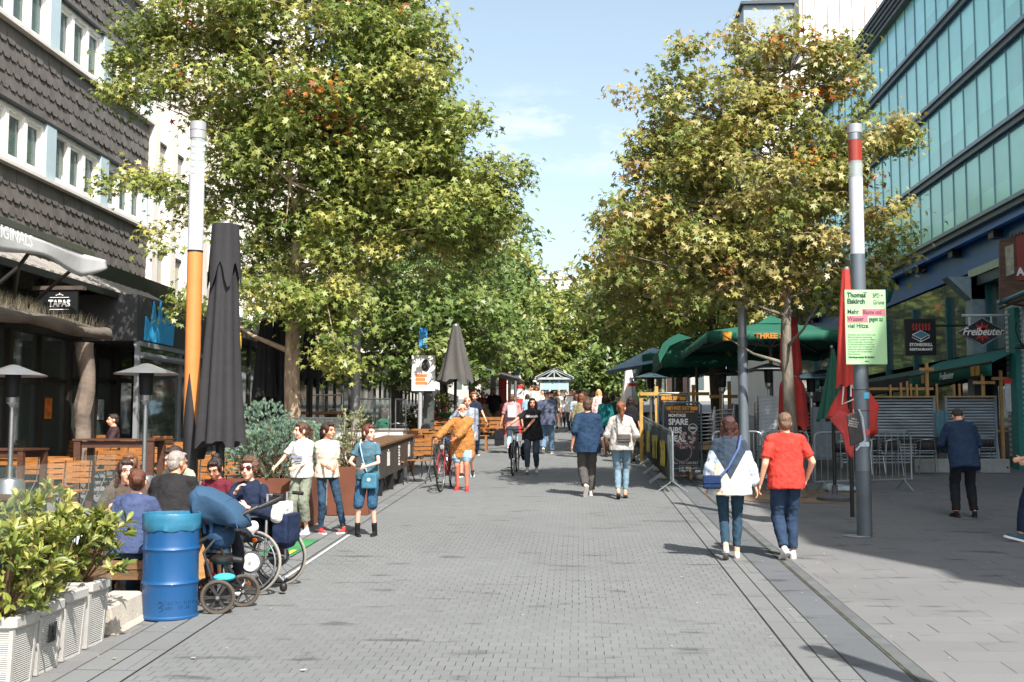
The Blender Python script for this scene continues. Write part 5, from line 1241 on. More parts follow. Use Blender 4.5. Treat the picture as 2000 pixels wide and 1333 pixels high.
# ------------------------------------------------------------------ closed umbrellas
def umbrella(label, base, h, rt, rb, z0, col, seed=1, pole=.035, tie=None, tiez=.5, hood=False, flare=1.0, group=None, name='closed_umbrella', foot=True, nf=9, metal=None, top=.04, torn=0):
    root = thing(name, label, 'umbrella', base, 0, group); rnd = random.Random(seed); n = nf * 8; rs = []; K = 30
    for j in range(K + 1):
        t = j / K; z = z0 + (h - z0) * t; r = rb + (rt - rb) * t ** .85
        if tie: r *= 1 - .35 * math.exp(-((t - tiez) / .05) ** 2)
        amp = .30 * (1 - t) ** .5 + .05; rg = []
        for k in range(n):
            a = 2 * PI * k / n; fold = math.cos(nf * a + 1.2 * math.sin(2.1 * t + seed) + .6 * math.sin(a * 2 + seed)); rr = r * (1 + amp * (abs(fold) ** .6 * (1 if fold > 0 else -1)) * .5)
            dz = 0
            if j < 2: dz = -(.10 * flare) * (fold > 0) * (1 - j / 2) * (1 + .8 * math.sin(a * 1.5 + seed))
            rg.append(Vector((rr * math.cos(a) + .02 * math.sin(3 * t + seed), rr * math.sin(a), z + dz)))
        rs.append(rg)
    b = MB(); b.rings(rs); b.build('canopy', M(col, .85, var=.10, scale=3, bump=.35, bscale=9, dirt=.12) if isinstance(col, str) else col, root, ang=70)
    if hood:
        b = MB(); rr = []; n2 = 40
        for t in (0, .5, 1):
            rr.append([Vector(((rt * 1.25 + rt * .35 * (1 - t)) * (1 + .09 * math.cos(6 * 2 * PI * k / n2)) * math.cos(2 * PI * k / n2), (rt * 1.25 + rt * .35 * (1 - t)) * (1 + .09 * math.cos(6 * 2 * PI * k / n2)) * math.sin(2 * PI * k / n2), h + .02 - (1 - t) * (.62 + .16 * math.cos(6 * 2 * PI * k / n2)))) for k in range(n2)])
        b.rings(rr); b.build('vent_hood', M(col, .85, var=.10, scale=3, bump=.35, bscale=9), root, ang=60)
    MB().cyl((0, 0, .05), (0, 0, h + .02), pole, pole, 12).build('pole', metal or DARKM, root)
    MB().cyl((0, 0, h + .0), (0, 0, h + top), rt * .8, rt * .7, 16).build('finial', metal or M('#8a8d90', .4, .5), root)
    if tie:
        zt = z0 + (h - z0) * tiez; rr = (rb + (rt - rb) * tiez ** .85) * .70; MB().torus((0, 0, zt), (0, 0, 1), rr, .014, 24, 6).build('tie_strap', M(tie, .7), root)
    if foot: MB().lathe([(.0, .0), (.30, .0), (.31, .05), (.26, .09), (.05, .11), (.05, .25), (.0, .25)], n=20).build('foot', M('#55565a', .7, .2), root)
    return root
d = 13.0; bs = gx(432, d)
umbrella('big black closed umbrella right behind the orange lamp column', bs, zat(432, 443, d, bs),   .12, .26, zat(432, 862, d, bs), '#252427', 4, .045, None, hood=True, flare=1.2, nf=7)
for i, (px, d, yt, yb, w, lab) in enumerate(((516, 23.4, 625, 775, .24, 'glossy black wrapped umbrella left of the tree trunk'), (548, 23.8, 560, 800, .34, 'tall black closed umbrella just left behind the tree trunk'), (606, 24.2, 600, 740, .24, 'black closed umbrella just right behind the tree trunk'))):
    bs = gx(px, d); umbrella(lab, bs, zat(px, yt, d, bs), .12, w, zat(px, yb, d, bs), '#17181b', 10 + i, .04, group='black umbrellas closed behind the big tree', foot=False)
d = 29; bs = gx(889, d); umbrella('dark grey closed umbrella with a hanging hem, left of the seated diners', bs, zat(889, 637, d, bs), .10, .42, zat(889, 742, d, bs), '#4a4845', 6, .04, nf=6, flare=.8)
# ------------------------------------------------------------------ patio heaters
def heater(label, base, h=2.2, col=STEEL, hatr=.42, group='patio heaters', tank=True, hatc='#8d8f92'):
    root = thing('patio_heater', label, 'heater', base, 0, group)
    MB().lathe([(0, h), (.06, h - .01), (hatr * .5, h - .07), (hatr, h - .14), (hatr, h - .15), (hatr * .5, h - .09), (0, h - .03)], n=28).build('hat', M(hatc, .35, .6, var=.1), root)
    MB().cyl((0, 0, h - .42), (0, 0, h - .12), .085, .10, 16).build('burner', M('#1d1d1f', .6, .3), root); MB().lathe([(.035, h - .56), (.05, h - .52), (.075, h - .5), (.08, h - .43), (.05, h - .42)], n=16).build('collar', STEEL, root)
    MB().cyl((0, 0, .75), (0, 0, h - .5), .032, .032, 12).build('pole', col, root)
    if tank: MB().lathe([(.0, .04), (.21, .04), (.21, .10), (.19, .12), (.19, .70), (.16, .76), (.04, .78)], n=24).build('tank_housing', M('#9c9fa2', .3, .8, var=.05), root)
    return root
heater('patio heater with a wide hat at the left edge, silver pole and gas housing', gx(22, 14.3), 2.25); heater('patio heater with a wide hat over the dark bar table, tall silver pole', gx(283, 14.8), 2.27)
# ------------------------------------------------------------------ furniture
def slat_chair(label, p, rz, group, seatz=.45, back=.88):
    root = thing('chair', label, 'chair', p, rz, group); s = MB()
    for k in range(5): s.box((0, -.16 + k * .08, seatz), (.40, .066, .022))
    s.build('seat', WOODC, root, False); s = MB()
    for k in range(4): s.box((0, -.20 - .012 * k, seatz + .14 + k * .085), (.42, .02, .068))
    s.build('backrest', WOODC, root, False); f = MB()
    for x in (-.19, .19): f.tube([(x, .2, 0), (x, -.18, seatz + .02), (x, -.23, back)], .011, 6); f.tube([(x * .9, -.25, 0), (x * .9, .18, seatz - .02)], .011, 6)
    f.build('frame', DARKM, root); return root
def slat_table(label, p, rz, group, w=1.2, dp=.7, h=.74, mat=WOODC, leg=.07, name='table'):
    root = thing(name, label, 'table', p, rz, group); s = MB(); n = 7
    for k in range(n): s.box((0, (k - (n - 1) / 2) * dp / n, h - .015), (w, dp / n - .008, .03))
    s.build('tabletop', mat, root, False)
    for x in (-1, 1):
        for y in (-1, 1): MB().box((x * (w / 2 - leg * .7), y * (dp / 2 - leg * .7), (h - .03) / 2), (leg, leg, h - .032)).build('leg', mat, root, False)
    [MB().box((0, y * (dp / 2 - leg * .7), h - .09), (w - 2.6 * leg, .03, .1)).build('apron', mat, root, False) for y in (-1, 1)]; return root
slat_table('tall dark bar table with reddish legs beside the second patio heater', gx(236, 17.6), R(8), None, 1.25, .85, 1.12, WOODD, .1, 'bar_table')
slat_table('dark wooden table at the left edge in front of the bar windows', gx(15, 16.2), 0, None, .9, .8, 1.05, WOODD, .08, 'bar_table')
slat_table('low brown table at the left edge beneath the red menu box', gx(-10, 12.6), 0, None, .9, .7, .72, WOODD, .07)
rnd = random.Random(12)
cp = [(40, 17.5, 170), (118, 16.6, 200), (140, 16.0, 175), (155, 18.4, 150), (185, 19.8, 180), (205, 21.4, 30), (245, 21.6, 200), (262, 19.6, 175), (300, 20.2, 190), (325, 18.6, 160), (352, 21.2, 180), (240, 18.6, 355), (286, 23.0, 170), (318, 23.6, 20), (130, 21.8, 160), (355, 17.2, 185), (180, 24.0, 175), (425, 18.2, 170), (405, 17.0, 182), (470, 17.6, 10)]
wh = ['at the left edge', 'left of the bar table', 'touching the bar table', 'behind the bar table corner', 'by the timber post', 'turned away near the doors', 'in front of the glass door', 'right of the bar table', 'beyond the heater pole', 'left of the orange lamp column', 'under the glass porch', 'facing away at the bar table', 'at the porch corner', 'close to the porch glass', 'left of the timber post', 'behind the seated bearded man', 'deep inside by the doors', 'right of the black umbrella foot', 'under the black umbrella', 'turned away beside the green shrub']
for (px, d, a), w in zip(cp, wh): slat_chair('folding slatted wooden chair ' + w, gx(px, d), R(a + rnd.uniform(-8, 8)), 'slatted wooden chairs on the left terrace')
for px, d, lab in ((330, 22.4, 'slatted wooden table in front of the glass porch'), (215, 22.6, 'slatted wooden table by the bar doors'), (60, 19, 'slatted wooden table at the left bar window'), (445, 19.4, 'slatted dark table right of the black umbrella')):
    slat_table(lab, gx(px, d), R(rnd.uniform(-5, 5)), 'wooden tables on the left terrace', 1.1, .7)
# seated group furniture
def beam_bench(label, p, rz, w, dp, h, name='bench', m=None):
    root = thing(name, label, name if name != 'bench' else 'bench', p, rz); m = m or M('#6e4f31', .7, var=.3, scale=3, stretch=(1, 6, 6), bump=.3, bscale=20)
    s = MB(); n = 3
    for k in range(n): s.box((0, (k - 1) * dp / n, h - .035), (w, dp / n - .008, .07))
    s.build('seat' if name == 'bench' else 'tabletop', m, root, False, bevel=.006)
    for x in (-1, 1):
        for y in (-1, 1): MB().box((x * (w / 2 - .09), y * (dp / 2 - .06), (h - .075) / 2), (.13, .09, h - .075)).build('leg', m, root, False, bevel=.006)
    MB().box((0, -dp / 2 + .02, h - .115), (w - .02, .035, .08)).build('apron', m, root, False)
beam_bench('heavy timber bench carrying the woman in blue, left of the blue barrel', gx(228, 9.95), 0, .95, .38, .43)
beam_bench('timber table with a paper cup, mostly hidden behind the blue barrel', gx(300, 10.75), 0, 1.1, .55, .745, 'table', M('#b88a58', .6, var=.25, scale=3, stretch=(1, 6, 6)))
c_ = at(344, 1003, 10.62); MB().lathe([(0, 0), (.035, 0), (.045, .03), (.043, .03), (.03, .006)], n=16).build('bowl', M('#dedad4', .5, var=.03), None, loc=(c_.x, c_.y, gz(10.75) + .747)); tag(bpy.data.objects['bowl'], 'small white paper dish on the timber table behind the barrel', 'dish')
# glass wind screens
for (y0, y1, lab, i) in ((7.1, 8.62, 'clear glass wind screen behind the white planters, nearest pane', 0), (8.66, 9.3, 'clear glass wind screen pane between planters and timber bench', 1)):
    root = thing('glass_screen', lab, 'screen', (-3.86 - .02, (y0 + y1) / 2, gz((y0 + y1) / 2)), 0, 'clear glass wind screens of the left terrace'); hl = (y1 - y0) / 2
    MB().bb((-.004, -hl, .06), (.004, hl, 1.42)).build('pane', GLASS_CLEAR, root, False); MB().bb((-.03, -hl, -.02), (.03, hl, .06)).build('foot_rail', M('#7d8184', .5, .4), root, False)
# corten planters with shrubs
COR = M('#653a27', .85, var=.2, scale=3, bump=.2, bscale=30, dirt=.15)
def box_planter(label, p, w, dp, h, rz=0):
    root = thing('planter', label, 'planter', p, rz); b = MB(); t = .02
    b.bb((-w / 2, -dp / 2, 0), (w / 2, -dp / 2 + t, h)); b.bb((-w / 2, dp / 2 - t, 0), (w / 2, dp / 2, h)); b.bb((-w / 2, -dp / 2 + t, 0), (-w / 2 + t, dp / 2 - t, h)); b.bb((w / 2 - t, -dp / 2 + t, 0), (w / 2, dp / 2 - t, h)); b.build('box', COR, root, False)
    MB().bb((-w / 2 + t, -dp / 2 + t, 0), (w / 2 - t, dp / 2 - t, h - .06)).build('soil', M('#2e241b', .95, var=.4, scale=20, bump=.8), root, False); return root
p1 = gx(540, 15.9); box_planter('wide rust brown steel planter under the blue green pine shrub', p1, 1.15, .75, .66)
SG = [('#8fa897', .4), ('#6f8f80', .35), ('#a9bda4', .2), ('#7f8a55', .12)]
shrub('dense blue green dwarf pine shrub in the wide rusty planter', p1 + Vector((0, 0, .62)), [((-.02, 0, .38), (.70, .55, .46)), ((.24, 0, .58), (.52, .42, .28)), ((-.2, .05, .86), (.38, .34, .28)), ((-.52, 0, .26), (.34, .32, .3))], 1900, 22, .055, .012, SG, 81, 'pine_shrub', .75, 'needle', nstem=50)
p2 = gx(688, 17.2); box_planter('narrow rust brown steel planter behind the girl in denim', p2, .62, .6, .72)
OL = [('#a3a47e', .4), ('#7f8a5c', .35), ('#c4c0a0', .22)]
shrub('upright silvery olive shrub in the narrow rusty planter', p2 + Vector((0, 0, .68)), [((0, 0, .25), (.36, .3, .3)), ((.0, 0, .55), (.24, .2, .34)), ((-.15, 0, .7), (.1, .1, .28)), ((.15, 0, .75), (.08, .08, .28)), ((-.28, -.05, .05), (.2, .15, .16))], 330, 9, .06, .018, OL, 82, 'olive_shrub', .7, nstem=50)
# boxed parapet of dark boards with white stickers
def parapet():
    root = thing('board_fence', 'row of dark boards with white drink stickers and a wooden counter on top', 'fence', (-3.46, 18.6, gz(18.6))); L = lambda x, y, z: Vector((x, y - 18.6, z + SLOPE * (y - 18.6)))
    DKB = M('#3b332e', .7, var=.2, scale=4, bump=.15); y = 18.6; ws = [1.2, 1.2, 1.25, 1.3]
    for i, w in enumerate(ws):
        b = MB(); b.add([L(-.03, y + .03, .32), L(.03, y + .03, .32), L(.03, y + w - .03, .32), L(-.03, y + w - .03, .32), L(-.03, y + .03, .86), L(.03, y + .03, .86), L(.03, y + w - .03, .86), L(-.03, y + w - .03, .86)], [(3, 2, 1, 0), (4, 5, 6, 7), (0, 1, 5, 4), (1, 2, 6, 5), (2, 3, 7, 6), (3, 0, 4, 7)]); bo = b.build('board', DKB, root, False)
        g = MB(); c = y + w / 2
        if i % 2: g.bb(L(.031, c - .14, .5), L(.034, c + .14, .74)); g.bb(L(.031, c - .03, .76), L(.034, c + .03, .79))
        else:
            for k in range(7): g.bb(L(.031, c - .10 + (k % 2) * .03, .42 + .055 * k), L(.034, c + .10 - (k % 3) * .03, .452 + .055 * k))
        g.build('sticker', M('#d8d4cc', .6, var=.15, scale=20), bo, False)
        q = MB(); q.add([L(-.10, y - .02, -.02), L(.025, y - .02, -.02), L(.025, y + .025, -.02), L(-.10, y + .025, -.02), L(-.10, y - .02, .88), L(.025, y - .02, .88), L(.025, y + .025, .88), L(-.10, y + .025, .88)], [(3, 2, 1, 0), (4, 5, 6, 7), (0, 1, 5, 4), (1, 2, 6, 5), (2, 3, 7, 6), (3, 0, 4, 7)]); q.build('post', DARKM, root, False); y += w
    b = MB(); b.add([L(-.5, 18.5, .88), L(.06, 18.5, .88), L(.06, y, .88), L(-.5, y, .88), L(-.5, 18.5, .915), L(.06, 18.5, .915), L(.06, y, .915), L(-.5, y, .915)], [(3, 2, 1, 0), (4, 5, 6, 7), (0, 1, 5, 4), (1, 2, 6, 5), (2, 3, 7, 6), (3, 0, 4, 7)]); b.build('counter', M('#5e432e', .6, var=.3, scale=3, stretch=(6, 1, 6)), root, False)
parapet()
# wooden terrace between: benches, log pile, glass rails
for i, (px, d, lab) in enumerate(((820, 22.5, 'slatted wooden chair just right of the dark boards'), (808, 24.0, 'slatted wooden chair behind the dark boards'), (790, 25.8, 'slatted wooden chair near the square column'), (765, 22.0, 'slatted wooden chair behind the wooden counter'), (735, 21.5, 'slatted wooden chair behind the girl in denim'), (600, 20.5, 'slatted wooden chair behind the pine shrub'))):
    slat_chair(lab, gx(px, d), R(170 + 12 * i), 'slatted wooden chairs behind the boards')
def pallet_bench(label, p, w, rz=0, group='pale wooden benches along the far terrace'):
    root = thing('bench', label, 'bench', p, rz, group); s = MB()
    for k in range(4): s.box((0, -.15 + k * .1, .44), (w, .085, .03))
    s.build('seat', WOODC, root, False); s = MB()
    for k in range(3): s.box((0, .24, .60 + k * .13), (w, .025, .10))
    s.build('backrest', WOODC, root, False)
    for x in (-.45, .45): MB().box((x * w, .02, .21), (.06, .42, .42)).build('leg', WOODC, root, False)
for i, (px, d, w, lab) in enumerate(((720, 25.5, 2.2, 'pale wooden bench behind the grey lamp column'), (785, 26.5, 1.8, 'pale wooden bench left of the square column'), (868, 31.5, 1.5, 'pale wooden bench under the grey umbrella'), (905, 33.0, 1.5, 'pale wooden bench beside the standing woman in navy'), (935, 35.5, 1.5, 'pale wooden bench behind the man in khaki shorts'), (845, 35, 1.6, 'pale wooden bench beyond the poster post'))):
    pallet_bench(lab, gx(px, d), w)
def logpile():
    p = gx(620, 25.0); root = thing('firewood_stack', 'stack of split firewood in a wooden crate left of the seated couple', 'firewood', p); rnd = random.Random(5)
    b = MB(); b.bb((-.55, -.02, .0), (-.48, .42, 1.3)); b.bb((.48, -.02, 0), (.55, .42, 1.3)); b.bb((-.6, -.05, 1.3), (.6, .45, 1.36)); b.build('crate', WOODC, root, False); lg = MB()
    for r in range(11):
        for c in range(9): q = Vector((-.43 + c * .107 + (r % 2) * .04, 0, .06 + r * .112)); lg.cyl(q, q + Vector((0, .38, 0)), rnd.uniform(.042, .056), n=7)
    tag(lg.build('logs', M('#c2a57c', .9, var=.45, scale=9), root, False), kind='stuff')
logpile()
def glass_rail(label, px0, px1, d0, d1, h=1.45, group='glass railings with steel top bars'):
    a = gx(px0, d0); b_ = gx(px1, d1); root = thing('glass_railing', label, 'railing', a, 0, group); v = b_ - a; n = max(1, int(v.length / 1.5)); dirr = nrm(Vector((v.x, v.y, 0))); nn = Vector((-dirr.y, dirr.x, 0))
    g = MB(); up = Vector((0, 0, 1)); g.bar(up * (h / 2 + .08), v + up * (h / 2 + .08), .008, h - .15, up=up); g.build('pane', GLASS_CLEAR, root, False)
    MB().tube([up * h, v + up * h], .018, 6).build('top_rail', STEEL, root)
    for i in range(n + 1): MB().cyl(v * (i / n), v * (i / n) + up * h, .02, .02, 8).build('post', STEEL, root)
glass_rail('glass railing with steel bar behind the seated couple', 606, 668, 27.5, 27.5, 1.7); glass_rail('glass railing between the grey lamp and the dark tree trunk', 700, 762, 27.6, 27.4, 1.6); glass_rail('glass railing right of the dark tree trunk', 772, 792, 27.4, 25.8, 1.6)
glass_rail('glass railing low behind the pine shrub', 552, 672, 20.6, 20.4, 1.35)
# planter crate white with logo and green jacket bike area
root = thing('sales_counter', 'white counter with a black hooked logo behind the wooden board fence', 'counter', gx(722, 23.5)); MB().bb((-.75, -.3, 0), (.75, .3, 1.0)).build('body', M('#c9c7c2', .6, var=.05), root, False, bevel=.01)
b = MB(); b.tube([(.30, -.305, .55), (.24, -.305, .7), (.34, -.305, .8), (.45, -.305, .72), (.42, -.305, .6), (.5, -.305, .5)], .02, 5); b.build('logo', BLK, root); MB().bb((-.78, -.33, 1.0), (.78, .33, 1.04)).build('top', M('#8f8b85', .6), root, False)
# square info column with red head, poster post
p = gp(837, 889); root = thing('info_column', 'square glass sided dark column with a red head beside the white poster', 'column', p); hh = zat(837, 706, p.y, p); w = .27
MB().bb((-w / 2, -w / 2, 0), (w / 2, w / 2, hh - .62)).build('shaft', M('#585c5b', .35, .3, var=.3, scale=5, dirt=.5, dscale=4), root, False, bevel=.008); MB().bb((-w / 2, -w / 2, hh - .62), (w / 2, w / 2, hh - .30)).build('red_band', M('#c0392f', .5, var=.05), root, False) if False else None
MB().bb((-w / 2, -w / 2, hh - .618), (w / 2, w / 2, hh - .32)).build('shaft_top', M('#6a6260', .35, .3), root, False); MB().bb((-w / 2 - .004, -w / 2 - .004, hh - .318), (w / 2 + .004, w / 2 + .004, hh - .12)).build('red_band', M('#c25b58', .5, var=.04), root, False); MB().bb((-w / 2 - .008, -w / 2 - .008, hh - .118), (w / 2 + .008, w / 2 + .008, hh + .1)).build('red_head', M('#c2222a', .45, var=.04), root, False)
b = MB(); [b.ell((x, -w / 2 - .012, hh), (.022, .006, .018)) for x in (-.05, .05)]; b.build('light', M('#ddd8d4', .4), root)
p = gx(820, 30.5); root = thing('poster_pole', 'grey pole with a white election poster in orange and a blue sign at the top', 'pole', p); hz = zat(820, 645, 30.5, p)
MB().cyl((0, 0, 0), (0, 0, hz), .06, .06, 14).build('pole', CAPM, root)
po = MB().bb((-.22, -.09, zat(820, 764, 30.5, p)), (.42, -.07, zat(820, 695, 30.5, p))).build('poster', M('#e3e0dd', .6, var=.05), root, False)
z0 = zat(820, 752, 30.5, p); b = MB(); [b.bb((-.12, -.094, z0 + k * .10), (.20 - .05 * (k == 1), -.091, z0 + .085 + k * .10)) for k in range(3)]; b.build('text_bar', M('#e2783c', .6), po, False)
b = MB(); b.ell((.16, -.094, z0 + .52), (.12, .004, .17)); b.build('portrait', M('#3b3a3c', .7), po); MB().bb((-.02, -.11, zat(820, 680, 30.5, p)), (.2, -.08, zat(820, 642, 30.5, p))).build('blue_sign', M('#3a8fd0', .5, var=.25, scale=7), root, False)
# ------------------------------------------------------------------ right terrace
def big_canopy(label, x0, x1, y0, y1, ze, zt, col, text_s=None, legs=True, drop=.22, tilt=0.0):
    """square market umbrella canopy, open"""
    cx, cy = (x0 + x1) / 2, (y0 + y1) / 2; g = gz(cy); root = thing('market_umbrella', label, 'umbrella', (cx, cy, g), 0, 'big green market umbrellas'); hx, hy = (x1 - x0) / 2, (y1 - y0) / 2
    b = MB(); n = 10; rs = []
    def P_(u, v):
        r = max(abs(u), abs(v)); ridge = 1 - abs(abs(u) - abs(v)) ; sag = -.10 * math.sin(PI * r) * (1 - min(1, ridge)) ; z = ze + (zt - ze) * (1 - r) + sag - .0
        return Vector((u * hx, v * hy, z + tilt * u))
    N = 16; vs = [P_(-1 + 2 * i / N, -1 + 2 * j / N) for j in range(N + 1) for i in range(N + 1)]
    b.add(vs, [(j * (N + 1) + i, j * (N + 1) + i + 1, (j + 1) * (N + 1) + i + 1, (j + 1) * (N + 1) + i) for j in range(N) for i in range(N)])
    o = b.build('canopy', col, root, ang=30); s = o.modifiers.new('s', 'SOLIDIFY'); s.thickness = .01
    v = MB(); 
    for (ax, ay, bx, by) in ((-1, -1, 1, -1), (1, -1, 1, 1), (1, 1, -1, 1), (-1, 1, -1, -1)):
        m = 24; prev = None
        for i in range(m + 1):
            t = i / m; u, w_ = ax + (bx - ax) * t, ay + (by - ay) * t; p = P_(u, w_) * 1.0; off = Vector((ax if ax == bx else 0, ay if ay == by else 0, 0)) * (.007 * math.sin(i * 1.3) + .012); q = p + off + Vector((0, 0, -drop - .02 * math.sin(i * 2)))
            if prev: v.quad(prev[0], p, q, prev[1])
            prev = (p, q)
    o = v.build('valance', col, root, weld=True, ang=70); s = o.modifiers.new('s', 'SOLIDIFY'); s.thickness = .008
    # vent cap
    c = MB(); c.add([(-hx * .22, -hy * .22, zt - .10), (hx * .22, -hy * .22, zt - .10), (hx * .22, hy * .22, zt - .10), (-hx * .22, hy * .22, zt - .10), (0, 0, zt + .16)], [(0, 1, 4), (1, 2, 4), (2, 3, 4), (3, 0, 4), (3, 2, 1, 0)]); c.build('vent_cap', col, root, False)
    r = MB()
    for u, w_ in ((-1, -1), (1, -1), (1, 1), (-1, 1), (0, -1), (0, 1), (1, 0), (-1, 0)): r.bar((0, 0, zt - .08), P_(u, w_) - Vector((0, 0, .04)), .03, .03); r.bar((0, 0, ze - .1), P_(u * .5, w_ * .5) - Vector((0, 0, .04)), .025, .025)
    r.build('ribs', M('#8b8d8c', .5, .3), root, False); MB().cyl((0, 0, 0), (0, 0, zt), .045, .045, 14).build('pole', M('#77797a', .5, .4), root); MB().box((0, 0, .06), (.9, .9, .12)).build('foot', M('#8a8780', .8), root, False, bevel=.01)
    if text_s:
        t = MB(); t.bb((-.99 * hx + .28, -hy - .035, ze - .2), (-.99 * hx + .46, -hy - .03, ze - .02))
        t.build('mark', OR_, root, False); text('lettering', text_s, .15, M('#b5782c', .6, var=.04), root, TM((-.99 * hx + .56 + .85, -hy - .034, ze - .11)), .003, 'CENTER', bold=.008, sx=1.05)
    return root
GR_ = M('#0a5341', .8, var=.08, scale=2, bump=.2, bscale=8); OR_ = M('#d9952c', .6, var=.04)
big_canopy('biggest green market umbrella over the stacked chairs, orange lettering on its edge', at(1372, 0, 24).x, at(1700, 0, 24.3).x, 23.8, 30.2, 2.92, 3.42, GR_, 'THREE SIXTY')
big_canopy('green market umbrella behind the biggest one, its edge hanging loose', at(1285, 0, 31).x, at(1440, 0, 31).x, 30.5, 34.6, 2.85, 3.3, GR_, None, drop=.55)
big_canopy('farthest green market umbrella, at the left end of the canopies', at(1246, 0, 36).x, at(1380, 0, 36).x, 35.2, 39.5, 2.75, 3.25, GR_, None, drop=.5)
# loose corner of green cloth hanging at the canopy end
b = MB(); d = 27.4; root = thing('awning_cloth', 'loose fold of green canopy cloth hanging between two market umbrellas', 'cloth', at(1310, 690, d)); o = root.location.copy(); pts = [(1325, 652), (1352, 660), (1330, 666), (1308, 676), (1294, 700), (1289, 710), (1286, 692), (1294, 672), (1308, 660)]
q = [at(x, y, d) - o for x, y in pts]; b.add(q + [v + Vector((.05, .35, .02)) for v in q], [tuple(range(len(q)))] + [tuple(range(2 * len(q) - 1, len(q) - 1, -1))] + [(i, (i + 1) % len(q), len(q) + (i + 1) % len(q), len(q) + i) for i in range(len(q))]); b.build('fold', GR_, root)
# barriers
def barrier(label, a, b_, h=1.08, nb=11, group='steel crowd barriers on the right', name='crowd_barrier', ends=True):
    a = Vector(a); b_ = Vector(b_); v = b_ - a; L = v.length; root = thing(name, label, 'barrier', a, 0, group); dr = nrm(v); nn = Vector((-dr.y, dr.x, 0)); up = Vector((0, 0, 1)); ST = M('#9aa3a8', .35, .7, var=.12, scale=5)
    f = MB(); r = .1; f.tube([up * .2, up * (h - r), up * (h - r * .3) + dr * r * .3, up * h + dr * r, v - dr * r + up * h, v - dr * r * .3 + up * (h - r * .3), v + up * (h - r), v + up * .2], .019, 8, closed=False); f.tube([up * .2, v + up * .2], .019, 8); f.build('frame', ST, root)
    g = MB()
    for i in range(1, nb + 1): p = v * (i / (nb + 1)); g.cyl(p + up * .2, p + up * h, .0075, .0075, 6)
    tag(g.build('bars', ST, root))
    for t in (.08, .92): 
        q = v * t; MB().tube([q + nn * .28, q + nn * .05 + up * .16, q + up * .22, q - nn * .05 + up * .16, q - nn * .28], .014, 6).build('foot', ST, root)
    return root
barrier('steel crowd barrier left, behind the woman in the knitted jumper', gx(1392, 21.2), gx(1488, 21.0)); barrier('steel crowd barrier between the woman and the man in red', gx(1493, 21.4), gx(1578, 21.2)); barrier('steel crowd barrier behind the red umbrella and lamp column', gx(1590, 20.6), gx(1778, 21.2), nb=14)
ban = M('#3f4a46', .8, var=.1, scale=2, bump=.3, bscale=6); BY = M('#b7a23a', .7, var=.1)
x_ = at(1296, 0, 21.5).x
bl = [(20.6, 22.7), (22.75, 24.85), (24.9, 27.0), (27.05, 29.2), (29.3, 31.5)]
for i, (y0, y1) in enumerate(bl):
    xx0, xx1 = x_, x_ - .02; a = Vector((xx0, y0, gz(y0))); c = Vector((xx1, y1, gz(y1)))
    r = barrier(['crowd barrier with grey yellow banner, nearest of the row along the street', 'second crowd barrier with banner along the street edge', 'third crowd barrier with banner along the street edge', 'fourth crowd barrier with banner along the street edge', 'farthest crowd barrier with banner along the street edge'][i], a, c, 1.1, 9, 'crowd barriers dressed with banners along the street')
    v = c - a; n = 14; q = MB(); pr = None; up = Vector((0, 0, 1)); off = Vector((-.045, 0, 0))
    for k in range(n + 1):
        p = v * (.04 + .92 * k / n) + off + Vector((-.03 * math.sin(k * 1.9), 0, 0)); e = (p + up * .22, p + up * (1.04 - .02 * math.sin(k * 2.4)))
        if pr: q.quad(pr[0], e[0], e[1], pr[1])
        pr = e
    bo = q.build('banner', ban, r, weld=True); bo.modifiers.new('s', 'SOLIDIFY').thickness = .005
    rot = Matrix.Translation(v * .5 + up * .62 + Vector((-.095, 0, 0))) @ Matrix.Rotation(math.atan2(v.y, v.x) + PI, 4, 'Z') @ Matrix.Rotation(PI / 2, 4, 'X')
    text('lettering', ['360', 'XTY', 'SIX', 'EE', 'THR'][i], .62, BY, r, rot, .004, bold=.03, sx=1.1)
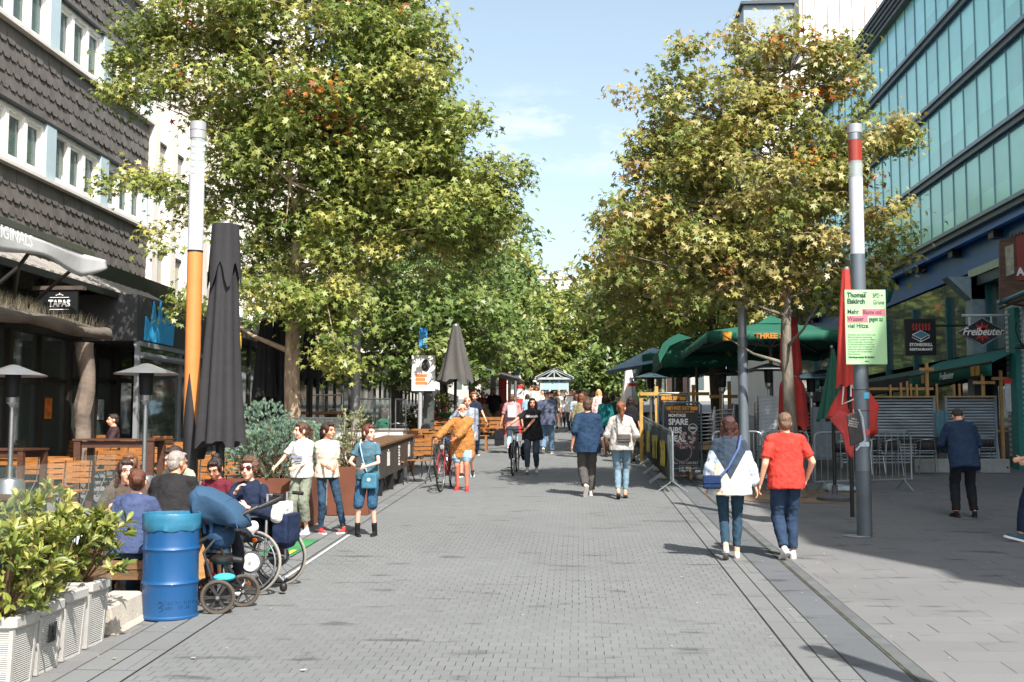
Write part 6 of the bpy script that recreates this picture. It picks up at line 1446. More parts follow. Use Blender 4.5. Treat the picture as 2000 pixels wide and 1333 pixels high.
# framed advertising boards
def ad_board(label, c, w, h, rz, main=True):
    root = thing('advertising_board', label, 'sign', c, rz, None); ST = M('#6f8088', .4, .6, var=.15); W2 = w / 2
    MB().tube([(-W2, 0, .12), (-W2, 0, h - .05), (-W2 + .05, 0, h), (W2 - .05, 0, h), (W2, 0, h - .05), (W2, 0, .12)], .022, 8).build('frame', ST, root); MB().tube([(-W2, 0, .22), (W2, 0, .22)], .02, 8).build('cross_bar', ST, root)
    for s in (-1, 1): MB().ell((s * W2, 0, .05), (.13, .16, .075), n=14, m=8).build('ballast_foot', M('#a59f94', .9, var=.15, bump=.3), root)
    bx = MB().bb((-W2 + .05, -.012, .28), (W2 - .05, .012, h - .05)).build('board', M('#1c1b20', .5, var=.35, scale=3), root, False); ow = w - .12; top = h - .07
    f = lambda s, x, z, size, m, sx=1, bold=.003, al='LEFT': text('lettering', s, size, m, root, TM((x, -.0145, z)), .001, al, bold=bold, sx=sx)
    MB().bb((-W2 + .07, -.0145, top - .085), (-W2 + .16, -.0125, top - .01)).build('band', OR_, root, False); MB().bb((W2 - .2, -.0145, top - .085), (W2 - .07, -.0125, top - .01)).build('band', OR_, root, False)
    f('THREE SIXTY', -.03, top - .045, .105, OR_, .72, .003, 'CENTER'); f('SPORTS & DRINKS  FOOD & MORE', 0, top - .12, .045, OR_, .7, .001, 'CENTER')
    if main:
        f('MONTAGS', -W2 + .10, top - .195, .085, WT, .85); f('SPARE', -W2 + .10, top - .33, .17, WT, .85, .006); f('RIBS', -W2 + .10, top - .50, .17, WT, .85, .006); f('DEAL', -W2 + .10, top - .67, .17, WT, .85, .006)
        b = MB(); b.torus((W2 - .17, -.014, top - .45), (0, 1, 0), .085, .007, 24, 5); b.build('badge', WT, root); f('DEAL', W2 - .17, top - .45, .06, WT, .9, .003, 'CENTER')
        rnd = random.Random(4); fm = [M('#7a4a48', .4, var=.5, scale=20), M('#b29a9a', .4, var=.5, scale=25)]; b = MB()
        for k in range(40): b.ell((rnd.uniform(-.1, W2 - .12), -.013, top - .82 + rnd.uniform(-.16, .18) + .1), (rnd.uniform(.02, .05), .004, rnd.uniform(.015, .04)), n=8, m=5, mi=k % 2)
        b.torus((-.02, -.013, top - .93), (0, 1, .0), .2, .008, 20, 4, 1); b.build('food_picture', fm, root)
        f('ALL YOU CAN EAT', .06, top - 1.16, .07, WT, .85, .0, 'CENTER'); MB().bb((-.1, -.0145, top - 1.215), (W2 - .09, -.0125, top - 1.208)).build('rule', OR_, root, False); f('16,90', .04, top - 1.29, .13, WT, .9, .005, 'CENTER'); f('EUR', W2 - .13, top - 1.27, .05, WT, .9, .001, 'CENTER'); f('WWW.THREESIXTY', -.04, top - 1.42, .04, OR_, .8, .001, 'CENTER')
c = gp(1334, 938); c.z = gz(c.y); ad_board('upright black poster board advertising spare ribs, in a steel frame on stone feet', c, 72 / 2200 * c.y, (938 - 789) / 2200 * c.y, R(-3))
c2 = gx(1316, 25.3); ad_board('second black poster board, mostly hidden behind the spare ribs board', c2, .68, 1.75, 0, False)
# stacked chairs
ORD = ['bottom ', 'second lowest ', 'third lowest ', 'fourth lowest ', 'fifth lowest ', 'sixth lowest ', 'seventh lowest ', 'eighth lowest ', 'ninth lowest ', 'tenth lowest ', 'eleventh lowest ', 'twelfth lowest ', 'topmost thirteenth ']
def chair_stack(label, p, rz, n, col, lean=.012, kind=0):
    """each chair of the stack is an object of its own"""
    for k in range(n):
        root = thing('terrace_chair', ORD[k] + label, 'chair', p + Vector((0, 0, .0 + k * (.075 if kind == 0 else .085))), rz, 'stacked terrace chairs under the green canopies'); root.rotation_euler.x = 0
        s = MB(); s.box((0, 0, .44), (.42, .40, .02)); s.add([(-.21, -.20, .47), (.21, -.20, .47), (.20, -.27, .80), (-.20, -.27, .80), (-.21, -.185, .47), (.21, -.185, .47), (.20, -.255, .80), (-.20, -.255, .80)], [(3, 2, 1, 0), (4, 5, 6, 7), (0, 1, 5, 4), (1, 2, 6, 5), (2, 3, 7, 6), (3, 0, 4, 7)]); s.build('seat_shell', col, root, False)
        f = MB()
        for x in (-.22, .22): f.tube([(x, .20, 0), (x, .17, .45), (x, .12, .66), (x, -.22, .68)], .011, 6); f.tube([(x, -.26, 0), (x, -.19, .45), (x, -.27, .8)], .011, 6)
        f.build('frame', STEEL, root)
CH1 = M('#c2cad0', .5, .2, var=.25, scale=9, stretch=(1, 1, 8)); CH2 = M('#5a5044', .7, var=.3, scale=12); CH3 = M('#7b8a94', .5, .1, var=.2, scale=9)
for px, d, n, m, a, lab in ((1405, 23.4, 11, CH2, 95, 'dark wicker chair in the stack left of the grey lamp column'), (1372, 23.8, 10, CH2, 80, 'dark wicker chair in the stack behind the spare ribs board'), (1498, 23.6, 13, CH1, 0, 'pale slatted chair in the stack left of the red wrapped umbrella'), (1420, 26.2, 10, CH3, 60, 'grey chair in the stack deep under the biggest canopy'), (1600, 23.2, 10, CH3, 5, 'grey chair in the stack behind the steel barrier, right of the tree trunk'), (1530, 25.4, 10, CH1, 10, 'pale slatted chair in the stack behind the big right trunk')):
    chair_stack(lab, gx(px, d), R(a), n, m)
# shutters rolled around the terrace
def shutter(label, x0, x1, y, z0, z1, n=22, tint='#c8d4dc'):
    root = thing('slat_screen', label, 'screen', ((x0 + x1) / 2, y, gz(y)), 0, None); w = x1 - x0; S = M(tint, .25, .55, var=.3, scale=2.5, stretch=(.5, 1, 3)); b = MB(); dz = (z1 - z0) / n
    for k in range(n):
        z = z0 + k * dz; b.add([(-w / 2, -.02, z), (w / 2, -.02, z), (w / 2, .02, z + dz * .62), (-w / 2, .02, z + dz * .62), (-w / 2, -.012, z - .006), (w / 2, -.012, z - .006), (w / 2, .028, z + dz * .62 - .006), (-w / 2, .028, z + dz * .62 - .006)], [(0, 1, 2, 3), (7, 6, 5, 4), (0, 4, 5, 1), (1, 5, 6, 2), (2, 6, 7, 3), (3, 7, 4, 0)])
    b.build('slats', S, root, False); MB().bb((-w / 2, .05, z0), (w / 2, .06, z1)).build('backing', M('#20262b', .7), root, False); MB().bb((-w / 2 - .03, -.05, z1 + .003), (w / 2 + .03, .08, z1 + .04)).build('counter', M('#a58a60', .7, var=.2), root, False)
    for x in (-w / 2, w / 2): MB().bb((x - .025, -.035, 0), (x + .025, .045, z1)).build('post', M('#8b979e', .4, .5), root, False)
Y = 26.6; fx = lambda px: at(px, 0, Y).x
shutter('wide bluish slatted screen behind the man in the blazer, left half', fx(1622), fx(1800), Y, .12, 1.62); shutter('wide bluish slatted screen behind the man in the blazer, right half', fx(1822), fx(1916), Y, .12, 1.62)
root = thing('cloth_panel', 'teal cloth strip hanging between the two slatted screens', 'cloth', (fx(1811), Y - .1, gz(Y)))
b = MB(); pr = None
for k in range(13):
    p = Vector((-.13 + k * .022, .03 * math.sin(k * 1.4), 0)); e = (p + Vector((0, 0, .35)), p + Vector((0, 0, 1.32)))
    if pr: b.quad(pr[0], e[0], e[1], pr[1])
    pr = e
b.build('cloth', M('#4f7a86', .8, var=.2), root, weld=True).modifiers.new('s', 'SOLIDIFY').thickness = .01
# timber crosses and uprights standing above the screens
crosses = [(1788, 710, 768, 1773, 1800, 722, 'first timber cross left of the restaurant entrance post'), (1894, 732, 880, 1874, 1915, 748, 'pale timber cross above the right slatted screen'), (1928, 724, 905, 1909, 1966, 740, 'tall timber cross with a long arm beside the white brick pillar')]
for px, yt, yb, xa, xb, yc, lab in crosses:
    d = 26.9; base = Vector((at(px, 0, d).x, d, gz(d))); root = thing('timber_cross', lab, 'post', base, 0, 'rough timber crosses on the terrace'); zt = zat(px, yt, d, base); zc = zat(px, yc, d, base)
    MB().bb((-.035, -.03, 0), (.035, .03, zt)).build('upright', WOODL, root, False); MB().bb((at(xa, 0, d).x - base.x, -.075, zc - .035), (at(xb, 0, d).x - base.x, -.032, zc + .035)).build('arm', WOODL, root, False)
for i, (px, yt) in enumerate(((1718, 752), (1738, 748), (1750, 745), (1757, 750), (1768, 751), (1806, 750), (1839, 751), (1849, 750))):
    d = 26.85; base = Vector((at(px, 0, d).x, d, gz(d))); zt = zat(px, yt, d, base); o = MB().bb((-.022, -.022, 0), (.022, .022, zt)).build('timber_upright', WOODL, None, False, loc=base)
    tag(o, ['shortest timber upright left of the screens', 'second timber upright above the left screen', 'third timber upright above the left screen', 'fourth timber upright above the left screen', 'fifth timber upright above the left screen', 'timber upright above the teal cloth strip', 'timber upright above the right screen, left one', 'timber upright above the right screen, right one'][i], 'post', 'short timber uprights above the slatted screens')
for (xa, xb, yy, w, lab) in ((1640, 1800, 760, .03, 'thin timber rail lying along the top of the left screen'), (1897, 1975, 842, .03, 'timber rail low behind the man in the blazer')):
    d = 26.95; base = Vector((at(xa, 0, d).x, d, at(xa, yy, d).z)); o = MB().bb((0, 0, -w), (at(xb, 0, d).x - base.x, .05, w)).build('timber_rail', WOODL, None, False, loc=base); tag(o, lab, 'rail', 'timber rails of the terrace')
# timber trellis in the left part, yellowish
def trellis():
    d = 27.5; base = gx(1350, d); root = thing('timber_trellis', 'yellowish timber lattice of posts and rails behind the poster boards', 'trellis', base); L = lambda px, py: at(px, py, d) - base
    YW = M('#b08a48', .7, var=.25, scale=4)
    for px, yt in ((1282, 755), (1354, 752), (1408, 760), (1424, 745), (1252, 768)): q = L(px, yt); MB().bb((q.x - .04, -.03, 0), (q.x + .04, .03, q.z)).build('post', YW, root, False)
    for (xa, xb, y) in ((1250, 1385, 770), (1385, 1440, 775)): q = L(xa, y); e = L(xb, y); MB().bb((q.x, -.075, q.z - .04), (e.x, -.032, q.z + .04)).build('rail', YW, root, False)
trellis()
for i, (px, d) in enumerate(((1258, 32), (1300, 31), (1336, 30), (1372, 29.3), (1452, 29), (1560, 29), (1580, 31))):
    p = gx(px, d); root = thing('terrace_table', ['dark folded terrace table at the far left of the canopies', 'dark folded terrace table left of the lattice', 'dark folded terrace table behind the lattice', 'dark folded terrace table deep under the canopy', 'dark folded terrace table behind the lamp column', 'dark folded terrace table right of the tree trunk', 'dark folded terrace table by the dark shop front'][i], 'table', p, R(20 * i), 'folded dark tables under the canopies')
    MB().box((0, 0, .75), (1.3, .05, .8)).build('tabletop', M('#27231f', .6, var=.3), root, False); b = MB(); b.tube([(-.4, .03, .75), (-.4, .25, 0)], .02, 6); b.tube([(.4, .03, .75), (.4, .25, 0)], .02, 6); b.build('leg', DARKM, root)
# pillar, sills, signs
BR = None
def brickm():
    m, nt, b = mk('glazed_brick'); L = nt.links; tc = node(nt, 'ShaderNodeTexCoord'); mp = node(nt, 'ShaderNodeMapping'); mp.inputs['Rotation'].default_value = (PI / 2, 0, 0); L.new(tc.outputs['Object'], mp.inputs[0])
    t = node(nt, 'ShaderNodeTexBrick'); t.inputs['Scale'].default_value = 4.2; t.inputs['Mortar Size'].default_value = .012; t.inputs['Color1'].default_value = srgb('#cfd3d2') + (1,); t.inputs['Color2'].default_value = srgb('#bcc3c4') + (1,); t.inputs['Mortar'].default_value = srgb('#7f8686') + (1,); L.new(mp.outputs[0], t.inputs[0]); L.new(t.outputs[0], b.inputs['Base Color']); b.inputs['Roughness'].default_value = .35
    bp = node(nt, 'ShaderNodeBump'); bp.inputs['Strength'].default_value = .4; bp.inputs['Distance'].default_value = .01; bp.invert = True; L.new(t.outputs['Fac'], bp.inputs['Height']); L.new(bp.outputs[0], b.inputs['Normal']); return m
BR = brickm(); d = 26.0; base = Vector((at(1972, 0, d).x, d, gz(d))); root = thing('brick_pillar', 'white glazed brick pillar at the right edge, beside the diamond sign', 'pillar', base)
b = MB(); b.bb((0, 0, .3), (1.2, 1.0, zat(1972, 588, d, base))); b.build('wall', BR, root, False); MB().bb((-.02, -.02, -.1), (1.22, 1.02, .298)).build('plinth', M('#5b6063', .7, var=.15), root, False); MB().bb((-.12, .1, 0), (-.003, .5, zat(1972, 600, d, base))).build('door_frame', M('#2f7a74', .5, .2), root, False)
q = at(1968, 755, d - .1) - base; bo = thing('menu_holder', 'red topped menu holder hanging on the corner of the white brick pillar', 'sign', base + q); MB().box((0, 0, -.25), (.12, .04, .62)).build('sheet', M('#b6bdbf', .5, var=.2, scale=12), bo, False); MB().box((0, 0, .12), (.16, .06, .12)).build('red_top', M('#b8262c', .5), bo, False)
q = at(1995, 675, d - .25); bo = thing('wall_lamp', 'black gooseneck wall lamp on the white brick pillar', 'lamp', q); b = MB(); b.tube([(.0, .25, .55), (-.06, .15, .35), (-.05, 0, .12), (0, 0, .03)], .016, 6); b.build('arm', DARKM, bo); MB().lathe([(.03, .05), (.05, .02), (.16, -.05), (.17, -.07), (.04, -.01)], n=20).build('shade', DARKM, bo)
# brown wooden sign box upper right
d = 25.2; c = at(1996, 520, d); root = thing('sign_box', 'brown wooden shop sign box with rough edges and white letters at the right edge', 'sign', c); BRW = M('#5f4637', .8, var=.35, scale=3, stretch=(1, 1, 5), bump=.3, bscale=20)
pts = [at(1953, 470, d) - c, at(2035, 440, d) - c, at(2035, 600, d) - c, at(1953, 590, d) - c]; b = MB(); b.add(pts + [v + Vector((.1, .35, 0)) for v in pts], [(0, 3, 2, 1), (4, 5, 6, 7), (0, 1, 5, 4), (1, 2, 6, 5), (2, 3, 7, 6), (3, 0, 4, 7)]); b.build('box', BRW, root, False)
pp = [at(1984, 463, d - .03) - c, at(2035, 448, d - .03) - c, at(2035, 545, d - .03) - c, at(1988, 548, d - .03) - c]; b = MB(); b.add(pp + [v + Vector((0, .03, 0)) for v in pp], [(0, 3, 2, 1), (0, 1, 5, 4), (1, 2, 6, 5), (2, 3, 7, 6), (3, 0, 4, 7)]); b.build('red_plate', M('#8a3f35', .6, var=.08), root, False)
pp = [at(1963, 482, d - .03) - c, at(1979, 477, d - .03) - c, at(1981, 534, d - .03) - c, at(1966, 541, d - .03) - c]; b = MB(); b.add(pp + [v + Vector((0, .03, 0)) for v in pp], [(0, 3, 2, 1), (0, 1, 5, 4), (1, 2, 6, 5), (2, 3, 7, 6), (3, 0, 4, 7)]); b.build('framed_picture', M('#9a9a86', .5, var=.4, scale=9), root, False)
text('lettering', 'AS', .24, WT, root, TM(at(1998, 532, d - .05) - c), .01, bold=.008)
b = MB(); rnd = random.Random(3)
for k in range(60): x = rnd.uniform(at(1953, 0, d).x, at(2035, 0, d).x) - c.x; b.add([(x, -.02, pts[0].z + .0 + (x - pts[0].x) * .3), (x + .03, -.02, pts[0].z + (x - pts[0].x) * .3), (x + .015, -.02, pts[0].z + .12 + (x - pts[0].x) * .3), (x + .015, .03, pts[0].z + (x - pts[0].x) * .3)], [(0, 1, 2), (1, 3, 2), (3, 0, 2)])
b.build('thatch_edge', M('#6d6355', .9), root, False)
a0 = at(1952, 592, 25.5); a1 = at(2060, 548, 22.6); root = thing('gutter', 'teal metal gutter rail under the brown sign box', 'gutter', a0); MB().tube([(0, 0, 0), a1 - a0], .06, 8).build('pipe', M('#4d7f86', .4, .4), root); MB().tube([(0, 0, -.13), a1 - a0 + Vector((0, 0, -.13))], .03, 6).build('rod', DARKM, root)
# green shop awning with printed squares
root = thing('awning', 'green shop awning with orange squares and white script over the dark restaurant entrance', 'awning', (XR, 28.5, gz(28.5))); o = Vector((XR, 28.5, gz(28.5))); L = lambda x, y, z: Vector((x, y, z)) - o
GA = M('#1a6a5c', .8, var=.12, scale=2, bump=.25, bscale=6); b = MB(); n = 16; pr = None; X1 = XR - .75
for i in range(n + 1):
    y = 26.3 + 6.4 * i / n; e = (L(XR + .1, y, 4.03), L(X1, y, 3.62), L(X1 - .01 * math.sin(i * 2), y, 3.32 + .02 * math.sin(i * 1.7)))
    if pr: b.quad(pr[0], e[0], e[1], pr[1]); b.quad(pr[1], e[1], e[2], pr[2])
    pr = e
b.build('fabric', GA, root, ang=50, weld=True).modifiers.new('s', 'SOLIDIFY').thickness = .01
for y in (27.0, 30.9): 
    for k in range(2): MB().bb(L(X1 - .03, y + k * .33, 3.37), L(X1 - .02, y + k * .33 + .25, 3.60)).build('square', M('#b88a3a', .7, var=.15), root, False)
text('lettering', 'Freibeuter', .26, WT, root, Matrix.Translation(L(X1 - .025, 29.4, 3.47)) @ Matrix.Rotation(-PI / 2, 4, 'Z') @ Matrix.Rotation(PI / 2, 4, 'X'), .003, shear=.3)
MB().tube([L(X1, 26.3, 3.63), L(X1, 32.7, 3.63)], .03, 6).build('front_bar', DARKM, root)
# second small green awning further
root = thing('awning', 'short green awning end with pale roller, behind the election poster', 'awning', (XR - .4, 36, gz(36) + 3)); o = root.location.copy(); b = MB(); q = [at(1703, 575, 35), at(1738, 545, 33.5), at(1740, 565, 33.5), at(1732, 590, 33.5), at(1705, 600, 35)]; q = [v - o for v in q]
b.add(q + [v + Vector((.12, .1, 0)) for v in q], [(4, 3, 2, 1, 0), (5, 6, 7, 8, 9)] + [(i, (i + 1) % 5, 5 + (i + 1) % 5, 5 + i) for i in range(5)]); b.build('fabric', GA, root); MB().tube([at(1700, 572, 35.2) - o, at(1735, 547, 33.4) - o], .07, 8).build('roller', M('#a9b79c', .5), root)
# square hanging sign
d = 30; c = at(1797, 659, d); s = perp_sign('hanging_sign', 'black square sign with red flames over a blue stone slab', c, 58 / 2200 * d, 70 / 2200 * d, .12, BLK); px = d / 2200
RD = M('#c5302c', .5, var=.03); b = MB()
for k in range(6):
    x = (1783 + 6.0 * k - 1797) * px; b.tube([(x + .02 * math.sin(t * 2.2), -.065, (659 - 633 - t * 2.6) * px) for t in range(6)], .022, 5)
b.build('flames', RD, s)
P_ = lambda x, y: Vector(((x - 1797) * px, -.066, (659 - y) * px))
b = MB(); b.add([P_(1781, 655), P_(1797, 647), P_(1813, 655), P_(1797, 663)], [(0, 3, 2, 1)]); b.build('slab_top', M('#4a7f96', .5), s, False)
b = MB(); [b.tube([P_(*u) for u in seg], .012, 4) for seg in ([(1781, 655), (1797, 647), (1813, 655), (1797, 663), (1781, 655), (1781, 660), (1797, 668), (1813, 660), (1813, 655)], [(1797, 663), (1797, 668)])]; b.build('slab_outline', WT, s)
text('lettering', 'STONEGRILL', 8.0 * px, WT, s, TM(P_(1797, 674)), .003, bold=.006, sx=.88, spacing=1.08); text('lettering', 'RESTAURANT', 6.0 * px, WT, s, TM(P_(1797, 683)), .003, bold=.006, sx=1.08, spacing=1.1)
MB().bar((-.80 * 58 / 140 * 2.3, 0, .3), (-.80 * 58 / 140 * 2.3, 0, -.3), .01, .01).build('side_strip', STEEL, s, False) if False else None
MB().tube([(.40, .0, .30), (XR + .2 - c.x, 0, .30)], .025, 6).build('bracket', DARKM, s)
# diamond sign
d = 26.4; c = at(1917, 649, d); px = d / 2200; root = thing('hanging_sign', 'black diamond shaped sign with white script and a red emblem on a white bracket', 'sign', c)
Q = lambda x, y: ((x - 1917) * px, (649 - y) * px); m = Matrix.Translation((0, .05, 0)) @ Matrix.Rotation(PI / 2, 4, 'X')
MB().prism([Q(1873, 649), Q(1917, 675), Q(1962, 649), Q(1917, 623)], .1, m).build('board', BLK, root, False); b = MB(); b.tube([Vector((Q(x, y)[0], -.055, Q(x, y)[1])) for x, y in ((1873, 649), (1917, 675.5), (1962, 649), (1917, 622.5))], .016, 5, closed=True); b.build('border', M('#b9bcbc', .4, .4), root)
b = MB(); rnd = random.Random(7); cen = Vector((0, -.053, .0))
for k in range(16):
    a = 2 * PI * k / 16; r1 = .20; p0 = cen + Vector((math.cos(a) * .06, 0, math.sin(a) * .05)); b.add([p0 + Vector((-math.sin(a) * .045, 0, math.cos(a) * .04)), p0 - Vector((-math.sin(a) * .045, 0, math.cos(a) * .04)), cen + Vector((math.cos(a) * r1, 0, math.sin(a) * .25 * (.7 if k % 2 else 1)))], [(0, 1, 2)])
b.build('emblem', RD, root, False); text('lettering', 'Freibeuter', .25, WT, root, TM((0, -.062, .0)), .004, shear=.35, bold=.004, sx=.86)
b = MB(); top = Vector((0, 0, 32 * px)); b.tube([Vector((Q(1881, 0)[0], 0, top.z)), Vector((Q(1972, 0)[0], 0, top.z))], .03, 8); [b.tube([Vector((Q(x, 0)[0], 0, top.z)), Vector((Q(x, 0)[0], 0, 13 * px))], .025, 6) for x in (1895, 1936)]; b.build('bracket', M('#c9ced0', .4, .3), root)
for i, (px0, px1, lab) in enumerate(((1781, 1852, 'low pale concrete bar on the ground left of the man in the blazer'), (1908, 1966, 'low pale concrete bar on the ground right of the man in the blazer'))):
    d = 25.3; a = gx(px0, d); b_ = gx(px1, d); root = thing('concrete_block', lab, 'block', (a + b_) / 2, 0, 'low concrete bars'); w = b_.x - a.x; r = MB(); r.rings([[Vector((s * w / 2, y, z)) for y, z in ((-.16, 0), (.16, 0), (.13, .30), (-.13, .30))] for s in (-1, 1)]); r.build('block', M('#8f9492', .9, var=.12, bump=.3, bscale=40), root, False, bevel=.012)
    MB().cyl((w * .40 * (1 if i else -1), -.17, .12), (w * .40 * (1 if i else -1), -.12, .12), .02, .02, 10).build('lifting_hole', DARKM, root)
# metal cafe chairs and tables behind the barriers
def metal_chair(label, p, rz, group='round backed metal chairs by the slatted screens'):
    root = thing('metal_chair', label, 'chair', p, rz, group); f = MB(); ring = [Vector((.23 * math.cos(a), .02 - .21 * math.sin(a), .70 + .05 * math.sin(a) ** 2)) for a in np.linspace(-.35, PI + .35, 14)]
    f.tube(ring, .012, 6)
    for x, y in ((-.21, .19), (.21, .19)): f.tube([(x * 1.05, y + .02, 0), (x, y, .44), ring[0 if x > 0 else -1]], .011, 6)
    for x, y in ((-.17, -.17), (.17, -.17)): f.tube([(x * 1.15, y - .05, 0), (x, y, .44), (x * .8, -.17, .74)], .011, 6)
    f.build('frame', STEEL, root); s = MB(); s.lathe([(0, .45), (.20, .45), (.215, .44), (.2, .43), (0, .43)], n=20); s.build('seat', M('#3a3a38', .5, .1), root); b = MB(); n = 9
    for k in range(n - 1):
        a0, a1 = PI * (.12 + .76 * k / (n - 1)), PI * (.12 + .76 * (k + 1) / (n - 1)); b.add([(.21 * math.cos(a), .02 - .19 * math.sin(a), z) for a, z in ((a0, .52), (a1, .52), (a1, .70), (a0, .70))], [(0, 1, 2, 3)])
    b.build('backrest', M('#2e2f30', .6, var=.3), root).modifiers.new('s', 'SOLIDIFY').thickness = .01
for px, d, a, lab in ((1737, 24.6, 10, 'round backed metal chair under the long dark table, left'), (1808, 24.8, -5, 'round backed metal chair left of the man in the blazer'), (1925, 25.9, 180, 'round backed metal chair right of the man in the blazer'), (1700, 24.9, 30, 'round backed metal chair just right of the lamp column'), (1505, 23.0, 20, 'round backed metal chair behind the man in red'), (1640, 24, 0, 'round backed metal chair behind the red umbrella')): metal_chair(lab, gx(px, d), R(a))
slat_table('long dark table in front of the slatted screens', gx(1775, 25.6), 0, None, 2.3, .6, .76, DARKM, .05); slat_table('pale slatted table behind the left steel barrier', gx(1385, 23.6), 0, None, .9, .6, .74, M('#a58654', .6, var=.3, scale=3, stretch=(1, 6, 6)), .05)
# heaters right
for px, d, h, c, lab in ((1272, 29.5, 2.25, '#5b7380', 'patio heater with blue grey hat left of the canopies'), (1412, 25.2, 2.3, '#3b3d3f', 'patio heater with dark hat left of the grey lamp column'), (1503, 24.6, 2.4, '#b9c0c4', 'patio heater with pale domed hat right of the grey lamp column'), (1586, 24.2, 2.2, '#5b7380', 'patio heater with grey hat left of the small green umbrella'), (1610, 28, 2.3, '#8b9ba3', 'patio heater with pale hat behind the small green umbrella')):
    heater(lab, gx(px, d), h, STEEL, .5, 'patio heaters under the canopies', False, c)
for px, d, yt, r_, lab in ((1228, 40, 706, .0, ''),):
    bs = gx(px, d); umbrella('white closed umbrella far right of the crowd', bs, zat(px, 706, d, bs), .08, .3, zat(px, 790, d, bs), '#d8d2cc', 7, .035, nf=6, foot=False)
root = thing('half_umbrella', 'blue grey tilted umbrella at the far left end of the canopies', 'umbrella', gx(1245, 36)); b = MB(); z = 2.35; b.add([(-1.0, -1, z - .05), (1.4, -1, z + .35), (1.4, 1, z + .35), (-1.0, 1, z - .05), (.5, 0, z + .75)], [(0, 1, 4), (1, 2, 4), (2, 3, 4), (3, 0, 4), (3, 2, 1, 0)]); b.build('canopy', M('#7f97a6', .8), root, False); MB().cyl((.5, 0, 0), (.5, 0, z + .7), .03, .03, 8).build('pole', STEEL, root)
# red umbrellas
RDU = M('#b5342b', .75, var=.12, scale=3, bump=.3, bscale=8)
d = 21.4; bs = gx(1548, d); umbrella('red closed umbrella wrapped tight behind the right tree trunk', bs, zat(1548, 620, d, bs), .14, .25, zat(1548, 832, d, bs), M('#a8302c', .8, var=.2, scale=3, bump=.4, bscale=8), 8, .035, tie='#8a8d90', tiez=.45, foot=False, nf=8)
d = 16.6; bs = gx(1661, d); U = umbrella('bright red closed umbrella with white print hanging beside the right lamp column', bs, zat(1661, 527, d, bs), .055, .17, zat(1661, 752, d, bs), RDU, 9, .03, foot=False, nf=6, flare=.3)
b = MB(); dd = d
def flap(name, pts, mat, dep=.04, yy=0):
    q = [at(x, y, dd + yy) - bs for x, y in pts]; m = MB(); n = len(q); cen = sum(q, Vector()) / n; N = 5
    # fan of small quads with a ripple so the cloth is not flat
    rings_ = []
    for t in range(N + 1):
        s = t / N; rings_.append([cen.lerp(p, s) + Vector((0, -.035 * math.sin(1.1 * i + 3 * s) * s, 0)) for i, p in enumerate(q)])
    for t in range(N):
        for i in range(n): m.quad(rings_[t][i], rings_[t][(i + 1) % n], rings_[t + 1][(i + 1) % n], rings_[t + 1][i])
    o = m.build(name, mat, U, ang=75, weld=True); o.modifiers.new('s', 'SOLIDIFY').thickness = dep; return o
flap('cloth_flap', [(1652, 742), (1672, 738), (1690, 750), (1700, 768), (1716, 792), (1712, 820), (1716, 845), (1703, 857), (1690, 830), (1672, 815), (1655, 800), (1632, 812), (1614, 815), (1628, 786), (1640, 765)], RDU)
flap('cloth_flap', [(1640, 800), (1668, 808), (1672, 850), (1668, 880), (1664, 897), (1652, 882), (1645, 850), (1630, 830), (1620, 818)], M('#b8413e', .8, var=.12, scale=3), .03, -.06)
WS = M('#e2ddd8', .6); 
for seg in ([(1668, 745), (1664, 756), (1672, 762)], [(1648, 755), (1645, 790), (1668, 780)], [(1667, 800), (1670, 815)], [(1662, 745), (1662, 775)]):
    MB().tube([at(x, y, dd - .12) - bs for x, y in seg], .012, 5).build('white_print', WS, U)
root = thing('hanging_bag', 'black printed plastic cover bag strapped to the right lamp column', 'bag', at(1670, 838, 14.6)); o = root.location.copy(); q = [at(x, y, 14.45) - o for x, y in ((1654, 812), (1678, 803), (1688, 862), (1662, 872))]
b = MB(); b.add(q + [v + Vector((0, .04, 0)) for v in q], [(0, 3, 2, 1), (4, 5, 6, 7), (0, 1, 5, 4), (1, 2, 6, 5), (2, 3, 7, 6), (3, 0, 4, 7)]); b.build('bag', M('#2a2727', .5, var=.3, scale=12), root, False, bevel=.008); text('lettering', 'URSA\nwetterfest\nGASTRO\nSYSTEME', .030, M('#b9b4b0', .6), root, Matrix.Translation(at(1667, 826, 14.42) - o) @ Matrix.Rotation(R(12), 4, 'Y') @ Matrix.Rotation(PI / 2, 4, 'X'), .001); MB().tube([at(1677, 800, 14.47) - o, at(1684, 815, 14.45) - o, at(1690, 860, 14.45) - o, at(1672, 880, 14.45) - o], .012, 5).build('strap', M('#b9bec2', .4), root)
d = 19.4; bs = gx(1628, d); umbrella('small dark green closed umbrella between the two red ones', bs, zat(1628, 682, d, bs), .03, .24, zat(1628, 818, d, bs), '#0f4a3a', 11, .03, nf=8, flare=.3, top=.06, group='small umbrellas')
# shaded clutter base: sandbag
root = thing('sandbag', 'pale crumpled sandbag on the ground behind the steel barrier', 'sandbag', gx(1642, 20.9)); b = MB(); b.ell((0, 0, .05), (.34, .22, .07)); b.ell((-.15, .05, .09), (.18, .14, .06)); remesh(b, 'bag', M('#9fb0b4', .8, var=.2, bump=.5), root, .02, 2, .04, .08)
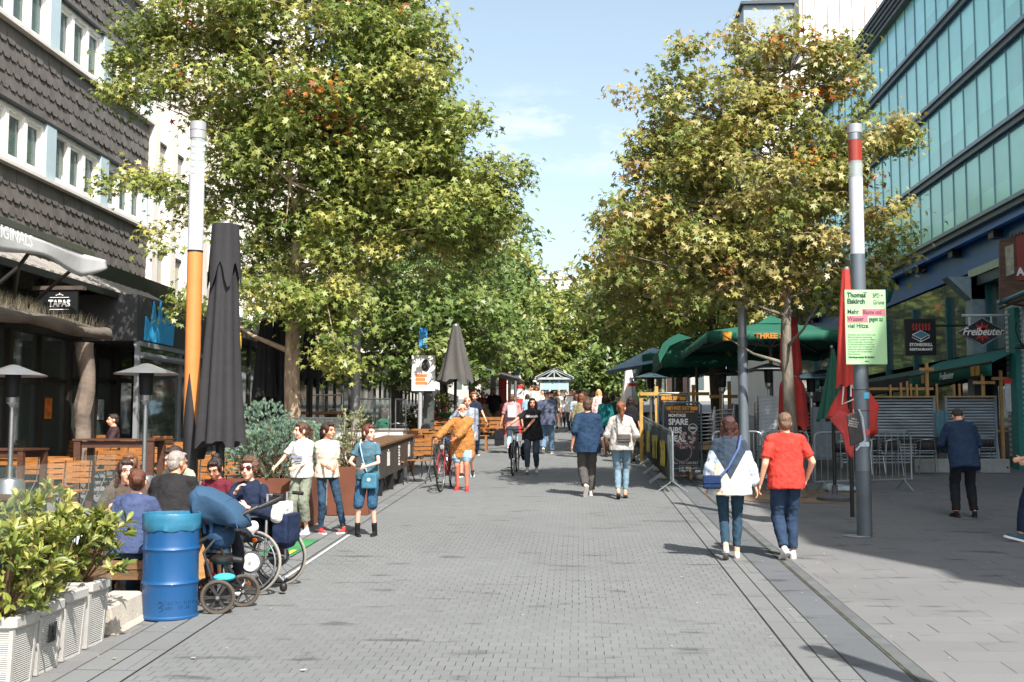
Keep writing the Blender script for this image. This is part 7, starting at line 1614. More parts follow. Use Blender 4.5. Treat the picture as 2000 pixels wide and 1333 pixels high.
# ------------------------------------------------------------------ far street furniture
d = 62; p = gx(1083, d); root = thing('kiosk', 'glazed kiosk with a grey gabled roof in the middle of the street end', 'kiosk', p); GW = M('#b7c0c4', .5, .3, var=.06); w = 52 / 2200 * d; zE = zat(1083, 742, d, p); zR = zat(1083, 722, d, p)
for x in (-w / 2, w / 2, -w * .17, w * .17): MB().bb((x - .06, -.06, 0), (x + .06, .06, zE)).build('post', GW, root, False)
b = MB(); b.bb((-w / 2 - .2, -.2, zE), (w / 2 + .2, 3, zE + .12)); [b.bar((s * (w / 2 + .3), -.2, zE + .1), (0, -.2, zR), .10, .12) for s in (-1, 1)]; b.bar((0, -.2, zE), (0, -.2, zR), .06, .06); [b.bar((s * w * .3, -.2, zE + .1), (0, -.2, zE + .1 + (zR - zE) * .7), .05, .05) for s in (-1, 1)]; b.build('gable', GW, root, False)
b = MB(); b.add([(-w / 2 - .35, -.25, zE + .08), (0, -.25, zR + .06), (0, 3.2, zR + .06), (-w / 2 - .35, 3.2, zE + .08), (w / 2 + .35, -.25, zE + .08), (w / 2 + .35, 3.2, zE + .08)], [(0, 1, 2, 3), (1, 4, 5, 2)]); b.build('roof', M('#c5cdd2', .5), root, False).modifiers.new('s', 'SOLIDIFY').thickness = .06
MB().bb((-w / 2, .1, 0), (w / 2, .14, zE)).build('pane', GLASS_WIN, root, False); MB().bb((-w / 2, -.05, zE - .55), (w / 2, .05, zE - .12)).build('sign_band', M('#9cc4d8', .5, var=.06), root, False)
MATS_BACK = 0
def pylon(label, px, d, yt, w, segs, cat='sign', name='sign_pillar'):
    p = gx(px, d); root = thing(name, label, cat, p)
    for nm, y0, y1, ww, col in segs: MB().bb((-ww / 2, -.06, max(0, zat(px, y0, d, p))), (ww / 2, .06, zat(px, y1, d, p) - .003)).build(nm, M(col, .5, var=.08, scale=4), root, False)
pylon('blue and white sign column over a red notice board', 1012, 46, 690, .4, [('post', 900, 745, .10, '#a9b4ba'), ('blue_panel', 752, 741, .2, '#3a62a8'), ('white_panel', 740.5, 733, .22, '#d8d8d6'), ('blue_panel', 732.5, 724, .2, '#2f5a9c'), ('post_top', 723.5, 716, .08, '#a9b4ba')])
pylon('red framed notice board standing in the crowd', 1014, 44, 0, .4, [('leg', 900, 779, .3, '#b8332e'), ('white_face', 778.5, 760, .32, '#d9d4d0'), ('red_head', 759.5, 752, .38, '#c2332e')])
pylon('red lettered sign block hanging at the left shops', 972, 44, 0, .4, [('white_strip', 726, 719, .42, '#dcc9c6'), ('red_block', 718.5, 709, .38, '#c23a36')])
for px, w, yt, lab, c in ((986, .14, 716, 'tall red pillar left of the notice board', '#b8372f'), (995, .12, 722, 'pale pillar beside the tall red one', '#c9a7a0'), (978, .16, 735, 'red lacquered pillar below the red sign', '#a8332e'), (963, .2, 735, 'grey pillar under the left far awning', '#8d8d8d')):
    pylon(lab, px, 43, 0, w, [('shaft', 900, yt, w, c)], 'pillar', 'pillar')
pylon('red and white banner hanging near the kiosk', 1117, 60, 0, .5, [('post', 870, 770, .06, '#a9b4ba'), ('white_panel', 792, 781, .5, '#d8d4d0'), ('red_panel', 780.5, 772, .5, '#c2302c')]); pylon('flag banner in orange red white beside the tilted umbrella', 1236, 38, 0, .3, [('pole', 900, 738, .05, '#a9b4ba'), ('red_panel', 755, 749, .35, '#cf5540'), ('white_panel', 748.5, 744, .35, '#e0dcd8')])
# grey shed awning centre left
d = 38; p = gx(940, d); root = thing('awning', 'dark grey peaked terrace awning left of the red pillars', 'awning', p); zL, zP = zat(940, 737, d, p), zat(940, 708, d, p); b = MB(); b.add([(-.5, 0, zP), (1.25, 0, zL), (1.25, 5, zL), (-.5, 5, zP), (-1.8, 0, zL), (-1.8, 5, zL)], [(0, 1, 2, 3), (4, 0, 3, 5)]); b.build('fabric', M('#4e5052', .7, var=.1), root, False).modifiers.new('s', 'SOLIDIFY').thickness = .06
for x in (-1.7, 1.15): MB().cyl((x, .1, 0), (x, .1, zL), .05, .05, 10).build('post', M('#6a6a6a', .5, .3), root)


for px, d, z, w, c, lab in ((1345, 37, 2.3, 3.0, '#9a4a4c', 'dull red open umbrella glimpsed under the green canopies'), (1392, 40, 2.35, 3.0, '#b9c4cc', 'pale blue open umbrella glimpsed behind the dull red one'), (1300, 43, 2.3, 3.0, '#c9c9c6', 'whitish open umbrella far behind the lattice posts')):
    root = thing('open_umbrella', lab, 'umbrella', gx(px, d), 0, 'open umbrellas on the far right terrace'); b = MB(); n = 8
    rs = [[Vector((r * math.cos(2 * PI * k / n), r * math.sin(2 * PI * k / n), zz)) for k in range(n)] for r, zz in ((w / 2, z), (w / 4, z + .36), (.03, z + .6))]
    b.rings(rs, cap=False); b.build('canopy', M(c, .8, var=.08), root, False).modifiers.new('s', 'SOLIDIFY').thickness = .012; MB().cyl((0, 0, 0), (0, 0, z + .6), .03, .03, 8).build('pole', STEEL, root)
for i, (px, d, c) in enumerate(((1265, 34, '#3a3230'), (1290, 35, '#4a4038'), (1318, 33.5, '#2f3338'), (1350, 34, '#403630'))):
    slat_table(['dark wooden table at the street end of the right terrace', 'brown wooden table behind the bannered barriers', 'dark table behind the lattice posts, left', 'dark table behind the lattice posts, right'][i], gx(px, d), 0, 'wooden tables on the far right terrace', 1.3, .8, .75 + .3 * (i % 2), M(c, .7, var=.3))
# ------------------------------------------------------------------ bicycles
def bike(label, base, rz, Rw=.34, frame_c='#222428', step=False, rear=True, hb='city', basket=None, saddle='#1a1a1a', light=True, sc=1.0, bag=None):
    """local +Y is forward"""
    root = thing('bicycle', label, 'bicycle', base, rz, None); fm = M(frame_c, .3, .3, var=.05, coat=.3); wb = .54
    for y, nm in ((wb, 'front_wheel'), (-wb, 'rear_wheel')):
        t = MB(); r = MB(); wheel(t, r, (0, y, Rw), (1, 0, 0), Rw, .018, 18, .0016, .022, .04); tt = t.build(nm, RUB, root); r.build('rim', STEEL, tt)
        m = MB(); m.tube([Vector((0, y + (Rw + .02) * math.cos(a), Rw + (Rw + .02) * math.sin(a))) for a in np.linspace(R(25 if y > 0 else 10), R(160 if y > 0 else 190), 12)], .016, 6); m.build('mudguard', fm, root)
    f = MB(); bb = Vector((0, -.08, .29)); st = Vector((0, -.24, .80)); hd0 = Vector((0, .36, .66)); hd1 = Vector((0, .31, .86)); 
    f.tube([hd0, hd1], .02, 8); f.tube([hd0, bb], .019, 8); f.tube([bb, st], .016, 8); f.tube([(hd0 + hd1) / 2, st.lerp(bb, .15) if not step else bb.lerp(st, .25)], .016, 8)
    for s in (-1, 1): f.tube([bb + Vector((s * .03, 0, 0)), Vector((s * .06, -wb, Rw))], .009, 6); f.tube([st + Vector((s * .02, 0, -.08)), Vector((s * .06, -wb, Rw))], .008, 6); f.tube([hd0 + Vector((s * .045, .01, -.02)), Vector((s * .05, wb, Rw))], .012, 6)
    f.build('frame', fm, root)
    h = MB(); top = hd1 + Vector((0, -.02, .10)); h.tube([hd1, top], .014, 6); h.tube([Vector((-.30, -.10, .99)), Vector((-.20, .0, 1.01)), Vector((-.06, .04, top.z + .02)), Vector((.06, .04, top.z + .02)), Vector((.20, .0, 1.01)), Vector((.30, -.10, .99))], .012, 8); h.build('handlebar', STEEL if hb == 'city' else DARKM, root)
    for s in (-1, 1): MB().caps((s * .26, -.055, 1.0), (s * .30, -.11, .99), .018, .018).build('grip', BLACKP, root)
    s = MB(); s.ell((0, -.28, .93), (.075, .12, .035)); s.ell((0, -.16, .93), (.03, .1, .025)); remesh(s, 'saddle', M(saddle, .5), root, .01, 2); MB().cyl(st, (0, -.26, .91), .014, .014, 8).build('seat_post', STEEL, root)
    c = MB(); c.cyl(bb - Vector((.05, 0, 0)), bb - Vector((.058, 0, 0)), .09, .09, 20); c.tube([bb + Vector((.06, 0, 0)), bb + Vector((.07, .10, -.13)), bb + Vector((.16, .10, -.13))], .009, 6); c.tube([bb - Vector((.06, 0, 0)), bb + Vector((-.07, -.10, .13)), bb + Vector((-.16, -.10, .13))], .009, 6); c.build('crank', STEEL, root)
    for q in (bb + Vector((.13, .10, -.13)), bb + Vector((-.13, -.10, .13))): MB().box(q, (.09, .08, .02)).build('pedal', BLACKP, root, False)
    r = MB(); [r.bar((x, -.34, .72), (x, -.80, .73), .01, .01) for x in (-.06, 0, .06)]; r.tube([(-.05, -.75, .72), (-.06, -wb, Rw)], .006, 5); r.tube([(.05, -.75, .72), (.06, -wb, Rw)], .006, 5); r.build('rack', DARKM, root)
    if light: MB().lathe([(.0, -.03), (.03, -.02), (.042, .02), (.04, .035), (0, .038)], n=14).build('headlight', M('#c9ccce', .2, .6), root).matrix_local = Matrix.Translation((0, .40, .82)) @ Matrix.Rotation(-PI / 2, 4, 'X')
    if basket:
        b = MB()
        for z in np.linspace(0, .22, 6): b.tube([Vector((.17 * math.cos(a), .52 + .12 * math.sin(a), .82 + z)) for a in np.linspace(0, 2 * PI, 17)[:-1]], .005, 4, 0, True)
        for a in np.linspace(0, 2 * PI, 25)[:-1]: b.cyl((.15 * math.cos(a), .52 + .10 * math.sin(a), .82), (.17 * math.cos(a), .52 + .12 * math.sin(a), 1.04), .003, .003, 4)
        b.build('basket', DARKM, root)
    if bag: b = MB(); b.ell((-.14, -.58, .50), (.07, .16, .20)); b.ell((.14, -.58, .50), (.07, .16, .20)); remesh(b, 'pannier', fabric(bag), root, .015, 3, .02, .08)
    return root
def strap(o, info, pts, w=.02, col='#27364f', th=.004, name='bag_strap'):
    K = info['K']; b = MB(); b.tube([K(p) for p in pts], w * .5 * info['k'], 6); return b.build(name, fabric(col), o)
def bagthing(label, o, info, c, r, col, seed=0, name='shoulder_bag', flat=None):
    """a carried bag is a thing of its own: placed in world space next to its bearer"""
    w = o.matrix_basis @ info['K'](c); root = thing(name, label, 'bag', w, o.rotation_euler.z); b = MB(); b.box((0, 0, 0), (r[0] * 2, r[1] * 2, r[2] * 2)); remesh(b, 'bag_body', fabric(col) if isinstance(col, str) else col, root, .012, 5, .008, .06); MB().box((0, (-1 if flat is None else flat) * (r[1] + .003), r[2] * .35), (r[0] * 1.9, .012, r[2] * 1.1)).build('flap', fabric(col) if isinstance(col, str) else col, root, False, bevel=.004)
    return root
F_ = lambda px, py: gp(px, py)
SKD = '#c98f72'; SKL = '#e2ae96'
# --- couple on the right
def vsweater():
    m, nt, b = mk('two_tone_knit'); L = nt.links; tc = node(nt, 'ShaderNodeTexCoord'); sp = node(nt, 'ShaderNodeSeparateXYZ'); L.new(tc.outputs['Object'], sp.inputs[0])
    ax = math_(nt, 'ABSOLUTE', sp.outputs[0]); Y = sp.outputs[2]
    navy = math_(nt, 'GREATER_THAN', Y, math_(nt, 'ADD', .90, math_(nt, 'MULTIPLY', ax, 1.75))); navy = math_(nt, 'MAXIMUM', navy, math_(nt, 'GREATER_THAN', Y, 1.22))
    blue = math_(nt, 'GREATER_THAN', Y, math_(nt, 'SUBTRACT', math_(nt, 'ADD', .80, 0), math_(nt, 'MULTIPLY', ax, -1.05))); arm = math_(nt, 'GREATER_THAN', ax, .19); cream = math_(nt, 'MULTIPLY', math_(nt, 'SUBTRACT', 1, arm), math_(nt, 'LESS_THAN', Y, 1.08))
    c1 = node(nt, 'ShaderNodeMixRGB'); c1.inputs[1].default_value = srgb('#b9c6d2') + (1,); c1.inputs[2].default_value = srgb('#d8c8b4') + (1,); L.new(cream, c1.inputs[0])
    c2 = node(nt, 'ShaderNodeMixRGB'); L.new(c1.outputs[0], c2.inputs[1]); c2.inputs[2].default_value = srgb('#2c3a4a') + (1,); L.new(navy, c2.inputs[0]); L.new(c2.outputs[0], b.inputs['Base Color']); b.inputs['Roughness'].default_value = .9
    w = node(nt, 'ShaderNodeTexWave'); w.inputs['Scale'].default_value = 28; w.inputs['Distortion'].default_value = .6; L.new(tc.outputs['Object'], w.inputs['Vector']); bp = node(nt, 'ShaderNodeBump'); bp.inputs['Strength'].default_value = .5; bp.inputs['Distance'].default_value = .01; L.new(w.outputs[0], bp.inputs['Height']); L.new(bp.outputs[0], b.inputs['Normal'])
    return m
o, inf = person('woman from behind in a navy, pale blue and cream jumper, beside the man in red', F_(1428, 1094), -6, 1.68, True, topm=vsweater(), topw=.075, tophem=.10, sleeve=.93, bot='#283e4e', leg=.93, legw=-.004, hair='long', hcol='#3e2019', shoe='#d9d5d0', sole='#8a8480', RH=(.30, .03, .83), LH=(-.27, .06, .80), RF=(.07, .08, .0, 0, -4), LF=(-.06, -.10, .06, -30, 4), detail=False, hyaw=4)
strap(o, inf, [(.13, -.10, 1.44), (.10, -.17, 1.30), (-.02, -.205, 1.08), (-.15, -.20, .94)], .03, '#4d5f8a'); strap(o, inf, [(.13, -.10, 1.44), (.10, .09, 1.40), (-.05, .17, 1.2)], .03, '#4d5f8a')
bagthing('small dark blue crossbody bag at the left hip of the woman in the jumper', o, inf, (-.21, -.17, .91), (.10, .035, .075), '#1d2f50')
o, inf = person('man from behind in a bright red polo shirt and blue jeans, hand in his pocket', F_(1538, 1093), 4, 1.72, False, top='#b93a30', sleeve=.38, tophem=.05, topw=.02, bot='#28384e', legw=.012, leg=.97, hair='short', hcol='#6b5340', shoe='#dedbd6', sole='#c9c4be', LH=(-.29, .03, .86), RH=(.26, .10, .90), RE=(.8, -.8, 0), LF=(-.06, -.10, .05, -30, 10), RF=(.09, .10, .0, 0, -12), detail=False, hyaw=-4, build=1.06)
# --- man in blazer looking down
o, inf = person('man in a navy blazer and black trousers standing with his head bowed over his phone', F_(1886, 1011), -2, 1.74, False, lean=19, hpitch=-58, top='#24344b', sleeve=.96, tophem=.16, topw=.03, bot='#212226', legw=.012, leg=.98, hair='short', hcol='#2c211b', shoe='#241d1b', sole='#1b1818', RH=(.07, .32, 1.12), LH=(-.06, .32, 1.12), RE=(1, -.6, -.4), LE=(-1, -.6, -.4), RF=(.13, .0, .0, 0, -14), LF=(-.13, .0, .0, 0, 16), detail=False, jacket='blazer', build=1.06)
q = o.matrix_basis @ inf['K']((0, .40, 1.16)); tag(MB().box((0, 0, 0), (.075, .01, .15)).build('phone', BLACKP, None, False, loc=q), 'dark phone held by the man in the navy blazer', 'phone')
o, inf = person('man in a white t-shirt cut off by the right edge, stepping in patterned trainers', gp(2042, 1062), 82, 1.78, False, top='#dfe3e8', sleeve=.45, tophem=.08, topw=.02, bot='#1f2a3d', legw=.01, leg=.97, hair='short', hcol='#3a2a20', shoe='#3f5660', sole='#dcdcd8', RH=(.12, .20, 1.02), LH=(-.12, .16, 1.0), RF=(.08, .26, .02, 14, -4), LF=(-.08, -.26, .0, 0, 4))
# --- centre walkers
o, inf = person('man from behind in a dark blue shirt with rolled sleeves and grey jeans', F_(1148, 970), 8, 1.78, False, top='#20344c', sleeve=.55, tophem=.10, topw=.035, bot='#4b4745', legw=.02, leg=.97, hair='short', hcol='#4a3424', shoe='#cfc8c0', sole='#d8cfc6', RH=(.30, .06, .80), LH=(-.27, -.02, .88), RF=(.08, .14, 0, 0, -8), LF=(-.06, -.16, .10, -55, 4), detail=False, build=1.07)
o, inf = person('woman from behind with a red blond ponytail, pale grey top and light blue jeans', F_(1214, 975), -4, 1.74, True, top='#a9a49f', sleeve=.97, tophem=.02, topw=.03, bot='#6a808e', legw=-.002, leg=.95, hair='sidepony', hcol='#744629', shoe='#b98c74', sole='#2a201c', LH=(-.10, .22, 1.02), RH=(.12, .20, 1.0), LE=(-.8, -.6, -.4), RE=(.8, -.6, -.4), RF=(.06, .12, .03, -12, -4), LF=(-.05, -.12, .05, -28, 4), detail=False, hyaw=-12)
strap(o, inf, [(-.07, -.10, 1.42), (-.06, -.14, 1.25), (-.05, -.15, 1.02)], .014, '#3a3434'); bagthing('grey leather waist bag across the back of the ponytailed woman', o, inf, (.06, -.17, 1.04), (.11, .035, .07), '#55504c')
b = MB(); b.ell((0, 0, 0), (.05, .03, .03)); 
# man with bike (bald) behind the old man
o, inf = person('bald man in a striped short sleeved shirt pushing a bicycle behind the man in brown', F_(912, 932), 176, 1.78, False, top=M('#7f8792', .85, var=.55, scale=26, stretch=(1, .02, .02), name='striped_shirt'), sleeve=.5, tophem=.10, topw=.03, bot='#4a5560', leg=.55, legw=.03, hair='bald', sk='#d39a80', shoe='#26282b', RH=(.42, .30, 1.0), LH=(-.18, .1, .85), RE=(.6, -1, -.2), RF=(.1, .12, 0), LF=(-.1, -.12, .06), build=1.12, hyaw=12)
bike('dark bicycle pushed by the bald man, mostly behind the nearer red framed one', gp(857, 938) + Vector((0, .6, .02)), R(176), .35, '#2b2b2d', hb='mtb')
o, inf = person('old man with white beard, pale cap and brown fleece pushing a bicycle', F_(903, 958), 178, 1.66, False, lean=5, top=M('#a06a34', .95, var=.15, scale=12, bump=.9, bscale=35, name='brown_fleece'), sleeve=.94, tophem=.22, topw=.065, bot='#88a4ae', leg=.36, legw=.03, hair='beanie', hcol='#c99a86', beard='#d8d4cf', sk='#c4765c', shoe='#c2383a', sole='#b02f30', RH=(.47, .30, 1.00), LH=(.10, .36, 1.0), RE=(.6, -.8, -.3), LE=(-1, -.3, -.6), RF=(.10, -.04, .0), LF=(-.10, .10, .0), hpitch=8, hyaw=14, jacket='fleece_jacket')
bike('city bicycle with silver handlebar and red frame pushed by the old man in brown fleece', gp(864, 962) + Vector((.02, .55, .0)), R(174), .34, '#8a2a2c', True, saddle='#3f6fae')
# woman with bike
o, inf = person('smiling woman with dark bob and black printed t-shirt pushing a bicycle', F_(1040, 927), 177, 1.73, True, top='#1e1e21', sleeve=.38, tophem=.10, topw=.045, bot='#38424e', legw=.004, leg=.93, hair='bob', hcol='#241511', sk='#c88d70', shoe='#8aa0b0', sole='#c8d0d4', RH=(.55, .30, 1.02), LH=(.12, .32, .98), RE=(.4, -.8, -.3), LE=(-1, -.4, -.6), RF=(.10, .14, .03, 12, 0), LF=(-.08, -.12, .05), build=1.05, hyaw=8)
text('shirt_lettering', 'Unforgettable', .075, WT, o, Matrix.Translation(inf['K']((0, .185, 1.27))) @ Matrix.Rotation(PI, 4, 'Z') @ Matrix.Rotation(PI / 2 - .1, 4, 'X'), .004, shear=.3, bold=.002, sx=.62)
bike('black bicycle with panniers pushed by the woman in the black t-shirt', gp(1003, 930) + Vector((.0, .6, 0)), R(178), .35, '#1c1d20', hb='mtb', bag='#1a1a1c', saddle='#2a2a2a')
# midground crowd (centre-left)
o, inf = person('man in black t-shirt and khaki shorts walking towards the camera', F_(965, 852), 176, 1.86, False, top='#232428', sleeve=.45, tophem=.06, topw=.02, bot='#6b6648', leg=.46, legw=.03, hair='short', hcol='#5a4634', beard='#5a4634', sk='#cf9478', shoe='#cfcac5', RH=(.30, .12, .86), LH=(-.34, .14, .88), vox=.016, **walk(.2, -1))
o, inf = person('curly haired woman in navy standing behind the bald man', gx(925, 31), 200, 1.80, True, top='#1d2436', sleeve=.3, bot='#1d2436', hair='curly', hcol='#7a4d30', vox=.016, RH=(.3, .2, 1.1), LH=(-.3, .2, .9))
o, inf = person('man from behind in a dusty pink shirt with a white drawstring bag', F_(1000, 886), -3, 1.74, False, top='#a87f80', sleeve=.45, tophem=.1, topw=.03, bot='#8fa6bc', legw=.01, hair='short', hcol='#5a3d2a', shoe='#b98a7a', detail=False, vox=.014, RH=(.30, .05, .80), LH=(-.33, .05, .82), build=1.05, **walk(.12, 1))
bagthing('white drawstring backpack worn by the man in dusty pink', o, inf, (.02, -.20, 1.18), (.12, .045, .17), '#d9d4d2', name='backpack'); strap(o, inf, [(.08, -.16, 1.35), (.12, -.10, 1.46), (.13, .10, 1.42)], .012, '#d9d4d2')
bagthing('black shopping bag hanging from the left hand of the man in dusty pink', o, inf, (-.36, -.02, .45), (.13, .09, .22), '#1e1f23', name='shopping_bag')
o, inf = person('man from behind in a slate blue t-shirt, grey cap and light jeans', F_(1068, 887), -5, 1.84, False, top='#4e5568', sleeve=.5, tophem=.1, topw=.04, bot='#5d7890', legw=.02, hair='cap', hcol='#4b4d54', shoe='#9a8474', sole='#d8d4cc', detail=False, vox=.014, RH=(.32, .10, .85), LH=(-.3, .03, .8), build=1.1, RF=(.12, .12, 0), LF=(-.08, -.12, .08))
o, inf = person('young woman in a short white dress walking towards the camera', F_(1092, 837), 178, 1.68, True, top='#dcd8d2', sleeve=.9, tophem=.02, topw=.02, bot='#dcd8d2', skirt=.22, skirtw=.07, hair='long', hcol='#8a5a3a', shoe='#b98068', vox=.018, RH=(.05, .2, 1.2), LH=(-.28, .05, .85), **walk(.12, 1))
o, inf = person('person in dark jacket with a red bag beside the woman in white', F_(1106, 836), 175, 1.66, False, top='#22242a', sleeve=.95, bot='#1f2228', hair='short', hcol='#2a2018', vox=.018, **walk(.1, -1))
bagthing('red bag carried near the kiosk beside the woman in white', o, inf, (-.28, .06, .62), (.12, .08, .16), '#b8252c', name='shopping_bag')
crowd = [(1020, 845, 1.72, 'man in a pale green shirt far back left of the notice board', '#b9c9b0', 0, 'short', '#5a4030', 0), (1041, 846, 1.98, 'tall man in a white shirt in profile above the crowd', '#e0ddda', 1, 'short', '#3a2a20', 90), (1050, 842, 1.95, 'man in pale pink beside the tall man in white', '#d9b9b0', 0, 'short', '#6a4a34', 60), (1030, 848, 1.62, 'woman in light blue denim jacket in the far crowd', '#8fb0c8', 1, 'long', '#3a2a20', 10), (955, 850, 1.6, 'child in light blue behind the man in khaki shorts', '#8fa9c4', 0, 'cap', '#c4c8cc', 0), (942, 848, 1.72, 'man in a red shirt far back on the left', '#a8504a', 0, 'short', '#3a2a20', 170), (1077, 845, 1.72, 'person in a black cap in the far crowd left of the woman in white', '#3a3f4a', 0, 'cap', '#1f2126', 5), (1084, 840, 1.7, 'woman in beige far back beside the kiosk', '#c9b49a', 1, 'long', '#6a4630', 0), (1060, 838, 1.75, 'man in white t-shirt far back left of the kiosk', '#dedad6', 0, 'short', '#4a3628', 175),
 (1126, 862, 1.66, 'woman from behind in a light blue top with auburn hair', '#9fb6c4', 1, 'long', '#5e3826', 0), (1136, 895, 1.78, 'woman with long brown hair in a khaki coat, left of the man in dark blue', '#8a8262', 1, 'long', '#6f4530', -10), (1147, 872, 1.86, 'grey haired man in a pale shirt in profile behind the man in dark blue', '#c9c2b8', 0, 'short', '#77716b', 70), (1170, 858, 1.82, 'blond child in pink carried high in the crowd', '#dcb4b0', 1, 'bob', '#c9a070', 0), (1183, 888, 1.72, 'woman in a teal checked shirt between the couple in the centre', '#1f6a6c', 1, 'long', '#3a2018', -5), (1197, 872, 1.66, 'person in dark teal jacket behind the ponytailed woman', '#2a5a60', 0, 'short', '#2a1f18', 0), (1232, 905, 1.70, 'woman with long dark hair in black right of the ponytailed woman', '#1d1b1f', 1, 'long', '#2a1c16', 5), (1116, 845, 1.75, 'man in a white shirt far back right of the kiosk', '#e0dcd8', 0, 'short', '#7a5a40', 175), (1122, 838, 1.72, 'bald man in a white shirt far back on the right', '#e0dcd8', 0, 'bald', '#7a5a40', 170), (1130, 842, 1.8, 'man in a grey jacket far back in the crowd right of the kiosk', '#77767a', 0, 'short', '#4a3a2e', 0), (1160, 846, 1.7, 'woman in cream far back on the right of the street', '#d8ccb8', 1, 'bob', '#6a4a30', 0), (1207, 850, 1.7, 'man in olive far back near the tilted umbrella', '#6a6a4a', 0, 'short', '#3a2a20', 0)]
bt = ['#3a4658', '#2a2c32', '#5a6a80', '#77736a']
for i, (px, py, H, lab, c, fem, hr_, hc_, fc) in enumerate(crowd):
    person(lab, F_(px, py), fc, H, bool(fem), top=c, sleeve=.5 if i % 2 else .95, tophem=.06, topw=.02, bot=bt[i % 4], hair=hr_, hcol=hc_, vox=.02, detail=fc > 90, group='people in the far crowd', **walk(.12, 1 if i % 2 else -1))
# dog
def dog(p, rz):
    root = thing('dog', 'small brown dog walking between the couple in the centre', 'dog', p, rz); b = MB()
    b.caps((0, -.20, .33), (0, .02, .33), .085, .10); b.caps((0, .02, .33), (0, .17, .35), .10, .085); b.caps((0, .18, .38), (0, .27, .47), .055, .05); b.ell((0, .31, .50), (.055, .07, .055)); b.caps((0, .35, .49), (0, .42, .475), .032, .022)
    for s in (-1, 1):
        b.caps((s * .045, .34 - .06, .54), (s * .06, .27, .50), .02, .012); b.caps((s * .06, .15, .30), (s * .06, .14 + s * .04, .15), .035, .02); b.caps((s * .06, .14 + s * .04, .15), (s * .06, .16 + s * .05, .03), .02, .018); b.caps((s * .06, .17 + s * .05, .02), (s * .06, .20 + s * .05, .02), .02, .016)
        b.caps((s * .06, -.18, .30), (s * .06, -.14 - s * .04, .18), .05, .028); b.caps((s * .06, -.14 - s * .04, .18), (s * .06, -.22 - s * .04, .11), .024, .018); b.caps((s * .06, -.22 - s * .04, .11), (s * .06, -.20 - s * .04, .02), .018, .016)
    b.tube([(0, -.27, .36), (0, -.36, .42), (0, -.38, .50)], [.022, .016, .008], 6); remesh(b, 'body', hairm('#5a4230'), root, .012, 3)
dog(F_(1189, 893), R(10))
# --- three girls
o, inf = person('girl in a white printed t-shirt and sage trousers, looking left', F_(588, 1043), 168, 1.52, True, kid=True, top='#c4c0ba', sleeve=.33, tophem=.0, topw=.03, bot='#74786a', legw=.028, leg=.86, hair='pony', hcol='#4a2c1e', sk=SKL, shoe='#b9c2d2', sole='#e4e2de', RH=(.30, .30, 1.02), LH=(-.05, .28, 1.02), RE=(.6, -.8, -.4), hyaw=-46, RF=(.09, .0, 0, 0, 10), LF=(-.10, .02, 0, 0, -14), vox=.009)
b = MB(); b.box(inf['K']((.02, .155, 1.17)), (.17, .006, .025)); b.box(inf['K']((.0, .155, 1.12)), (.13, .006, .022)); b.build('shirt_print', M('#7f8aa0', .7, var=.3, scale=30), o, False)
o, inf = person('girl in a cream blouse and blue jeans standing behind the girl in white, looking right', F_(637, 1043), 200, 1.52, True, kid=True, top='#c4b3a3', sleeve=.4, tophem=.0, topw=.035, bot='#2a3f52', legw=.002, leg=.96, hair='pony', hcol='#2c1a14', sk=SKD, shoe='#b83a3c', sole='#e4e0dc', RH=(.05, .26, 1.03), LH=(-.08, .28, 1.01), hyaw=42, RF=(.08, .0, 0, 0, 20), LF=(-.26, .05, 0, 0, -50), vox=.009)
o, inf = person('girl in a blue top, denim shorts and black ankle boots holding a phone', F_(717, 1047), 178, 1.50, True, kid=True, top='#44626f', sleeve=.3, tophem=.0, topw=.03, bot='#2b4a63', legw=.025, leg=.54, hair='pony', hcol='#5a2f1e', sk=SKL, shoe='#1c1a1a', sole='#161414', boot=.10, RH=(.12, .30, 1.06), LH=(-.04, .32, 1.06), RE=(1, -.6, -.5), LE=(-1, -.6, -.5), hyaw=58, hpitch=-2, RF=(.14, .05, 0, 0, 25), LF=(-.12, .0, 0, 0, -6), vox=.009)
strap(o, inf, [(.11, .0, 1.46), (.10, .12, 1.38), (.04, .165, 1.15), (-.04, .17, .93)], .022, '#8fb0bc'); bagthing('small teal crossbody bag with a round badge on the girl in denim', o, inf, (-.07, .205, .84), (.10, .035, .10), '#3d6d80')
q = o.matrix_basis @ inf['K']((-.07, .2445, .86)); r_ = MB().cyl((0, -.004, 0), (0, .004, 0), .022, .022, 16).build('bag_badge', M('#d8c0b4', .5), None, loc=q); tag(r_, 'round badge on the teal bag of the girl in denim', 'badge')
q = o.matrix_basis @ inf['K']((.04, .42, 1.13)); r_ = MB().box((0, 0, 0), (.07, .012, .14), rot=Matrix.Rotation(R(-35), 3, 'X')).build('phone', M('#2a2c30', .3), None, False, loc=q); tag(r_, 'phone in the hands of the girl in the blue top', 'phone')
# --- seated group
def seat(label, px, d, face, H=1.72, fem=False, **kw):
    a = dict(hipz=.54, RF=(.12, .42, 0), LF=(-.12, .42, 0), RH=(.16, .34, .80), LH=(-.16, .34, .80), RE=(.6, -.6, -1), LE=(-.6, -.6, -1), vox=.010); a.update(kw)
    return person(label, gx(px, d), face, H, fem, **a)
o, inf = seat('woman from behind in a blue grey t-shirt with auburn bun on the timber bench', 264, 9.98, 6, 1.68, True, top='#3d4866', sleeve=.4, topw=.03, tophem=-.02, bot='#27384a', hair='lowbun', hcol='#56301e', sk=SKL, lean=10, detail=False, hyaw=18, build=1.12)
o, inf = seat('broad man from behind in a black shirt with short grey hair', 334, 11.3, -4, 1.80, False, top='#232224', sleeve=.6, topw=.05, tophem=.05, bot='#26282c', hair='short', hcol='#8f8780', sk=SKD, lean=14, detail=False, hyaw=-30, build=1.22)
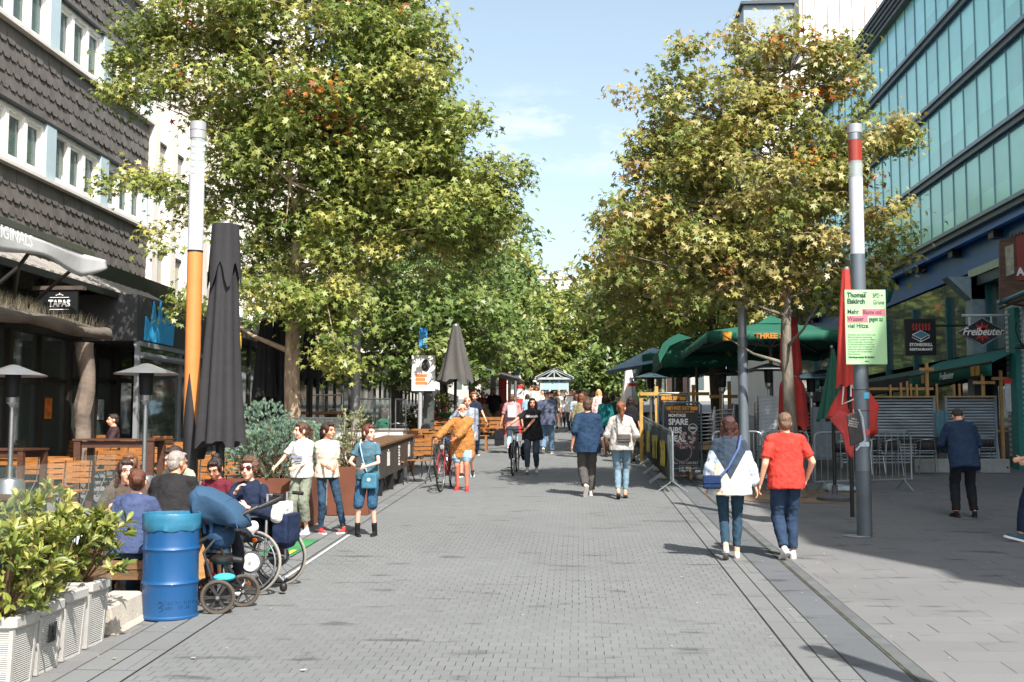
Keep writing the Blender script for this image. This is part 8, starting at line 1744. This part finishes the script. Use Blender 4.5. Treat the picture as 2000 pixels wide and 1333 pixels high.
o, inf = seat('woman with long dark hair and glasses leaning in behind the woman in blue', 246, 10.95, 205, 1.72, True, top='#4a4038', sleeve=.9, bot='#2a2c30', hair='long', hcol='#3a2a22', sk=SKL, lean=12, glasses=1, hyaw=12)
o, inf = seat('brown haired woman half hidden behind the one with glasses', 258, 11.6, 190, 1.72, True, top='#5c4a3e', sleeve=.9, bot='#2a2c30', hair='bob', hcol='#6a4630', sk=SKL, lean=5)
o, inf = seat('bearded man with glasses in a pale green t-shirt looking down', 366, 12.3, 150, 1.80, False, top='#9a9e88', sleeve=.45, topw=.02, bot='#3a3c40', hair='short', hcol='#2c1f18', beard='#2c1f18', sk=SKL, lean=14, glasses=1, hpitch=-16, hyaw=-10)
o, inf = seat('young woman in a maroon t-shirt with a high bun and glasses looking down', 436, 11.9, 165, 1.66, True, top='#5c1f2c', sleeve=.4, topw=.02, bot='#2a2c30', hair='bun', hcol='#1f1512', sk=SKD, lean=12, glasses=1, hpitch=-22, hyaw=10)
o, inf = seat('small blond child behind the laurel bushes', 148, 9.6, 20, 1.25, True, kid=True, top='#c9d2da', sleeve=.4, bot='#6a8fb0', hair='bob', hcol='#c79a5a', sk=SKL, hipz=.60)
o, inf = person('woman in sunglasses and navy cardigan sitting in the wheelchair, hand at her chin', gx(492, 10.85), 168, 1.66, True, hipz=.60, top='#1b2438', sleeve=.95, topw=.04, tophem=.02, bot='#23252b', hair='curly', hcol='#503524', sk=SKL, glasses='sun', RF=(.12, .42, .1), LF=(-.12, .42, .1), RH=(.05, .22, 1.0), LH=(-.14, .32, .86), RE=(.8, -.2, -1), LE=(-.7, -.4, -1), lean=3, hyaw=6, hpitch=2, jacket='cardigan')
o, inf = seat('woman in black seated behind the glass railing, seen from behind', 648, 25.6, 10, 1.80, True, top='#1c1b1e', sleeve=.9, bot='#1c1b1e', hair='bob', hcol='#6d5f54', vox=.014, detail=False, hipz=.62)
o, inf = seat('young man in navy sitting opposite the woman in black, in profile', 674, 25.2, 80, 1.80, False, top='#1d2638', sleeve=.5, bot='#1c1b1e', hair='short', hcol='#3a2a20', vox=.014, hipz=.62)
o, inf = seat('dark haired guest inside the bar doorway on the left terrace', 222, 21.5, 120, 1.8, False, top='#3a2a2c', sleeve=.5, bot='#1c1b1e', hair='short', hcol='#241a16', vox=.014, hipz=.62)
for i, (px, d, c, hc_, fc, lab) in enumerate(((850, 34, '#8a5048', '#3a2a20', 150, 'diner in dull red seated left of the grey umbrella'), (870, 35.5, '#3a6a50', '#5a3a28', 200, 'diner in green seated under the grey umbrella'), (915, 37, '#d0ccc4', '#7a5638', 20, 'diner in white seated right of the grey umbrella'), (905, 40, '#44506a', '#2a201a', 170, 'diner in blue seated far back on the left terrace'), (750, 30, '#2a5a48', '#3a2a20', 40, 'person in a green jacket sitting by the dark tree trunk'), (945, 42, '#b0a090', '#4a3426', 190, 'diner in beige seated before the red pillars'))):
    seat(lab, px, d, fc, 1.74, i % 2 == 0, top=c, bot='#2a2c30', hair='short' if i % 2 else 'long', hcol=hc_, vox=.02, sleeve=.6, group='diners on the far left terrace')
# parked bicycles in the left midground
bike('parked bicycle beside the dark tree trunk, partly behind the wooden counter', gx(764, 27.5), R(60), .34, '#2f5a48', light=False)
bike('parked dark bicycle by the square info column', gx(846, 29.2), R(80), .34, '#2a2a2c', light=False)
# potted shrubs on far terrace
for i, (px, d, h_, lab) in enumerate(((812, 34, 1.0, 'leafy potted shrub behind the square info column'), (860, 38, 1.3, 'leafy potted shrub under the grey umbrella'), (935, 46, 1.4, 'leafy potted shrub left of the far awning'), (705, 33, .8, 'leafy potted shrub behind the grey lamp column'))):
    shrub(lab, gx(px, d) + Vector((0, 0, .35)), [((0, 0, h_ * .5), (.5, .4, h_ * .5))], 130, 8, .10, .05, [('#6f7c3a', .5), ('#8e9450', .3), ('#526a30', .2)], 90 + i, group='potted shrubs on the far left terrace')
